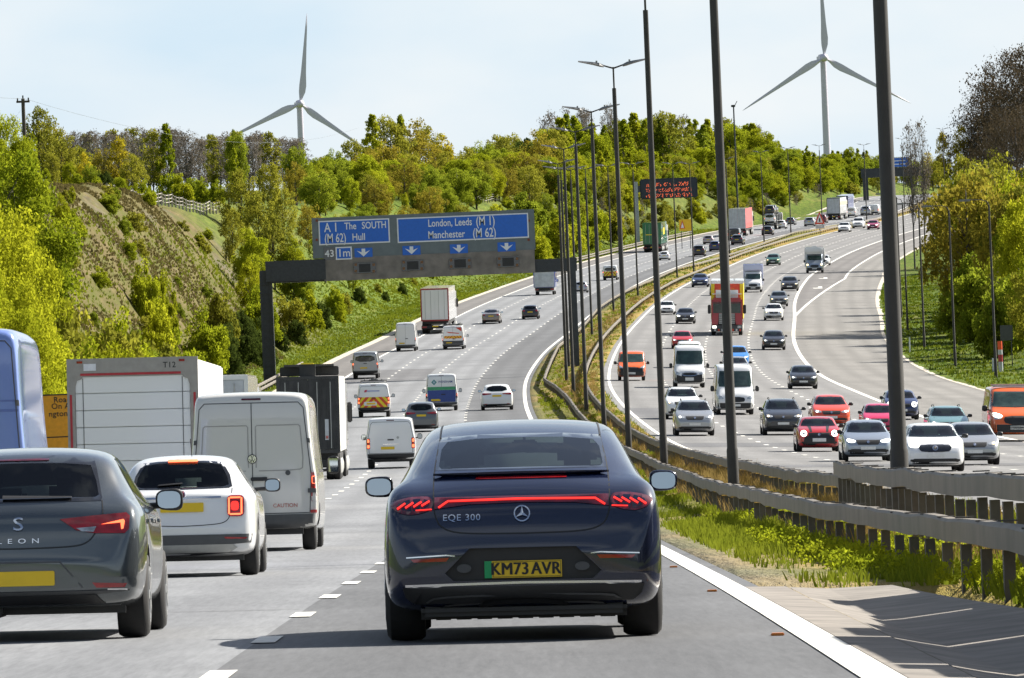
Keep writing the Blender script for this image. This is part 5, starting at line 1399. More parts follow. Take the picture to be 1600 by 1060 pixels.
r = trailer('lorry', 12, 2.5, 4.1, 1.15, P_TW, M_LGREY, M_GREYP, paint('lorry_blue_roof', (.12, .25, .6), rough=.4)); put(r, 1304, 344, 21, 2.5, 1.6, 'far white lorry with pale blue roof edge beyond the triangular warning sign')
r = trailer('lorry', 12, 2.5, 4.0, 1.15, paint('lorry_navy', (.03, .06, .25), rough=.4), plain('navy_doors', (.03, .05, .2), .5), M_GREYP); place_at(r, 'A', float(AX(1640)-10.5), 1640, 'far dark blue lorry beyond the far gantry leg', 'lorry', group=GA)
# container lorry close behind the dusty van
r = trailer('lorry', 11, 2.35, 3.75, 1.0, plain('pale_curtain', (.55, .54, .5), .6, var=.25, scale=1.5), M_DKGREY, M_DKGREY)
d = MB()
for k in range(9): d.box(-1.0+k*.245, -.97+k*.245, -.014, .008, 1.15, 3.6)
d.build('door_ribs', M_DKGREY, r)
d = MB(); d.box(-1.12, 1.12, 3, 3.4, 3.78, 4.12, bev=.03); d.box(-.3, .3, .3, .5, 3.76, 4.2); d.box(-.95, .95, 2.4, 3.4, 4.12, 4.2); d.build('tarpaulin_roller', M_CHASSIS, r)
d = MB(); d.box(-.24, .24, .28, .52, 4.201, 4.25); d.build('yellow_cap', M_YEL, r)
d = MB(); d.box(.62, .76, -.03, .0, 1.45, 2.2); d.build('warning_board', M_LGREY, r); d = MB(); d.box(.64, .74, -.04, -.031, 1.5, 1.6); d.build('reflector', M_RED, r)
place_at(r, 'A', -7.35, 274, 'dark grey backed container lorry ahead of the dusty white van', 'lorry', group=GA, scale=(.94, 1, .98))
# box lorry T12
r = empty('box_lorry'); hw = 1.15
P_BOX = paint('box_white', (.8, .8, .79), rough=.45, dirt=.2, coat=.3); M_PUTTY = plain('putty_grey_frame', (.33, .31, .28), .6)
b = MB(); b.box(-hw, hw, .08, 12.0, .85, 3.2, bev=.03); b.build('box', P_BOX, r)
f = MB()
f.box(-hw-.01, -hw+.13, 0, .09, .8, 3.24); f.box(hw-.13, hw+.01, 0, .09, .8, 3.24); f.box(-hw+.13, hw-.13, 0, .09, 2.93, 3.242)
fo = f.build('door_frame', M_PUTTY, r)
f = MB()
for sg in (1, -1): f.prism([(sg*(hw-.13), 2.93), (sg*(hw-.27), 2.93), (sg*(hw-.25), 2.89), (sg*(hw-.17), 2.86), (sg*(hw-.14), 2.76), (sg*(hw-.13), 2.6)], .004, .088)
f.build('frame_corner', M_PUTTY, fo)
for k in range(7):
    d = MB(); z = 2.93-.295*k; d.box(-hw+.135, hw-.135, .03, .07, z-.288, z-.004, bev=.006); d.build('shutter_slat', P_BOX, r)
for x in (-.88, .88):
    d = MB(); d.box(x-.006, x+.006, .022, .03, .9, 2.9); d.build('shutter_guide', M_GREYP, r)
f = MB(); f.box(-.92, .86, -.008, 0, 2.945, 2.985); f.box(-hw+.035, -hw+.075, -.008, 0, 1.0, 2.62); f.box(hw-.075, hw-.035, -.008, 0, 1.9, 2.62); f.build('red_tape', plain('red_tape', (.42, .02, .03), .4), fo)
for x in (-.93, .88):
    f = MB(); f.box(x-.05, x+.05, -.012, 0, 3.16, 3.2); f.build('marker_lamp', M_RED, fo)
f = MB(); f.box(-.86, -.64, -.006, 0, 3.03, 3.15); f.build('paper_notice', plain('paper_white', (.75, .75, .78), .7), fo)
vs, fs = text_mesh('T12', .14, 1.05); f = MB(); f.add([(.66+a, -.006, 3.10+c) for a, c in vs], fs); f.build('fleet_number', M_INK, fo, fix=False)
c = MB(); c.box(-.9, .9, .2, 12, .5, .82); c.build('chassis', M_CHASSIS, r); wheels_truck(r, (1.6, 2.8, 13.0), .42, hw-.08)
c = MB(); c.box(-1.05, 1.05, 12.2, 14.0, .5, 2.5, bev=.1); c.build('cab', P_BOX, r)
for sg in (1, -1):
    m_ = MB(); m_.box(sg*1.33-.12, sg*1.33+.12, 13.4, 13.55, 1.72, 2.25, bev=.05); m_.tube([(sg*1.0, 13.5, 2.22), (sg*1.36, 13.5, 2.25), (sg*1.36, 13.5, 1.9)], .025, 6); m_.build('door_mirror', M_BLACK, r)
place_at(r, 'A', -6.79, 137, 'white box lorry marked T12 with a slatted shutter door and red tape', 'lorry', group=GA, scale=(1, 1, 1.02))
# coach-like white lorry peeping out ahead of T12
r = trailer('lorry', 8, 2.4, 3.5, .9, P_TW, M_LGREY, P_TW, P_TW, wheels=(1.6,)); place_at(r, 'A', -8.12, 200, 'white lorry ahead of the T12 box lorry, only its upper right corner showing', 'lorry', group=GA)
# luton van with blue side
def luton(front=False, side=None, backm=None):
    v = Veh('luton_van', van_spec(5.9, 2.0, 2.35, True), M_WHITEP); van_nose(v, 5.9, 2.0, 2.35, True)
    b = MB(); b.box(-1.08, 1.08, -.6, 3.9, .75, 3.1, bev=.05); b.box(-1.05, 1.05, 3.88, 4.6, 2.36, 3.08, bev=.12); b.build('box', side or P_TW, v.root)
    d = MB(); d.box(-.98, .98, -.63, -.6, .85, 3.0); d.build('rear_shutter', backm or M_LGREY, v.root)
    d = MB(); d.box(-1.0, 1.0, -.7, -.64, .8, 1.9); d.build('tail_lift', M_LGREY, v.root)
    d = MB(); d.box(-.9, .9, -.55, 3, .45, .72); d.build('chassis', M_CHASSIS, v.root)
    for sg in (1, -1):
        l_ = MB(); x0, x1 = sorted((sg*.6, sg*.95)); l_.box(x0, x1, -.58, -.54, .5, .62); l_.build('tail_lamp', M_RED, v.root)
    return v.root
P_LB = paint('luton_blue', (.12, .16, .5), rough=.4)
place(luton(side=P_LB), 'A', 852, 461, 34, 2.16, 1.02, 'box van with violet blue side under the right end of the sign', 'van', None, GA)
place(luton(side=paint('luton_white_blue', (.62, .65, .85), rough=.4)), 'B', 1177, 457, 31, 2.16, 4.92, 'white box van with blue trimmed box beside the red lorry', 'van', None, GB)
# motorhome
v = Veh('motorhome', van_spec(5.9, 2.0, 2.3, True), PT('lightblue')); van_nose(v, 5.9, 2.0, 2.3, True)
b = MB(); b.box(-1.12, 1.12, -.8, 4.0, .6, 2.95, bev=.12); b.box(-1.08, 1.08, 3.9, 5.1, 2.12, 2.93, bev=.25); b.build('living_body', P_TW, v.root, smooth=True)
b = MB(); b.box(-.3, .3, 3.0, 3.5, 2.94, 3.02, bev=.03); b.build('roof_vent', M_LGREY, v.root)
for sg in (1, -1): v.panel('lit_headlamp', ell(sg*.78, .95, .12, .1, 14), M_LAMPW, sgn=-1, off=.02)
place(v.root, 'B', 1273, 427, 32, 2.24, 4.92, 'pale blue motorhome with lit headlamps in the inside lane', 'motorhome', None, GB)
# red tractor and trailer coming
def red_lorry():
    root = empty('lorry'); R_C = paint('lorry_red_cab', (.42, .012, .03), rough=.3, dirt=.2)
    c = MB(); c.box(-1.22, 1.22, 9.0, 11.1, .95, 2.95, bev=.14); co = c.build('cab', R_C, root, smooth=True)
    c = MB(); c.box(-1.15, 1.15, 9.1, 10.9, 2.94, 3.55, bev=.3); c.build('roof_spoiler', M_WHITEP, root, smooth=True)
    c = MB(); c.box(-1.08, 1.08, 11.08, 11.13, 1.75, 2.5, bev=.02); c.build('windscreen', M_GLASSG, root)
    c = MB(); c.box(-1.1, 1.1, 11.08, 11.2, 2.5, 2.62, bev=.02); c.build('sun_visor', M_REDD, root)
    c = MB()
    for k in range(6): c.box(-.62, .62, 11.09, 11.14, .92+k*.14, 1.02+k*.14)
    c.build('grille', M_SILVP, root); c = MB(); c.box(-.66, .66, 11.07, 11.105, .85, 1.72); c.build('grille_recess', M_BLACK, root)
    c = MB(); c.box(-1.22, 1.22, 10.2, 11.18, .3, .82, bev=.06); bo = c.build('front_bumper', M_GREYP, root)
    for k in range(8):
        s_ = MB(); s_.box(-1.1+k*.28, -.97+k*.28, 11.181, 11.19, .34, .52); s_.build('warning_stripe', M_WHITEP if k % 2 else M_REDR, bo)
    for sg in (1, -1):
        h = MB(); h.box(sg*.98-.16, sg*.98+.16, 11.17, 11.2, .58, .76, bev=.03); h.build('headlamp', M_LAMPON if sg > 0 else M_LAMP, root)
        h = MB(); h.box(sg*1.38-.12, sg*1.38+.12, 10.8, 10.95, 1.7, 2.4, bev=.04); h.build('door_mirror', M_BLACK, root)
        h = MB(); h.prism([(sg*.7, .85), (sg*1.2, .85), (sg*1.2, 1.6), (sg*.78, 1.7)], 11.08, 11.13); h.build('corner_panel', R_C, root)
        h = MB(); h.box(sg*.5-.1, sg*.5+.1, 10.5, 10.6, 3.55, 3.68); h.build('beacon', M_AMBER, root)
    for x0, x1, m_ in ((-1.27, -1.0, M_YEL), (-.99, .99, M_REDR), (1.0, 1.27, M_YEL)):
        t_ = MB(); t_.box(x0, x1, 0, 8.4, 1.2, 4.0); t_.build('trailer_panel', m_, root)
    t_ = MB(); t_.box(-1.29, 1.29, -.02, 8.45, 4.0, 4.25, bev=.03); t_.build('trailer_roof', M_WHITEP, root)
    t_ = MB(); t_.box(-1.1, 1.1, .2, 10, .7, 1.18); t_.build('chassis', M_CHASSIS, root)
    p = MB(); p.box(-.26, .26, 11.191, 11.2, .62, .73); p.build('number_plate', M_PLW, bo)
    wheels_truck(root, (1.5, 2.9, 8.3, 10.2), .5, 1.22, False)
    return root
place(red_lorry(), 'B', 1136, 524, 49, 2.46, 10.2, 'red lorry with white topped cab and red and yellow load behind', 'lorry', None, GB)
# car transporter with three vehicles
r = empty('car_transporter')
c = MB(); c.box(-1.25, 1.25, 0, 12.5, .75, .9)
for y in (0, 6, 12): 
    for sg in (1, -1): c.box(sg*1.2-.06, sg*1.2+.06, y, y+.15, .9, 2.75)
for sg in (1, -1): c.box(sg*1.2-.07, sg*1.2+.07, 0, 12.5, 2.6, 2.75)
c.box(-1.1, 1.1, .1, 12.4, 2.6, 2.66); c.build('deck_frame', M_CHASSIS, r); wheels_truck(r, (2.0, 3.3, 9.5), .42, 1.2)
c = MB(); c.box(-1.22, 1.22, 12.7, 14.6, .5, 2.9, bev=.1); c.build('cab', M_WHITEP, r)
place(r, 'A', 1204, 359, 22, 2.5, 2.0, 'car transporter carrying a white van below a black car', 'lorry', None, GA)
Mt = r.matrix_world.copy()
for key, pt, y, z, lab, cat in (('mvang/std', 'white', .3, .9, 'white van riding on the lower deck of the car transporter', 'van'), ('suv/std/std', 'black', .4, 2.68, 'black car riding on the upper deck of the car transporter', 'car'), ('suv/std/std', 'dgrey', 5.4, 2.68, 'dark grey car riding ahead of the black one on the upper deck', 'car')):
    o, _ = get(key); o.matrix_world = Mt @ Matrix.Translation((0, y, z)); tag(o, lab, cat, 'vehicles on the car transporter'); set_paint(o, PT(pt))
# cars glimpsed past other things
r, _ = get('hatch/lit/std') if False else get('hatch/std/std'); place_at(r, 'A', float(AX(390)-CW+1.9), 392, 'dark car glimpsed past the right side of the container lorry', 'car', PT('black'), GA)
for (X, Y, m_, l, key) in ((float(BX(1500)+16.3), 1500, 'silver', 'pale far car right of the thick lamp column, lamps glowing', 'hatch/std/warm'), (float(BX(1560)+13.2), 1560, 'white', 'white far van right of the thick lamp column', 'van/std'), (float(BX(1660)+9.5), 1660, 'navy', 'dark far car right of the thick lamp column under the far sign', 'suv/std/std')):
    o, _ = get(key); place_at(o, 'B', X, Y, l, 'van' if key[0] == 'v' else 'car', PT(m_), GB)
# prototypes nothing used
for k_, p_ in PROTO.items():
    if not p_[1]:
        for c_ in list(kids(p_[0].root)):
            for g_ in list(kids(c_)): bpy.data.objects.remove(g_)
            bpy.data.objects.remove(c_)
        bpy.data.objects.remove(p_[0].root)
for a_ in PLACED: print('PLACED', a_)
# ================================================================== barriers
M_GALV = plain('galvanised_steel', (.145, .126, .103), .65, .1, var=.25, scale=1.2)
M_POST = plain('barrier_post_steel', (.085, .078, .07), .7, .1, var=.3, scale=3)
M_LAMPP = plain('lamp_column_paint', (.034, .031, .027), .6, .1, var=.25, scale=1.5)
M_LANT = plain('lantern_grey', (.2, .2, .2), .4, .4)
def barrier(label, fx, y0, y1, top=.62, hgt=.25, wd=.16, step=3.2, fz=None, ends=True, postw=.09, double=False):
    root = empty('safety_barrier', (0, 0, 0)); ys = []; y = y0
    while y < y1: ys.append(y); y += 2.4 if y < 250 else (5 if y < 900 else 12)
    ys.append(y1)
    gz = fz or (lambda x, y: float(ground_z(x, y)))
    Z = lambda x, y: gz(x, y)+top
    for dz in ((0, -.35) if double else (0,)):
        mb = MB(); n = 6
        for y in ys:
            x = float(fx(y)); z = Z(x, y)+dz+.012*math.sin(y*.9)*(y < 200)
            for a, b in ((-wd/2, -hgt+.03), (-wd/2, -.03), (-wd/2+.03, 0), (wd/2-.03, 0), (wd/2, -.03), (wd/2, -hgt+.03)): mb.v.append((x+a, y, z+b))
        for i in range(len(ys)-1):
            for k in range(n): mb.f.append([i*n+k, i*n+(k+1) % n, (i+1)*n+(k+1) % n, (i+1)*n+k]); mb.m.append(0)
        mb.f.append(list(range(n))); mb.m.append(0); mb.f.append(list(range((len(ys)-1)*n, len(ys)*n))); mb.m.append(0)
        mb.build('beam', M_GALV, root)
    y = y0+.4; k = 0; rest = MB()
    while y < y1:
        x = float(fx(y)); z = gz(x, y); q = MB() if k < 90 else rest
        q.box(x-.05, x+.05, y-postw, y+postw, z-.3, z+top-hgt-.0)
        q.box(x-wd/2-.008, x+wd/2+.008, y-.05, y+.05, z+top-.0, z+top+.014)
        if k < 90: q.build('post', M_POST, root)
        k += 1; y += step if y < 500 else step*1.6
    if rest.v:
        o = rest.build('posts', M_POST, root); o['kind'] = 'stuff'
    return tag(root, label, 'crash barrier')
_bp = [(905, 660, 405), (882, 632, 470), (865, 607, 520), (850, 592, 555), (854, 577, 585), (861, 562, 625), (872, 542, 680), (905, 515, 745), (935, 492, 830), (990, 462, 960)]
_bx = [(20, 4.2), (260, 4.22), (330, 3.9)]+[(d, W(px, py, d).x) for px, py, d in _bp]+[(1100, float(AX(1100))+1.7), (1400, float(AX(1400))+1.7), (1700, float(AX(1700))+1.7)]
BARX = lambda y: np.interp(y, [p[0] for p in _bx], [p[1] for p in _bx])
barrier('low steel crash barrier on the near side of the grassy reservation', BARX, 44, 1650)
barrier('steel crash barrier on the far side of the reservation, its dark posts seen from behind', lambda y: BX(y)-1.6, 135, 1650)
_rb = barrier('short raised steel barrier starting right of the lamp columns at the right edge', lambda y: np.interp(y, [40, 92, 130], [4.75, 4.9, 5.35]), 48, 129, top=.98, hgt=.27, step=2.2, postw=.1)
y_ = 42.0; rg = random.Random(11)
while y_ < 69.5:                         # panels added out of frame on the raised barrier to shade the concrete apron
    wd_ = rg.choice((.9, 1.6, 2.4)); m = MB(); zz = float(ground_z(4.85, y_)); hh = 1.75+.5*math.sin((y_-41)/5.0)+rg.uniform(-.15, .15)
    m.box(4.82, 4.9, y_, y_+wd_, zz+.985, zz+.985+max(.3, hh*.72)); m.build('anti_glare_panel', M_POST, _rb); y_ += wd_+rg.choice((.02, .02, .02, .3))
barrier('twin rail crash barrier on the left verge beside the container lorry', lambda y: xAL(y)-1.3, 400, 640, top=.8, hgt=.2, double=True)
barrier('twin rail crash barrier on the left verge under the electronic message sign', lambda y: xAL(y)-1.2, 1120, 1420, top=.8, hgt=.22, double=True)

# ================================================================== lamp columns
def twin_lamp():
    root = empty('street_lamp')
    c = MB(); c.tube([(0, 0, -.3), (0, 0, 1.2), (0, 0, 1.25), (0, 0, 14.7)], [.128, .125, .112, .083], 14); c.build('column', M_LAMPP, root, smooth=True)
    b = MB(); b.tube([(0, 0, 14.7), (0, 0, 15.55)], .035, 8)
    for sg in (1, -1): b.tube([(0, 0, 15.5), (sg*.2, 0, 15.56), (sg*.5, 0, 15.66)], [.035, .032, .03], 8)
    b.build('bracket', M_LAMPP, root, smooth=True)
    for sg in (1, -1):
        l = MB()
        sec = [(.38, .06, 15.6, .05), (.55, .15, 15.66, .075), (.8, .16, 15.72, .06), (1.4, .12, 15.83, .025)]
        for x, hw, z, hh in sec:
            for a, b_ in ((-hw, -.3*hh), (-hw*.6, hh), (hw*.6, hh), (hw, -.3*hh), (hw*.6, -hh), (-hw*.6, -hh)): l.v.append((sg*x, a, z+b_))
        for i in range(3):
            for k in range(6): l.f.append([i*6+k, i*6+(k+1) % 6, i*6+6+(k+1) % 6, i*6+6+k]); l.m.append(0)
        l.f += [list(range(6)), list(range(18, 24))]; l.m += [0, 0]
        l.tube([(sg*.66, 0, 15.76), (sg*.66, 0, 15.83)], .04, 8)
        l.build('lantern', M_LANT, root)
    return root
_lp = [(1405, 720, 104), (1146, 752, 168), (1038, 732, 244), (983, 708, 310), (944, 666, 376), (917, 655, 430), (897, 632, 490), (886, 610, 550), (889, 575, 610), (903, 552, 665), (925, 523, 725),
       (959, 492, 825), (997, 464, 915), (1058, 431, 1060), (1084, 420, 1110), (1140, 398, 1215), (1194, 377, 1320), (1236, 366, 1392), (1285, 353, 1480)]
tl = twin_lamp(); LG = 'twin armed lamp columns along the central reservation'
def pos_word(i): return ['nearest thick twin lamp column rising out of frame at the right', 'second lamp column from the right among those cut by the top edge', 'third lamp column, rising out of frame beside the white vans', 'tallest lamp column whose two lanterns show, touching the third column',
    'lamp column with lanterns just lower left of the tallest one'][i] if i < 5 else 'slender dark twin armed lamp column in the long row on the reservation'
for i, (px, py, d) in enumerate(_lp):
    o = tl if i == 0 else copy_tree(tl)
    x = W(px, py, d).x; o.location = (x, d, float(ground_z(x, d)))
    dx = float(AX(d+8)-AX(d-8))/16; o.rotation_euler = (0, 0, -math.atan(dx))
    tag(o, pos_word(i), 'street lamp', LG)
for d in (1560, 1640, 1720, 1800, 1880):
    o = copy_tree(tl); x = float(AX(d)+BX(d))/2; o.location = (x, d, float(ground_z(x, d))); tag(o, 'far twin armed lamp column on the skyline near the right hand turbine', 'street lamp', LG)
# single arm lamps on the far side
def side_lamp():
    root = empty('side_street_lamp')
    c = MB(); c.tube([(0, 0, -.3), (0, 0, 1.2), (0, 0, 1.25), (0, 0, 11.6)], [.11, .11, .09, .065], 12); c.build('column', M_LAMPP, root, smooth=True)
    b = MB(); b.tube([(0, 0, 11.55), (-.12, 0, 11.85), (-.5, 0, 11.98), (-1.3, 0, 12.0)], .035, 8); b.build('arm', M_LAMPP, root, smooth=True)
    l = MB(); l.box(-2.05, -1.2, -.14, .14, 11.92, 12.06, bev=.06); l.build('lantern', M_LANT, root, smooth=True)
    return root
sl_ = side_lamp()
for i, (px, d, lab) in enumerate([(1556, 520, 'rightmost single arm lamp column by the orange topped marker post'), (1493, 575, 'second single arm lamp column from the right edge, on the shaded grass'), (1446, 640, 'third single arm lamp column, half lost among the twigs'), (1421, 700, 'single arm lamp column just right of the thick lamp column, of a close pair'), (1412, 745, 'single arm lamp column nearest the thick lamp column, of a close pair')]):
    o = sl_ if i == 0 else copy_tree(sl_); x = W(px, 580, d).x; x = max(x, float(xBR(d))+1.0); o.location = (x, d, float(ground_z(x, d))); tag(o, lab, 'street lamp', 'single arm lamp columns on the right verge')

# ================================================================== sign gantry
M_BACK = plain('gantry_grey_board', (.135, .165, .175), .55, var=.12, scale=1.5)
M_BEIGE = plain('stained_concrete_cladding', (.2, .18, .16), .8, var=.3, scale=1.1)
M_SBLUE = plain('sign_blue', (.010, .125, .56), .4, var=.08)
M_SWHITE = plain('sign_white', (.74, .76, .78), .45, var=.05)
M_DARKST = plain('dark_gantry_steel', (.035, .04, .045), .6, var=.25)
GD = 600
gx = lambda px, py: tuple(W(px, py, GD)[k] for k in (0, 2))
def quad_px(mb, x0, y0, x1, y1, y_front, thick, drop=None):
    """box on the gantry plane, edges level, spanning picture columns x0..x1 (heights read at the middle)"""
    a = W(x0, (y0+y1)/2, GD).x; b = W(x1, (y0+y1)/2, GD).x; zm1 = W((x0+x1)/2, y0, GD).z; zm0 = W((x0+x1)/2, y1, GD).z
    mb.box(a, b, y_front, y_front+thick, zm0, zm1); return a, b, zm0, zm1
root = empty('sign_gantry', (0, 0, 0))
xl, xr_ = W(414, 440, GD).x, W(894, 430, GD).x
zb = float(ground_z(xl, GD)); zbot = W(660, 434, GD).z
m = MB()
for x in (-.42, .30): m.box(xl+x, xl+x+.14, GD+.1, GD+.6, zb-.3, zbot+.9)
m.box(xl-.3, xl+.32, GD+.2, GD+.5, zb-.3, zbot+.8)
k = zb
while k < zbot: m.box(xl-.45, xl+.46, GD+.06, GD+.12, k, k+.08); k += .7
m.box(xl+.46, xl+.54, GD+.0, GD+.7, zb-.3, zbot+.4); m.build('leg', M_DARKST, root)
zb2 = float(ground_z(xr_, GD)); m = MB(); m.box(xr_-.3, xr_+.3, GD+.1, GD+.7, zb2-.3, zbot+1.1); m.build('leg', M_DARKST, root)
m = MB(); m.box(xl-.4, xr_+.4, GD+.15, GD+1.1, zbot+.05, zbot+1.05); m.build('beam', M_DARKST, root)
m = MB(); quad_px(m, 415, 407, 509, 439, GD-.12, .2); m.build('walkway_panel', M_DARKST, root)
m = MB(); a, b, z0, z1 = quad_px(m, 506, 397, 836, 433, GD-.1, .18); m.build('cladding', M_BEIGE, root)
m = MB(); m.box(W(488, 370, GD).x, W(836, 370, GD).x, GD-.06, GD+.06, z1+.004, W(662, 334, GD).z); bd = m.build('backboard', M_BACK, root)
m = MB()
for px in (495, 826):
    for py in (345, 375): xx = W(px, py, GD).x; zz = W(px, py, GD).z; m = MB(); m.box(xx-.09, xx+.09, GD-.09, GD-.06, zz-.09, zz+.09); m.build('bracket_bolt', plain('rusty_bolt', (.2, .06, .03), .8), bd)
def sign(x0, y0, x1, y1, name='sign_panel', border=True, back=M_SBLUE):
    m = MB(); a, b, z0, z1 = quad_px(m, x0, y0, x1, y1, GD-.12, .06)
    o = m.build(name, M_SWHITE if border else back, root)
    if border: m = MB(); m.box(a+.1, b-.1, GD-.135, GD-.12, z0+.1, z1-.1); m.build('sign_face', back, o)
    return o
def gtext(o, txt, px, py, h, sx=1.0, sp=1.0, bold=.012, mat=None, yy=-.15):
    vs, fs = text_mesh(txt, h, sp, bold); p = W(px, py, GD); m = MB(); m.add([(p.x+a*sx, GD+yy, p.z+b) for a, b in vs], fs); m.build('lettering', mat or M_SWHITE, o, fix=False)
s1 = sign(498, 343.5, 609, 381.5); s2 = sign(620.5, 337, 826, 376)
gtext(s1, 'A 1', 517.5, 356.5, 1.0, .75); gtext(s1, 'The', 547.5, 354, .76, .78); gtext(s1, 'SOUTH', 584.5, 352.5, .76, .76)
gtext(s1, '(M 62)', 524, 373, .98, .64); gtext(s1, 'Hull', 560.5, 371, .76, .82)
gtext(s2, 'London, Leeds', 703, 348.5, .8, .72); gtext(s2, '(M 1)', 758.5, 346, 1.0, .68)
gtext(s2, 'Manchester', 697.5, 367, .8, .76); gtext(s2, '(M 62)', 757, 364.5, 1.0, .68)
b43 = sign(506.5, 387, 523.5, 406.5, 'junction_plate', False, M_GLOSSB); gtext(b43, '43', 515, 397, .75, 1)
b1m = sign(524.5, 386, 550, 406); gtext(b1m, '1m', 537.5, 396, .85, .95)
for px, py in ((568, 395), (643, 391.5), (717, 389), (791.5, 386)):
    o = sign(px-14, py-7.2, px+14, py+7.2, 'lane_arrow_panel', False); p = W(px, py, GD); m = MB()
    P = [(-.14, .30), (.14, .30), (.14, .02), (.50, .16), (0, -.30), (-.50, .16), (-.14, .02)]
    m.prism([(p.x+a, p.z+b) for a, b in P], GD-.14, GD-.125); m.build('arrow', M_SWHITE, o)
for px, py in ((570, 419), (645, 415), (719, 412), (794, 409.5)):
    m = MB(); a, b, z0, z1 = quad_px(m, px-17, py-8, px+17, py+8, GD-.2, .1); o = m.build('matrix_signal', M_GLOSSB, root)
    m = MB(); quad_px(m, px-9, py-6.5, px+9, py+6.5, GD-.215, .012); m.build('signal_face', M_BLACK, o)
    for sx in (-14, 14):
        for sy in (-5, 5): m = MB(); p = W(px+sx, py+sy, GD); m.box(p.x-.1, p.x+.1, GD-.215, GD-.2, p.z-.1, p.z+.1); m.build('flasher', plain('dim_amber', (.16, .07, .02), .4), o)
tag(root, 'long grey overhead gantry carrying two blue direction signs and four dark lane signals', 'sign gantry')

# electronic message sign
VD = 1335
root = empty('message_sign', (0, 0, 0)); p0 = W(1000, 294, VD); p1 = W(1090, 294, VD); zc = W(1045, 294, VD).z
m = MB(); m.box(p0.x, p1.x, VD, VD+.8, zc-1.75, zc+1.7, bev=.2); o = m.build('display_case', plain('display_case_navy', (.014, .022, .035), .5), root)
for j, ln in enumerate(('TO CLR JCT 8 MOTOR', 'BOLLT ROAD IN HELD', 'TO CLR ROAD MT MELT')):
    pass
rows = [[(.10, 5), (.27, 3), (.40, 4), (.57, 2), (.68, 5)], [(.10, 4), (.27, 4), (.42, 5), (.6, 3), (.72, 5)], [(.10, 3), (.27, 4), (.43, 4), (.6, 3), (.73, 5)]]
for j, row in enumerate(rows):            # three lines of small amber lamps, too blurred in the photo to read
    m = MB(); rg = random.Random(j)
    for fr, n in row:
        for k in range(n):
            x0 = p0.x+(p1.x-p0.x)*(fr+.034*k)
            for q in range(5):
                if rg.random() < .72:
                    xx = x0+rg.choice((0, .12, .2)); zz = zc+.95-j*.95-q*.13; m.box(xx, xx+.13, VD-.02, VD-.002, zz-.1, zz)
    m.build('lamp_row', emis('amber_led', (.6, .12, .03), (1, .16, .06), .4), o)
xp = W(995, 330, VD).x; zg = float(ground_z(xp, VD)); m = MB(); m.box(xp-.35, xp+.35, VD+.1, VD+.7, zg-.3, zc+1.3); m.build('mast', plain('mast_steel', (.3, .33, .34), .45, .5), root)
m = MB(); m.box(xp, p0.x+1.2, VD+.3, VD+.6, zc-.5, zc+.6); m.build('cantilever_arm', M_GREYP, root)
tag(root, 'dark electronic message sign with three rows of amber lamps on a grey mast', 'message sign')

# far gantry with blue sign
FD = 1720
root = empty('far_sign_gantry', (0, 0, 0)); p = W(1353, 300, FD); zg = float(ground_z(p.x, FD)); zt = W(1353, 273, FD).z
m = MB(); m.box(p.x-.6, p.x+.6, FD, FD+.8, zg-.3, zt); m.build('leg', M_DARKST, root)
m = MB(); m.box(p.x-.9, W(1440, 273, FD).x, FD+.1, FD+1, zt-.7, zt+1.3); m.build('beam', M_DARKST, root)
a, b = W(1394, 258, FD), W(1421, 258, FD); m = MB(); m.box(a.x, b.x, FD-.15, FD+.1, zt+1.4, W(1408, 246, FD).z); sf = m.build('sign_panel', M_SBLUE, root)
m = MB()
for k in range(3): m.box(a.x+.5, b.x-.6-.3*k, FD-.17, FD-.151, zt+1.9+.75*k, zt+2.1+.75*k)
m.build('lettering_band', M_SWHITE, sf)
tag(root, 'far dark gantry with a small blue sign beside the thick lamp column', 'sign gantry')

# ================================================================== wind turbines
M_TURB = plain('turbine_white', (.52, .49, .58), .5, var=.03, scale=.05)
def turbine(label, hx, hy, d, blade, a0, yaw):
    hub = W(hx, hy, d); zb = 62.0; root = empty('wind_turbine', (hub.x, d, zb))
    Hh = hub.z-zb
    c = MB(); c.tube([(0, 0, 0), (0, 0, Hh-1.2)], [2.1, 1.3], 20); c.build('tower', M_TURB, root, smooth=True)
    n = MB(); n.box(-1.6, 1.6, -2, 8, Hh-1.6, Hh+1.8, bev=.8); n.build('nacelle', M_TURB, root, smooth=True)
    h = MB(); h.tube([(0, -2, Hh), (0, -3.2, Hh), (0, -4.6, Hh), (0, -5.2, Hh)], [1.7, 1.8, 1.2, .3], 16); h.build('hub', M_TURB, root, smooth=True)
    for k in range(3):
        an = math.radians(a0+120*k); b = MB(); u = Vector((math.sin(an), 0, math.cos(an))); t_ = Vector((math.cos(an), 0, -math.sin(an)))
        prof = [(0, .8, .8), (.05, .8, .8), (.13, 1.5, 2.3), (.2, 1.55, 2.6), (.35, 1.1, 1.9), (.6, .75, 1.2), (.85, .45, .65), (.97, .2, .25), (1, .05, .05)]
        for r, le, te in prof:
            q = u*(r*blade)
            for a, y in ((-le*.7, 0), (0, .25), (te*.8, 0.02), (0, -.25)): v_ = q+t_*a; b.v.append((v_.x, -3.3+y*(1 if r > .1 else 2.5), Hh+v_.z))
        for i in range(len(prof)-1):
            for j in range(4): b.f.append([i*4+j, i*4+(j+1) % 4, i*4+4+(j+1) % 4, i*4+4+j]); b.m.append(0)
        b.build('blade', M_TURB, root, smooth=True)
    root.rotation_euler = (0, 0, math.radians(yaw)); tag(root, label, 'wind turbine', 'wind turbines beyond the woods')
turbine('left wind turbine, its upright blade tilted right, above the bare trees', 468, 163, 3450, 40.5, 6.5, 8)
turbine('right wind turbine, one blade reaching out of the top, between two lamp columns', 1286, 91, 3450, 44, -.5, 8)

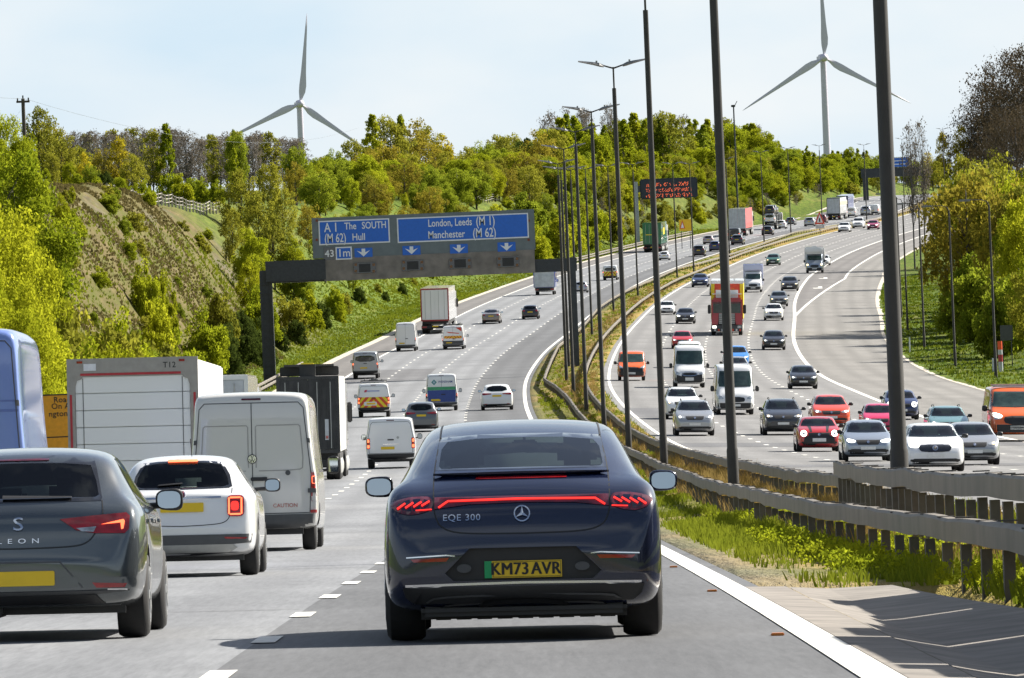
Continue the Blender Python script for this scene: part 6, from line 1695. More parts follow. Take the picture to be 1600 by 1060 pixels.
# ================================================================== small signs, poles, fences
M_SYEL = plain('sign_yellow', (.72, .30, .01), .5); M_SYEL2 = plain('sign_bright_yellow', (.8, .48, .01), .5)
SD = 292; p = W(98, 655, SD); root = empty('roadworks_sign', (0, 0, 0)); a, b = W(60, 655, SD).x, W(150, 655, SD).x; z0, z1 = W(90, 720, SD).z, W(90, 616, SD).z
m = MB(); m.box(a, b, SD, SD+.06, z0, z1); o = m.build('sign_board', M_SYEL, root)
for x0, x1, c0, c1 in ((a, b, z1-.05, z1), (a, b, W(90, 684, SD).z, W(90, 684, SD).z+.04)):
    m = MB(); m.box(x0, x1, SD-.012, SD-.002, c0, c1); m.build('black_rule', M_INK, o)
def stext(txt, px, py, h):
    vs, fs = text_mesh(txt, h, 1.05, .01); q = W(px, py, SD); m = MB(); m.add([(q.x+u, SD-.012, q.z+v) for u, v in vs], fs); m.build('lettering', M_INK, o, fix=False)
stext('Road', 97, 625, .3); stext('On A1', 98, 635, .3); stext('ngton', 91, 647, .3)
m = MB()
for x in (a+.4, b-.5): zg = float(ground_z(x, SD)); m.box(x, x+.09, SD+.07, SD+.16, min(zg, z0)-.3, z1-.1)
m.build('sign_posts', M_GREYP, root); tag(root, 'orange roadworks sign between the pale blue van and the T12 lorry', 'road sign')
SD = 1290; root = empty('works_sign', (0, 0, 0)); q0, q1 = W(1061, 352, SD), W(1081, 352, SD); zg = float(ground_z(q0.x, SD))
m = MB(); zt, zl = W(1071, 343, SD).z, W(1071, 361, SD).z; m.box(q0.x, q1.x, SD, SD+.08, zl, zt); o = m.build('sign_board', M_SYEL2, root)
m = MB(); m.prism([(q0.x+.1, zl+.4), (q0.x+1.0, zl+.4), (q0.x+.55, zt-.1)], SD-.03, SD-.002); t3 = m.build('warning_triangle', M_REDR, o)
m = MB(); m.prism([(q0.x+.3, zl+.52), (q0.x+.8, zl+.52), (q0.x+.55, zt-.5)], SD-.04, SD-.031); m.build('triangle_face', M_SWHITE, t3)
m = MB()
for x in (q0.x+.3, q1.x-.4): m.box(x, x+.12, SD+.09, SD+.2, min(float(ground_z(x, SD)), zl)-.3, zl+.5)
m.build('sign_posts', M_GREYP, root); tag(root, 'bright yellow works sign with a red triangle beside the green lorry', 'road sign')
SD = 1415; root = empty('warning_sign', (0, 0, 0)); q = W(1293, 340, SD); zl, zt = W(1293, 350, SD).z, W(1293, 330, SD).z; wv = .95
qx = min(max(q.x, float(AX(SD))+.8), float(BX(SD))-.8)
m = MB(); m.prism([(qx-wv, zl), (qx+wv, zl), (qx, zt)], SD, SD+.05); o = m.build('triangle', M_REDR, root)
m = MB(); m.prism([(qx-wv*.6, zl+.28), (qx+wv*.6, zl+.28), (qx, zt-.55)], SD-.02, SD-.002); m.build('triangle_face', M_SWHITE, o)
m = MB(); m.box(qx-.12, qx+.12, SD-.03, SD-.021, zl+.4, zl+1.1); m.build('pictogram', M_INK, o)
m = MB(); m.box(qx-.8, qx+.8, SD, SD+.05, zl-.8, zl-.1); m.build('plate_below', M_LGREY, root)
m = MB(); m.box(qx-.06, qx+.06, SD+.06, SD+.15, float(ground_z(qx, SD))-.3, zt-.4); m.build('sign_post', M_GREYP, root); tag(root, 'red bordered triangular warning sign on the reservation beside the maroon car', 'road sign')
# emergency marker post and sign backs on the right verge
d = 545; q = W(1565, 605, d); zg = float(ground_z(q.x, d)); root = empty('marker_post', (q.x, d, zg))
for z0, z1, mt in ((-.1, .75, M_LGREY), (.75, 1.25, plain('marker_red', (.4, .04, .05), .5)), (1.25, 1.6, M_LGREY), (1.6, 2.2, plain('marker_orange', (.85, .1, .02), .5))):
    m = MB(); m.tube([(0, 0, z0), (0, 0, z1-.002)], .16, 14); m.build('band', mt, root, smooth=True)
tag(root, 'grey post with red band and orange top on the shaded right verge', 'marker post')
d = 560; q = W(1576, 600, d); zg = float(ground_z(q.x, d)); root = empty('road_sign', (q.x, d, zg)); m = MB(); m.box(-.45, .45, 0, .05, 2.0, 3.1); m.build('sign_plate', M_GREYP, root)
m = MB()
for x in (-.35, .3): m.box(x, x+.07, .06, .13, -.3, 3.0)
m.build('sign_posts', M_GREYP, root); tag(root, 'grey back of a rectangular sign behind the orange topped post', 'road sign')
for i, (px, py, d) in enumerate(((1422, 548, 640), (1422, 553, 625), (1553, 600, 548))):
    q = W(px, py, d); q.x = max(q.x, float(xBR(d))+.5); m = MB(); m.box(-.06, .06, -.04, .04, -.2, .95, bev=.02); o = m.build('verge_marker', M_SWHITE, None); o.location = (q.x, d, float(ground_z(q.x, d))); tag(o, 'small white marker post at the edge of the right hand grass', 'marker post', 'white verge marker posts')
# telegraph pole and wire, camera mast
d = 640; q = W(40, 260, d); zg = float(ground_z(q.x, d)); zt = W(40, 154, d).z; root = empty('telegraph_pole', (q.x, d, zg)); H_ = zt-zg
M_WOOD = plain('weathered_wood', (.06, .05, .04), .85)
m = MB(); m.tube([(0, 0, -.3), (0, 0, H_)], [.2, .15], 10); m.build('pole', M_WOOD, root); m = MB(); m.box(-.55, .55, -.08, .08, H_-.35, H_-.18); m.build('crossarm', M_WOOD, root)
for x in (-.45, 0, .45):
    m = MB(); m.tube([(x, 0, H_-.18 if x else H_), (x, 0, H_+.05 if x else H_+.25)], .06, 8); m.build('insulator', M_BLACK, root)
tag(root, 'dark wooden telegraph pole above the trees at the far left', 'pole')
m = MB(); e0 = W(40, 155, d); e1 = W(560, 200, 1250); em = W(-60, 150, 600)
P = []
for k in range(25):
    t_ = k/24; v_ = e0.lerp(e1, t_); v_.z -= 4*t_*(1-t_)*3.0; P.append(v_)
m.tube([em]+P, .012, 5); tag(m.build('overhead_wire', plain('wire_grey', (.12, .13, .14), .5)), 'thin overhead wire sagging right from the telegraph pole', 'wire')
d = 1560; q = W(1150, 260, d); zg = float(ground_z(q.x, d)); zt = W(1149, 166, d).z; root = empty('camera_mast', (q.x, d, zg))
m = MB(); m.tube([(0, 0, -.3), (0, 0, zt-zg)], [.22, .14], 10); m.build('mast', M_DARKST, root); m = MB(); m.box(-.5, .35, -.3, .3, zt-zg-.2, zt-zg+.25, bev=.08); m.tube([(.2, 0, zt-zg), (.75, 0, zt-zg+1.0)], .08, 6); m.build('camera_head', M_DARKST, root)
tag(root, 'thin camera mast rising from the wood below the right turbine blade', 'mast')
M_FENCE = plain('pale_fence_timber', (.33, .3, .25), .8)
def fence(label, px0, px1, t_, n, y_rng=None):
    root = empty('timber_fence', (0, 0, 0)); P0 = []
    for k in range(n):
        px = px0+(px1-px0)*k/(n-1); d = d_for(px, t_); P0.append((float(xAL(d))-t_, d))
    for x, y in P0:
        z = float(ground_z(x, y)); m = MB(); m.box(x-.09, x+.09, y-.06, y+.06, z-.3, z+1.25); m.build('post', M_FENCE, root)
    for h in (.4, .75, 1.1):
        m = MB(); m.tube([(x, y-.08, float(ground_z(x, y))+h) for x, y in P0], .045, 4); m.build('rail', M_FENCE, root)
    tag(root, label, 'fence')
FENCES = []
FENCES += [('pale post and rail fence along the top of the brown bank', 172, 350, 21, 34), ('short pale post and rail fence climbing the slope right of the yellow trees', 748, 786, 19, 12), ('scrap of pale fence at the left end of the bank top', 20, 62, 13, 9)]
# ================================================================== foliage
def leaf_mat(name, c_lo, c_hi, trans=.35, hue=.0):
    m = bpy.data.materials.new(name); m.use_nodes = True; t = m.node_tree; t.nodes.clear()
    out = t.nodes.new('ShaderNodeOutputMaterial'); df = t.nodes.new('ShaderNodeBsdfDiffuse'); tr = t.nodes.new('ShaderNodeBsdfTranslucent'); mx = t.nodes.new('ShaderNodeMixShader')
    at = t.nodes.new('ShaderNodeVertexColor'); at.layer_name = 'tint'; sp = t.nodes.new('ShaderNodeSeparateColor'); t.links.new(at.outputs[0], sp.inputs[0])
    oi = t.nodes.new('ShaderNodeObjectInfo')
    md = t.nodes.new('ShaderNodeMath'); md.operation = 'MULTIPLY_ADD'; t.links.new(oi.outputs['Random'], md.inputs[0]); md.inputs[1].default_value = .5; 
    m3 = t.nodes.new('ShaderNodeMath'); m3.operation = 'MULTIPLY'; t.links.new(sp.outputs[0], m3.inputs[0]); m3.inputs[1].default_value = .75
    t.links.new(m3.outputs[0], md.inputs[2])
    r = ramp(t, md.outputs[0], [(.12, c_lo), (.9, c_hi)])
    t.links.new(r.outputs[0], df.inputs[0]); t.links.new(r.outputs[0], tr.inputs[0]); mx.inputs[0].default_value = trans
    t.links.new(df.outputs[0], mx.inputs[1]); t.links.new(tr.outputs[0], mx.inputs[2]); t.links.new(mx.outputs[0], out.inputs[0])
    return m
M_BARK = plain('bark', (.07, .06, .05), .9, var=.3, scale=4); M_BARKG = plain('grey_bark', (.11, .10, .095), .9, var=.3, scale=4)
LM = dict(fresh=leaf_mat('fresh_leaf', (.13, .17, .010), (.31, .34, .018), .58), lime=leaf_mat('lime_leaf', (.17, .20, .009), (.36, .37, .02), .58), olive=leaf_mat('olive_leaf', (.125, .135, .018), (.28, .27, .03), .56),
    rust=leaf_mat('golden_bud', (.15, .13, .02), (.32, .265, .032), .5), dark=leaf_mat('dark_leaf', (.028, .042, .010), (.09, .12, .022), .35), twig=leaf_mat('grey_bud', (.085, .072, .058), (.19, .16, .125), .35), mid=leaf_mat('mid_green_leaf', (.11, .15, .014), (.26, .30, .024), .58),
    grey=leaf_mat('grey_green_leaf', (.16, .18, .09), (.33, .34, .18), .45), beech=leaf_mat('beech_bud', (.045, .034, .022), (.105, .08, .05), .3), yellow=leaf_mat('yellow_bud', (.25, .21, .014), (.46, .38, .025), .5))

def crown_mesh(name, clumps, nleaf, lsize, rng, flat=.0, spread=1.0):
    """leaf quads scattered through clumps; clumps = (x, y, z, r)"""
    V = []; T = []
    for (x, y, z, r) in clumps:
        n = max(4, int(nleaf*rng.uniform(.6, 1.4)))
        d = rng.normal(size=(n, 3)); d /= np.linalg.norm(d, axis=1)[:, None]
        rad = r*rng.uniform(.25, 1.0, n)**.55*spread; c = np.array([x, y, z])+d*rad[:, None]*np.array([1, 1, .8])
        a = rng.normal(size=(n, 3)); a[:, 2] *= (1-flat); a /= np.linalg.norm(a, axis=1)[:, None]
        b = np.cross(a, rng.normal(size=(n, 3))); b /= np.linalg.norm(b, axis=1)[:, None]+1e-9
        s = lsize*rng.uniform(.55, 1.35, n)[:, None]
        q = np.stack([c-a*s, c-b*s*.55, c+a*s, c+b*s*.55], 1); V.append(q.reshape(-1, 3))
        tc = rng.uniform(0, 1); T.append(np.repeat(np.clip(tc*.6+rng.uniform(0, .5, n), 0, 1), 4))
    V = np.concatenate(V); T = np.concatenate(T); n = len(V)//4
    me = bpy.data.meshes.new(name); me.vertices.add(len(V)); me.vertices.foreach_set('co', V.astype(np.float32).ravel())
    me.loops.add(n*4); me.loops.foreach_set('vertex_index', np.arange(n*4, dtype=np.int32)); me.polygons.add(n)
    me.polygons.foreach_set('loop_start', np.arange(0, n*4, 4, dtype=np.int32)); me.polygons.foreach_set('loop_total', np.full(n, 4, dtype=np.int32))
    ca = me.color_attributes.new('tint', 'FLOAT_COLOR', 'POINT'); C = np.ones((len(V), 4), np.float32); C[:, 0] = T; C[:, 1] = T; C[:, 2] = T
    ca.data.foreach_set('color', C.ravel()); me.update(); me.validate()
    return me

def limbs_mesh(name, clumps, H, rng, r0=.2, split=.3, lean=.4, twigs=0, nmax=22):
    mb = MB(); tx = rng.uniform(-.3, .3); ty = rng.uniform(-.3, .3)
    def axis(z): return Vector((tx*(z/H)**1.5*2, ty*(z/H)**1.5*2, z))
    mb.tube([axis(0)-Vector((0, 0, .4)), axis(H*.15), axis(H*.4), axis(H*.65), axis(H*.9)], [r0*1.3, r0, r0*.75, r0*.45, r0*.12], 7)
    idx = rng.permutation(len(clumps))[:nmax]
    for i in idx:
        x, y, z, r = map(float, clumps[i]); e = Vector((x, y, z)); zs = max(H*split*.6, min(z*.75-.3, H*.8)); s = axis(zs); k = r0*.42*(1-zs/H*.6)
        mid = s.lerp(e, .55)+Vector((0, 0, -.12*(e-s).length*rng.uniform(-.5, 1)))
        mb.tube([s, mid, e], [k, k*.6, k*.15], 5)
        for _ in range(twigs):
            p = mid.lerp(e, rng.uniform(0, 1)); q = p+Vector((rng.normal(size=3)*np.array([.55, .55, .5])).tolist())*r+Vector((0, 0, .35*r)); w_ = p.lerp(q, .5)+Vector((rng.normal(size=3)*.1).tolist())
            mb.tube([p, w_, q], [k*.25, k*.16, k*.05], 3, cap=False)
            for __ in range(2):
                p2 = p.lerp(q, rng.uniform(.3, 1)); q2 = p2+Vector((rng.normal(size=3)*.4*r).tolist())+Vector((0, 0, .2*r)); mb.tube([p2, q2], [k*.12, k*.04], 3, cap=False)
    me = bpy.data.meshes.new(name); me.from_pydata(mb.v, [], mb.f); me.polygons.foreach_set('use_smooth', [True]*len(me.polygons)); return me

def clumps_for(shape, rng, n):
    out = []
    while len(out) < n:
        if shape == 'round':          # 10 m tall
            d = rng.normal(size=3); d /= np.linalg.norm(d); r = rng.uniform(.15, 1)**.45; p = np.array([0, 0, 5.3])+d*r*np.array([3.6, 3.6, 4.2]); rr = rng.uniform(.55, 1.15)
        elif shape == 'birch':
            z = rng.uniform(1.8, 9.8); R = np.interp(z, [1.5, 3.5, 6, 9.8], [1.5, 2.3, 1.7, .25]); a = rng.uniform(0, 2*PI); r = R*rng.uniform(.1, 1)**.5; p = np.array([r*math.cos(a), r*math.sin(a), z]); rr = rng.uniform(.35, .75)*np.interp(z, [2, 10], [1.15, .55])
        elif shape == 'tall':
            z = rng.uniform(3.6, 9.8); R = np.interp(z, [3.4, 5.5, 8, 9.8], [.7, 1.5, 1.5, .5]); a = rng.uniform(0, 2*PI); r = R*rng.uniform(.1, 1)**.5; p = np.array([r*math.cos(a), r*math.sin(a), z]); rr = rng.uniform(.35, .8)
        elif shape == 'spread':
            d = rng.normal(size=3); d[2] = abs(d[2])*1.0; d /= np.linalg.norm(d); r = rng.uniform(.2, 1)**.5; p = np.array([0, 0, 3.4])+d*r*np.array([5.2, 5.2, 6.2]); rr = rng.uniform(.6, 1.2)
        elif shape == 'shrub':
            d = rng.normal(size=3); d[2] = abs(d[2]); d /= np.linalg.norm(d); r = rng.uniform(.15, 1)**.5; p = np.array([0, 0, .8])+d*r*np.array([5.2, 5.2, 8.4]); rr = rng.uniform(.8, 1.6)
        elif shape == 'thin':
            z = rng.uniform(1.0, 9.8); R = np.interp(z, [1, 4, 7, 9.8], [1.6, 2.6, 2.2, .7]); a = rng.uniform(0, 2*PI); r = R*rng.uniform(.05, 1)**.5; p = np.array([r*math.cos(a), r*math.sin(a), z]); rr = rng.uniform(.5, 1.0)
        if shape in ('round', 'spread') and rng.uniform() < .25: p[:2] *= 1.18
        out.append((*p, rr))
    return out
KINDS = dict(limebig=('round', 'lime', 120, 330, .088, 2), freshbig=('round', 'fresh', 120, 330, .088, 2),   # shape, leaf material, clumps, leaves per clump, leaf size, twigs, bark
    fresh=('round', 'fresh', 115, 150, .135, 1), lime=('round', 'lime', 110, 150, .135, 1), mid=('round', 'mid', 115, 150, .135, 1), olive=('round', 'olive', 110, 60, .17, 3), rust=('round', 'rust', 110, 58, .165, 3),
    birch=('birch', 'lime', 95, 70, .15, 1), birchg=('birch', 'fresh', 95, 75, .15, 1), birchm=('birch', 'mid', 95, 75, .15, 1), dark=('round', 'dark', 100, 75, .25, 0), bare=('tall', 'twig', 70, 20, .11, 9), baregreen=('tall', 'olive', 75, 34, .14, 6), thin=('thin', 'olive', 90, 16, .16, 7), thinrust=('thin', 'twig', 90, 14, .15, 8),
    beech=('spread', 'beech', 190, 110, .075, 9), shrub=('shrub', 'fresh', 90, 140, .25, 0), shrublime=('shrub', 'lime', 85, 140, .25, 0), shrubdark=('shrub', 'dark', 90, 140, .25, 1), shrubolive=('shrub', 'olive', 80, 75, .32, 2), shrubgrey=('shrub', 'grey', 60, 60, .4, 1), yellow=('thin', 'yellow', 80, 30, .2, 3), shrubmid=('shrub', 'mid', 90, 140, .25, 0))
TP = {}
def tree_proto(kind, var):
    k = (kind, var)
    if k not in TP:
        sh, lm, nc, nl, ls, tw = KINDS[kind]; rng = np.random.default_rng(hash(kind) % 1000*0+sum(map(ord, kind))*7+var)
        cl = clumps_for(sh, rng, nc); cm = crown_mesh('crown', cl, nl, ls, rng); cm.materials.append(LM[lm])
        tm = limbs_mesh('trunk', cl, 9.5 if sh != 'shrub' else 6, rng, .2 if sh in ('round', 'spread') else .13, .3, twigs=tw, nmax=26 if tw < 5 else 44); tm.materials.append(M_BARKG if kind in ('bare', 'thin', 'thinrust', 'beech', 'birch', 'birchg') else M_BARK)
        TP[k] = (cm, tm)
    return TP[k]
TREES = []
def tree_at(kind, x, y, z, H, wf, label, group, cat='tree', name=None):
    TREES.append((H/y, kind, x, y, z, H, wf, label, group, int(RNG.integers(0, 3)), float(RNG.uniform(0, 2*PI)), float(RNG.uniform())))
def grow(limit):
    """the trees that show largest become things, the remaining far ones one mass"""
    tr = sorted([t_ for t_ in TREES if 'shrub' not in t_[1]], key=lambda q: -q[0]); sh = [t_ for t_ in TREES if 'shrub' in t_[1]]
    for (_, kind, x, y, z, H, wf, label, group, var, rot, rnd) in tr[:limit]+sh:
        cm, tm = tree_proto(kind, var); isS = 'shrub' in kind
        root = empty('shrub' if isS else 'tree', (x, y, z)); s = H/10.0; wf *= .72
        root.scale = (s*wf, s*wf, s); root.rotation_euler = (0, 0, rot)
        new_obj('stems' if isS else 'trunk', tm, root); new_obj('leaves' if isS else 'crown', cm, root)
        tag(root, label, 'shrub' if isS else 'tree', group)
    VV = []; CC = []; LL = []; PL = []; MI = []; mats = []; base = 0
    for (_, kind, x, y, z, H, wf, label, group, var, rot, rnd) in tr[limit:]:
        for me in tree_proto(kind, var):
            n = len(me.vertices); v = np.empty(n*3, np.float32); me.vertices.foreach_get('co', v); v = v.reshape(-1, 3); s = H/10.0; w_ = s*wf*.72
            c, si = math.cos(rot), math.sin(rot); q = np.stack([(v[:, 0]*c-v[:, 1]*si)*w_+x, (v[:, 0]*si+v[:, 1]*c)*w_+y, v[:, 2]*s+z], 1); VV.append(q)
            col = np.full((n, 4), .5, np.float32)
            if 'tint' in me.color_attributes:
                a_ = np.empty(n*4, np.float32); me.color_attributes['tint'].data.foreach_get('color', a_); col = a_.reshape(-1, 4)*.8+.35*(rnd-.3)
            CC.append(col); nl = len(me.loops); l_ = np.empty(nl, np.int32); me.loops.foreach_get('vertex_index', l_); LL.append(l_+base); base += n
            pt = np.empty(len(me.polygons), np.int32); me.polygons.foreach_get('loop_total', pt); PL.append(pt)
            m_ = me.materials[0]
            if m_ not in mats: mats.append(m_)
            MI.append(np.full(len(pt), mats.index(m_), np.int32))
    if VV:
        V = np.concatenate(VV); L_ = np.concatenate(LL); P_ = np.concatenate(PL); me = bpy.data.meshes.new('distant_trees')
        me.vertices.add(len(V)); me.vertices.foreach_set('co', V.astype(np.float32).ravel()); me.loops.add(len(L_)); me.loops.foreach_set('vertex_index', L_)
        me.polygons.add(len(P_)); me.polygons.foreach_set('loop_start', np.concatenate([[0], np.cumsum(P_)[:-1]]).astype(np.int32)); me.polygons.foreach_set('loop_total', P_)
        for m_ in mats: me.materials.append(m_)
        me.polygons.foreach_set('material_index', np.concatenate(MI)); ca = me.color_attributes.new('tint', 'FLOAT_COLOR', 'POINT'); ca.data.foreach_set('color', np.concatenate(CC).astype(np.float32).ravel())
        me.update(); me.validate(); tag(new_obj('distant_trees', me), kind='stuff')
    print('TREES', len(tr), 'SHRUBS', len(sh))
_DS = np.arange(250, 2000, 4.)
def d_for(px, t_, side='L'):
    """distance at which the sight column px runs t_ metres outside the tarmac"""
    sl = (px-800)/FPX
    X = _DS*sl
    off = (xAL(_DS)-X) if side == 'L' else (X-xBR(_DS))
    ok = np.where(off >= t_)[0]
    return float(_DS[ok[0]]) if len(ok) else 1990.0
def tree(kind, px, top, d, wf=1.0, label=None, group=None, minh=1.2, sink=.2):
    if d < 100:
        d = d_for(px, d) if px < 1395 else d_for(px, d, 'R')
    p = W(px, top, d); z = float(ground_z(p.x, d)); H = max(p.z-z, minh)
    return tree_at(kind, p.x, d, z-sink, H+sink, wf, label, group)
CW_ = {'limebig': 'bright yellow green', 'freshbig': 'bright fresh green', 'fresh': 'fresh green', 'lime': 'yellow green', 'mid': 'mid green', 'olive': 'olive', 'rust': 'rusty brown budding', 'birch': 'lime birch like', 'birchg': 'light green birch like', 'birchm': 'green slender', 'dark': 'dark evergreen', 'bare': 'tall bare', 'baregreen': 'tall half leafed', 'thin': 'thin twiggy olive', 'thinrust': 'thin leafless brown',
       'beech': 'spreading bare', 'shrub': 'fresh green', 'shrublime': 'yellow green', 'shrubdark': 'dark gorse like', 'shrubolive': 'olive', 'shrubgrey': 'grey green blossoming', 'yellow': 'yellow budding', 'shrubmid': 'mid green'}
def zone(where, group, items):
    for kind, px, top, d, *r in items:
        wf = r[0] if r else 1.0
        tree(kind, px, top, d, wf, '%s %s %s' % (CW_[kind], 'shrub' if 'shrub' in kind else 'tree', where), group)
def belt(where, group, x0, x1, step, tops, dr, kinds, wf=(.8, 1.2), jt=10):
    x = x0
    while x < x1:
        t_ = float(np.interp(x, [p[0] for p in tops], [p[1] for p in tops]))+float(RNG.uniform(-.3, 1))*jt
        k = kinds[int(RNG.integers(0, len(kinds)))]; d = float(RNG.uniform(*dr))
        tree(k, x+float(RNG.uniform(-.4, .4))*step, t_, d, float(RNG.uniform(*wf)), '%s %s %s' % (CW_[k], 'shrub' if 'shrub' in k else 'tree', where), group)
        x += step*float(RNG.uniform(.75, 1.25))

def fill(where, group, px0, px1, t0, t1, n, h0, h1, kinds, wf=(.8, 1.2)):
    """bushes and small trees of a given height strewn over a stretch of the left slope"""
    for _ in range(n):
        px = float(RNG.uniform(px0, px1)); t_ = float(RNG.uniform(t0, t1)); d = d_for(px, t_); x = (px-800)/FPX*d; k = kinds[int(RNG.integers(0, len(kinds)))]
        tree_at(k, x, d, float(ground_z(x, d))-.2, float(RNG.uniform(h0, h1)), float(RNG.uniform(*wf)), '%s %s %s' % (CW_[k], 'shrub' if 'shrub' in k else 'tree', where), group)
# ------------------------------------------------------------------ left edge: big spring green trees close by
zone('among the big spring green trees at the left edge', 'trees at the left edge', [
    ('limebig', -22, 300, 6, 1.0), ('limebig', 4, 335, 6, .8), ('freshbig', -18, 215, 10, 1.1), ('limebig', 2, 415, 4, .8), ('freshbig', 0, 172, 14, .8), ('limebig', 12, 470, 4, .7), ('freshbig', 22, 205, 15, .8), ('limebig', -24, 420, 4, .9), ('olive', 30, 320, 10, .7), ('freshbig', 35, 500, 4, .6)])
zone('on the bank top left of the brown slope', 'trees on the left bank top', [
    ('olive', 58, 163, 24, .9), ('rust', 76, 185, 25, .8), ('olive', 92, 200, 23, .9), ('fresh', 40, 215, 20, .9), ('lime', 108, 250, 21, .9), ('fresh', 122, 270, 20, 1.0), ('mid', 140, 252, 22, .9), ('dark', 163, 264, 22, 1.0), ('lime', 112, 292, 15, .8), ('fresh', 72, 262, 18, .9), ('mid', 55, 270, 16, .8), ('shrubdark', 60, 335, 12, .8), ('lime', 92, 300, 14, .8), ('yellow', 132, 240, 26), ('fresh', 186, 274, 24, 1.0), ('mid', 25, 235, 20), ('olive', 80, 235, 20, .9), ('shrub', 150, 285, 19, 1.0)])
belt('in the bare row on the ridge behind the brown bank', 'bare trees on the ridge', 84, 470, 9, [(86, 212), (120, 203), (160, 204), (200, 200), (255, 196), (300, 207), (350, 208), (400, 205), (440, 208), (470, 214)], (1040, 1120), ['bare', 'bare', 'bare', 'bare', 'baregreen', 'bare'], (1.2, 1.7), 9)
zone('standing out of the bare row on the ridge', 'bare trees on the ridge', [('birchg', 258, 193, 1000, .9), ('baregreen', 236, 202, 1000, 1.2), ('yellow', 185, 216, 980, 1.0), ('rust', 160, 228, 980), ('mid', 368, 198, 1000, .5), ('birchg', 366, 232, 960, .8), ('olive', 205, 238, 960), ('mid', 460, 218, 1000, .8), ('baregreen', 330, 214, 1000), ('olive', 120, 225, 960)])
zone('beside the pale fence on the bank top', 'shrubs on the left bank top', [('shrublime', 282, 268, 24, 1.0), ('shrub', 318, 276, 26, 1.0), ('shrubmid', 302, 272, 30, 1.0), ('shrub', 228, 280, 26, .9), ('shrublime', 208, 284, 24, .8), ('birchg', 366, 262, 24), ('shrub', 340, 280, 24)])
zone('at the foot of the brown bank', 'shrubs below the brown bank', [('shrub', 190, 482, 5, .8), ('shrublime', 252, 415, 8, .5), ('shrublime', 236, 462, 6, .8), ('shrubolive', 150, 475, 5.5, .9), ('shrubolive', 110, 452, 6, .9), ('shrub', 90, 525, 4), ('shrublime', 60, 510, 4.5), ('shrub', 275, 512, 5), ('shrubmid', 215, 515, 4.5, .9), ('shrub', 315, 478, 6), ('shrubdark', 370, 478, 6, 1.0), ('shrubdark', 345, 495, 5, .8), ('shrub', 130, 530, 4), ('shrublime', 165, 526, 4, .8), ('shrubolive', 338, 445, 7, .8), ('shrubolive', 240, 515, 4.5), ('shrubdark', 398, 488, 5.5, 1.0), ('shrub', 225, 402, 9, .6), ('shrublime', 205, 545, 3.6, .8), ('shrubolive', 70, 440, 7, .8), ('shrubolive', 180, 500, 5)])
zone('between the brown bank and the gantry', 'trees behind the gantry', [('olive', 372, 262, 18, 1.0), ('fresh', 392, 352, 10, .8), ('olive', 420, 250, 22, 1.0), ('rust', 460, 252, 24, 1.0), ('olive', 400, 300, 15, .9), ('olive', 440, 285, 17, .9), ('olive', 500, 262, 22, 1.0), ('mid', 535, 262, 24, 1.0), ('fresh', 548, 275, 21, .9), ('dark', 575, 285, 22, 1.1), ('fresh', 505, 345, 13, .8), ('lime', 455, 365, 11, .8), ('rust', 480, 310, 16, .9), ('shrublime', 480, 452, 8, .9), ('shrubolive', 450, 452, 7.5, .9), ('shrubdark', 500, 465, 8, .9), ('shrubdark', 462, 495, 6.5, 1.0), ('shrubdark', 560, 445, 9.5), ('shrubolive', 590, 442, 10), ('shrubdark', 602, 462, 8.5), ('shrubdark', 628, 440, 9), ('shrubolive', 535, 452, 9), ('shrubdark', 438, 510, 6, .9), ('shrublime', 530, 475, 8, .8), ('shrub', 520, 445, 9), ('olive', 362, 320, 14, .7), ('lime', 390, 400, 8.5, .7), ('shrub', 398, 445, 7), ('shrubolive', 645, 428, 10), ('olive', 530, 330, 15, .9), ('olive', 425, 330, 13, .8), ('mid', 470, 400, 10, .8), ('fresh', 550, 400, 11, .7), ('mid', 590, 380, 13, .8), ('olive', 640, 390, 13, .8), ('rust', 600, 330, 16, .9), ('shrub', 680, 415, 12)])
zone('in the tall golden group above the blue signs', 'golden trees above the gantry', [('birch', 580, 178, 34, 1.1), ('olive', 605, 174, 36, 1.0), ('rust', 600, 215, 30, 1.1), ('rust', 650, 184, 34, 1.0), ('olive', 665, 195, 36), ('yellow', 690, 212, 32, 1.2), ('olive', 640, 232, 28), ('rust', 570, 228, 30, 1.0), ('fresh', 575, 240, 26, .8), ('yellow', 700, 230, 30), ('rust', 680, 255, 26, 1.0), ('olive', 550, 212, 34, 1.0), ('mid', 520, 228, 32, .9), ('birchg', 625, 180, 38), ('mid', 610, 290, 22, .8), ('lime', 632, 300, 20, .8), ('lime', 600, 310, 19, .7), ('olive', 660, 290, 22, 1.0), ('yellow', 660, 300, 20, 1.0), ('fresh', 710, 275, 26, 1.0), ('olive', 735, 290, 24, .9), ('shrublime', 735, 325, 20), ('mid', 500, 240, 28), ('lime', 490, 250, 26, 1.0), ('fresh', 555, 250, 26), ('shrublime', 700, 340, 18), ('mid', 680, 330, 18, .8), ('fresh', 620, 240, 28), ('birchg', 520, 250, 28)])
belt('in the wood right of the golden group', 'wood above the gantry end', 715, 870, 14, [(715, 235), (740, 222), (765, 207), (800, 204), (830, 208), (870, 192)], (34, 46), ['mid', 'rust', 'fresh', 'olive', 'olive', 'dark', 'mid', 'thinrust'], (1.0, 1.3))
belt('on the slope right of the golden group', 'wood above the gantry end', 720, 900, 15, [(720, 300), (790, 275), (850, 268), (900, 268)], (20, 28), ['shrub', 'olive', 'fresh', 'shrublime', 'mid', 'mid', 'shrubgrey'], (.9, 1.2), 25)
belt('on the grassy slope behind the lamp columns', 'shrubs behind the lamp columns', 720, 990, 15, [(720, 370), (800, 345), (860, 315), (990, 300)], (10, 17), ['shrub', 'shrublime', 'shrubgrey', 'shrubmid', 'shrubolive', 'shrub'], (.8, 1.1), 35)
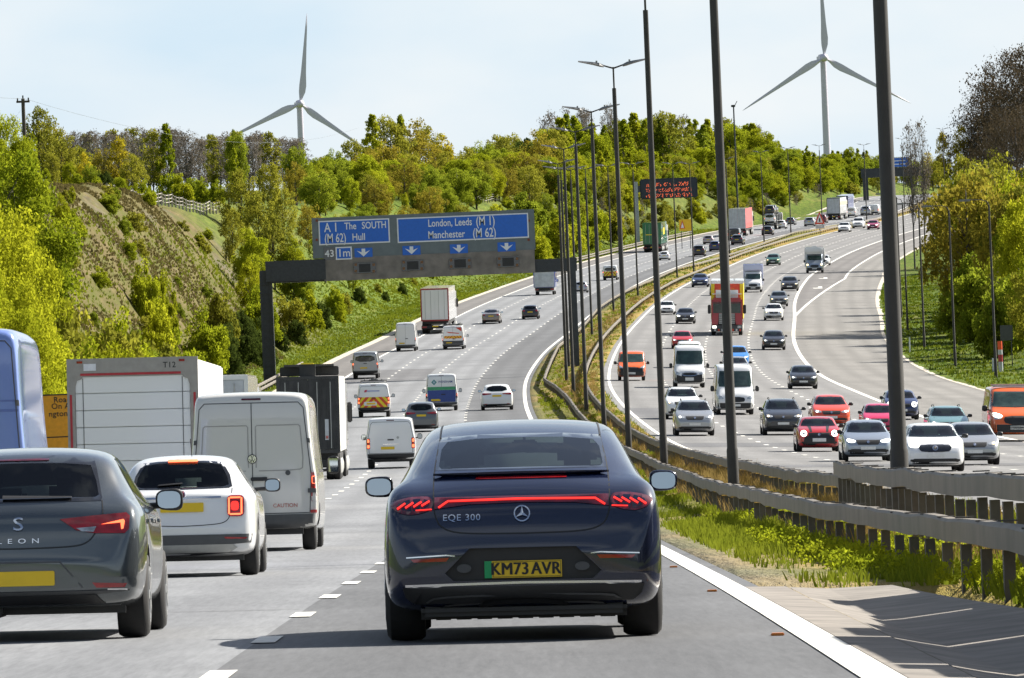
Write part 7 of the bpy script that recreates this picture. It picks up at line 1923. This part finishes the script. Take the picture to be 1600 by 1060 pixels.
belt('above the electronic message sign', 'birch wood above the message sign', 860, 1190, 10, [(860, 192), (885, 180), (940, 195), (985, 175), (1010, 180), (1045, 168), (1075, 187), (1130, 182), (1190, 194)], (40, 54), ['birch', 'birchg', 'olive', 'fresh', 'birchm', 'thinrust', 'fresh', 'birchg', 'birch'], (1.0, 1.4), 10)
belt('above the electronic message sign, front rank', 'birch wood above the message sign', 890, 1190, 13, [(890, 245), (1000, 235), (1100, 230), (1190, 238)], (24, 34), ['birch', 'lime', 'fresh', 'birchg', 'olive', 'mid'], (1.0, 1.3), 35)
belt('leafless above the message sign', 'birch wood above the message sign', 845, 960, 20, [(845, 182), (890, 167), (950, 160)], (56, 64), ['thinrust', 'bare'], (.9, 1.1), 10)
belt('in the low scrub beside the red sided lorry', 'scrub beside the far lorries', 940, 1345, 7, [(940, 330), (1000, 318), (1150, 310), (1250, 300), (1345, 292)], (9, 20), ['shrubolive', 'thinrust', 'shrubolive', 'shrublime', 'thinrust', 'olive'], (1.0, 1.5), 22)
belt('in the far wood below the right turbine', 'far wood below the right turbine', 1150, 1400, 9, [(1150, 190), (1190, 197), (1225, 230), (1260, 247), (1300, 240), (1345, 244), (1400, 247)], (30, 60), ['birchg', 'fresh', 'mid', 'olive', 'lime', 'birch', 'yellow'], (1.1, 1.5), 12)
belt('low in the far wood below the right turbine', 'far wood below the right turbine', 1170, 1395, 11, [(1170, 250), (1300, 268), (1395, 275)], (20, 32), ['lime', 'fresh', 'mid', 'shrublime', 'birch', 'dark', 'birchg'], (1.0, 1.4), 22)
belt('beyond the far gantry', 'far wood below the right turbine', 1395, 1470, 9, [(1395, 252), (1470, 235)], (1900, 1990), ['fresh', 'olive', 'birch', 'yellow'], (1.2, 1.6), 14)
belt('in the undergrowth along the wooded crest', 'undergrowth along the wooded crest', 480, 900, 8, [(480, 285), (560, 270), (700, 265), (760, 258), (900, 250)], (28, 40), ['shrub', 'shrubmid', 'olive', 'mid', 'shrubolive', 'fresh', 'rust'], (1.1, 1.5), 22)
belt('in the thicket above the blue signs', 'thicket above the gantry', 560, 800, 10, [(560, 320), (700, 308), (800, 300)], (15, 24), ['mid', 'shrub', 'olive', 'shrubmid', 'shrublime', 'fresh', 'rust'], (1.0, 1.4), 22)
belt('on the bushy slope beyond the gantry end', 'shrubs behind the lamp columns', 760, 980, 10, [(760, 322), (860, 298), (980, 275)], (13, 22), ['shrubmid', 'mid', 'olive', 'shrub', 'shrubgrey', 'fresh', 'shrublime'], (1.0, 1.4), 30)
belt('in the undergrowth of the birch wood', 'birch wood above the message sign', 900, 1200, 9, [(900, 270), (1000, 262), (1200, 262)], (18, 28), ['shrub', 'fresh', 'mid', 'shrubmid', 'lime', 'olive'], (1.1, 1.5), 22)
belt('in the undergrowth of the far wood', 'far wood below the right turbine', 1160, 1395, 8, [(1160, 270), (1300, 282), (1395, 284)], (14, 24), ['shrub', 'mid', 'shrublime', 'fresh', 'shrubmid'], (1.1, 1.5), 18)
belt('on the open slope beyond the gantry end', 'shrubs behind the lamp columns', 700, 960, 9, [(700, 395), (800, 365), (880, 335), (960, 325)], (8, 14), ['shrub', 'shrubmid', 'shrubolive', 'shrublime', 'shrubgrey', 'shrub'], (.9, 1.3), 30)
fill('on the slope below the electronic message sign', 'scrub beside the far lorries', 930, 1340, 8, 20, 75, 2.0, 4.0, ['thinrust', 'thinrust', 'shrubolive', 'thin', 'olive'], (1.2, 1.8))
fill('in the wood edge beside the message sign', 'birch wood above the message sign', 900, 1395, 17, 34, 110, 4.5, 8.0, ['fresh', 'mid', 'olive', 'birchg', 'lime', 'birch'], (1.0, 1.5))
fill('at the wood edge beside the far lorries', 'far wood below the right turbine', 1150, 1385, 9, 20, 80, 3.5, 7.0, ['fresh', 'mid', 'olive', 'lime', 'mid', 'birchg'], (1.1, 1.6))
fill('on the upper slope beside the message sign', 'birch wood above the message sign', 960, 1200, 13, 24, 60, 3.0, 6.0, ['fresh', 'mid', 'olive', 'rust', 'lime'], (1.1, 1.6))
fill('in the thicket above the blue signs', 'thicket above the gantry', 500, 900, 16, 30, 70, 4.5, 8.0, ['mid', 'olive', 'fresh', 'rust', 'mid', 'lime'], (1.1, 1.5))
fill('on the open slope beyond the gantry end', 'shrubs behind the lamp columns', 660, 980, 9, 17, 45, 1.8, 3.6, ['shrub', 'shrubmid', 'shrubolive', 'mid', 'olive'], (1.0, 1.5))
fill('scattered over the brown bank', 'shrubs on the brown bank', 95, 335, 6, 16, 34, .8, 2.2, ['shrubolive', 'shrubmid', 'shrubolive', 'shrub'], (1.0, 1.6))
# right hand side
zone('high at the top right corner', 'trees at the right edge', [('beech', 1600, 55, 20, 1.0), ('beech', 1556, 120, 18, 1.0), ('beech', 1650, 35, 24, 1.2), ('beech', 1530, 185, 16, .9), ('beech', 1585, 150, 16, .9)])
zone('with sunlit leaves at the right edge', 'trees at the right edge', [('lime', 1598, 228, 13, 1.0), ('lime', 1548, 225, 14, .8), ('fresh', 1575, 268, 11, .9), ('lime', 1605, 300, 9.5, .9), ('yellow', 1500, 198, 12, .9), ('yellow', 1472, 208, 11, .9), ('fresh', 1618, 380, 8.5, .8), ('lime', 1542, 300, 10, .7), ('yellow', 1442, 248, 8, .9), ('lime', 1585, 330, 9, .7), ('fresh', 1500, 260, 10, .8)])
belt('in the twiggy thicket right of the thick lamp column', 'twiggy thicket on the right', 1422, 1610, 9, [(1422, 270), (1480, 238), (1530, 245), (1610, 270)], (7, 12), ['thin', 'olive', 'olive', 'thin', 'fresh', 'rust'], (.9, 1.2), 35)
belt('low in the thicket on the right', 'twiggy thicket on the right', 1424, 1620, 10, [(1424, 420), (1500, 405), (1620, 410)], (6.5, 9), ['olive', 'shrubmid', 'shrubmid', 'thin', 'olive', 'mid', 'shrubdark'], (.9, 1.1), 60)
belt('deep in the shade of the right hand thicket', 'twiggy thicket on the right', 1424, 1630, 11, [(1424, 320), (1630, 300)], (12, 17), ['olive', 'mid', 'olive', 'fresh'], (1.0, 1.3), 30)
zone('thin and leafless above the far sign', 'trees at the right edge', [('bare', 1420, 192, 1100, .6), ('bare', 1437, 187, 1120, .6)])
for f_ in FENCES: fence(*f_)
grow(285)

# ------------------------------------------------------------------ grasses
def tufts(name, pts, mat, hrange, wid, rng, nb=5):
    P = np.array(pts); n = len(P); V = np.zeros((n*nb, 4, 3)); T = np.zeros((n*nb, 4))
    for b in range(nb):
        a = rng.uniform(0, 2*PI, n); h = P[:, 3]*rng.uniform(.6, 1.2, n); lean = rng.uniform(.1, .6, n)*h; la = rng.uniform(0, 2*PI, n); off = rng.uniform(0, .12, n)
        bx = P[:, 0]+off*np.cos(la); by = P[:, 1]+off*np.sin(la)*2; wv = wid*rng.uniform(.6, 1.4, n)*np.maximum(1, P[:, 4])
        ux, uy = np.cos(a)*wv, np.sin(a)*wv; s = slice(b*n, (b+1)*n)
        V[s, 0] = np.stack([bx-ux, by-uy, P[:, 2]-.03], 1); V[s, 1] = np.stack([bx+ux, by+uy, P[:, 2]-.03], 1)
        tx, ty = bx+lean*np.cos(la), by+lean*np.sin(la)
        V[s, 2] = np.stack([tx+ux*.3, ty+uy*.3, P[:, 2]+h], 1); V[s, 3] = np.stack([tx-ux*.3, ty-uy*.3, P[:, 2]+h], 1)
        T[s] = np.clip(P[:, 5]+rng.uniform(-.25, .25, n), 0, 1)[:, None]
    V = V.reshape(-1, 3); m = len(V)//4
    me = bpy.data.meshes.new(name); me.vertices.add(len(V)); me.vertices.foreach_set('co', V.astype(np.float32).ravel()); me.loops.add(m*4); me.loops.foreach_set('vertex_index', np.arange(m*4, dtype=np.int32))
    me.polygons.add(m); me.polygons.foreach_set('loop_start', np.arange(0, m*4, 4, dtype=np.int32)); me.polygons.foreach_set('loop_total', np.full(m, 4, dtype=np.int32))
    ca = me.color_attributes.new('tint', 'FLOAT_COLOR', 'POINT'); C = np.ones((len(V), 4), np.float32); C[:, :3] = T.reshape(-1)[:, None]; ca.data.foreach_set('color', C.ravel()); me.update(); me.validate(); me.materials.append(mat)
    tag(new_obj(name, me), kind='stuff')
LG_ = leaf_mat('lush_grass_blade', (.06, .10, .01), (.20, .23, .02), .35); DG_ = leaf_mat('dry_grass_blade', (.16, .10, .03), (.36, .26, .09), .3)
def scatter_median(n, y0, y1, f, hmul, wid):
    out = []
    for _ in range(n):
        y = float(y0*(y1/y0)**RNG.uniform(0, 1)); a = float(AX(y))+HSA; b = float(BX(y))-HSB; u = float(RNG.uniform(0, 1)); x = a+(b-a)*u
        k = f(x-a, b-x, u, y)
        if k is None: continue
        h, t_ = k
        out.append((x, y, float(ground_z(x, y)), h*hmul, max(1, y/160*wid), t_))
    return out
def lush(l, r, u, y):
    if y < 74 and l < 1.9: return None
    if l < .5 or (l < 1.5 and RNG.uniform() < .7 and y < 110): return None
    nz = vn(l*2+y*.05, y, 6, 2)
    if u > .5 and RNG.uniform() < .45: return None
    if nz < -.2 and RNG.uniform() < .8: return None
    return (.09+.10*max(0, nz)+(.08 if l > 1.7 and y < 130 else 0), .55+.4*nz)
def drygr(l, r, u, y):
    if l < 2.0 or r < .35: return None
    nz = vn(l*2+y*.04, y, 7, 5)
    if nz < -.1: return None
    return (.26+.2*max(0, nz), .5+.4*nz)
RG2 = np.random.default_rng(5)
tufts('reservation_grass', scatter_median(24000, 52, 420, lush, 1.0, .6)+scatter_median(5000, 420, 1300, lush, 1.1, .8), LG_, None, .014, RG2, 6)
tufts('dry_grass', scatter_median(15000, 78, 330, drygr, 1.0, .6)+scatter_median(2500, 330, 1000, drygr, .9, .8), DG_, None, .009, RG2, 6)
def scatter_bank(n, y0, y1, tmax):
    out = []
    for _ in range(n):
        y = float(RNG.uniform(y0, y1)); t_ = float(RNG.uniform(.8, tmax)); x = float(xAL(y))-t_; nz = vn(x, y*.2, 3, 4)
        out.append((x, y, float(ground_z(x, y)), .15+.14*max(0, nz), y/420, .5+.4*nz))
    return out
tufts('bank_grass', scatter_bank(17000, 380, 1000, 14)+scatter_bank(5000, 1000, 1500, 12), LG_, None, .04, RG2, 4)
out = []
for _ in range(14000):
    y = float(RNG.uniform(430, 1000)); t_ = float(RNG.uniform(.6, 16)); x = float(xBR(y))+t_; out.append((x, y, float(ground_z(x, y)), .16, y/420, float(RNG.uniform(0, .9))))
tufts('right_bank_grass', out, LG_, None, .035, RG2, 4)
wl = []
for _ in range(420):
    y = float(RNG.uniform(56, 150)); l = float(RNG.uniform(1.2, 2.6)) if y > 74 else float(RNG.uniform(2.0, 3.2)); x = float(AX(y))+HSA+l
    if vn(x*2, y*.3, 2.2, 9) < .0: continue
    wl.append((x, y, float(ground_z(x, y))+.10, .13+.1*float(RNG.uniform(0, 1))))
wm = crown_mesh('weeds', wl, 85, .027, RG2); wm.materials.append(LM['fresh']); tag(new_obj('weeds', wm), kind='stuff')
# bracken and dead stalks on the brown bank
out = []
for _ in range(15000):
    y = float(RNG.uniform(490, 690)); t_ = float(RNG.uniform(5, 18)); x = float(xAL(y))-t_
    if vn(x, y*.3, 2.5, 7) < -.1: continue
    out.append((x, y, float(ground_z(x, y)), .15, .9, float(RNG.uniform(0, 1))))
tufts('bank_bracken', out, leaf_mat('bracken_brown', (.075, .066, .025), (.18, .145, .055), .3), None, .07, RG2, 4)

# woodland behind the viewpoint, which the paintwork mirrors
rg_ = np.random.default_rng(3); cl_ = [(float(x), float(-250+rg_.uniform(-25, 25)), float(8+rg_.uniform(0, 15)), 4.5) for x in rg_.uniform(-260, 260, 420)]
fw = crown_mesh('far_wood', cl_, 40, 1.3, rg_); fw.materials.append(LM['dark']); tag(new_obj('far_wood', fw), kind='stuff')
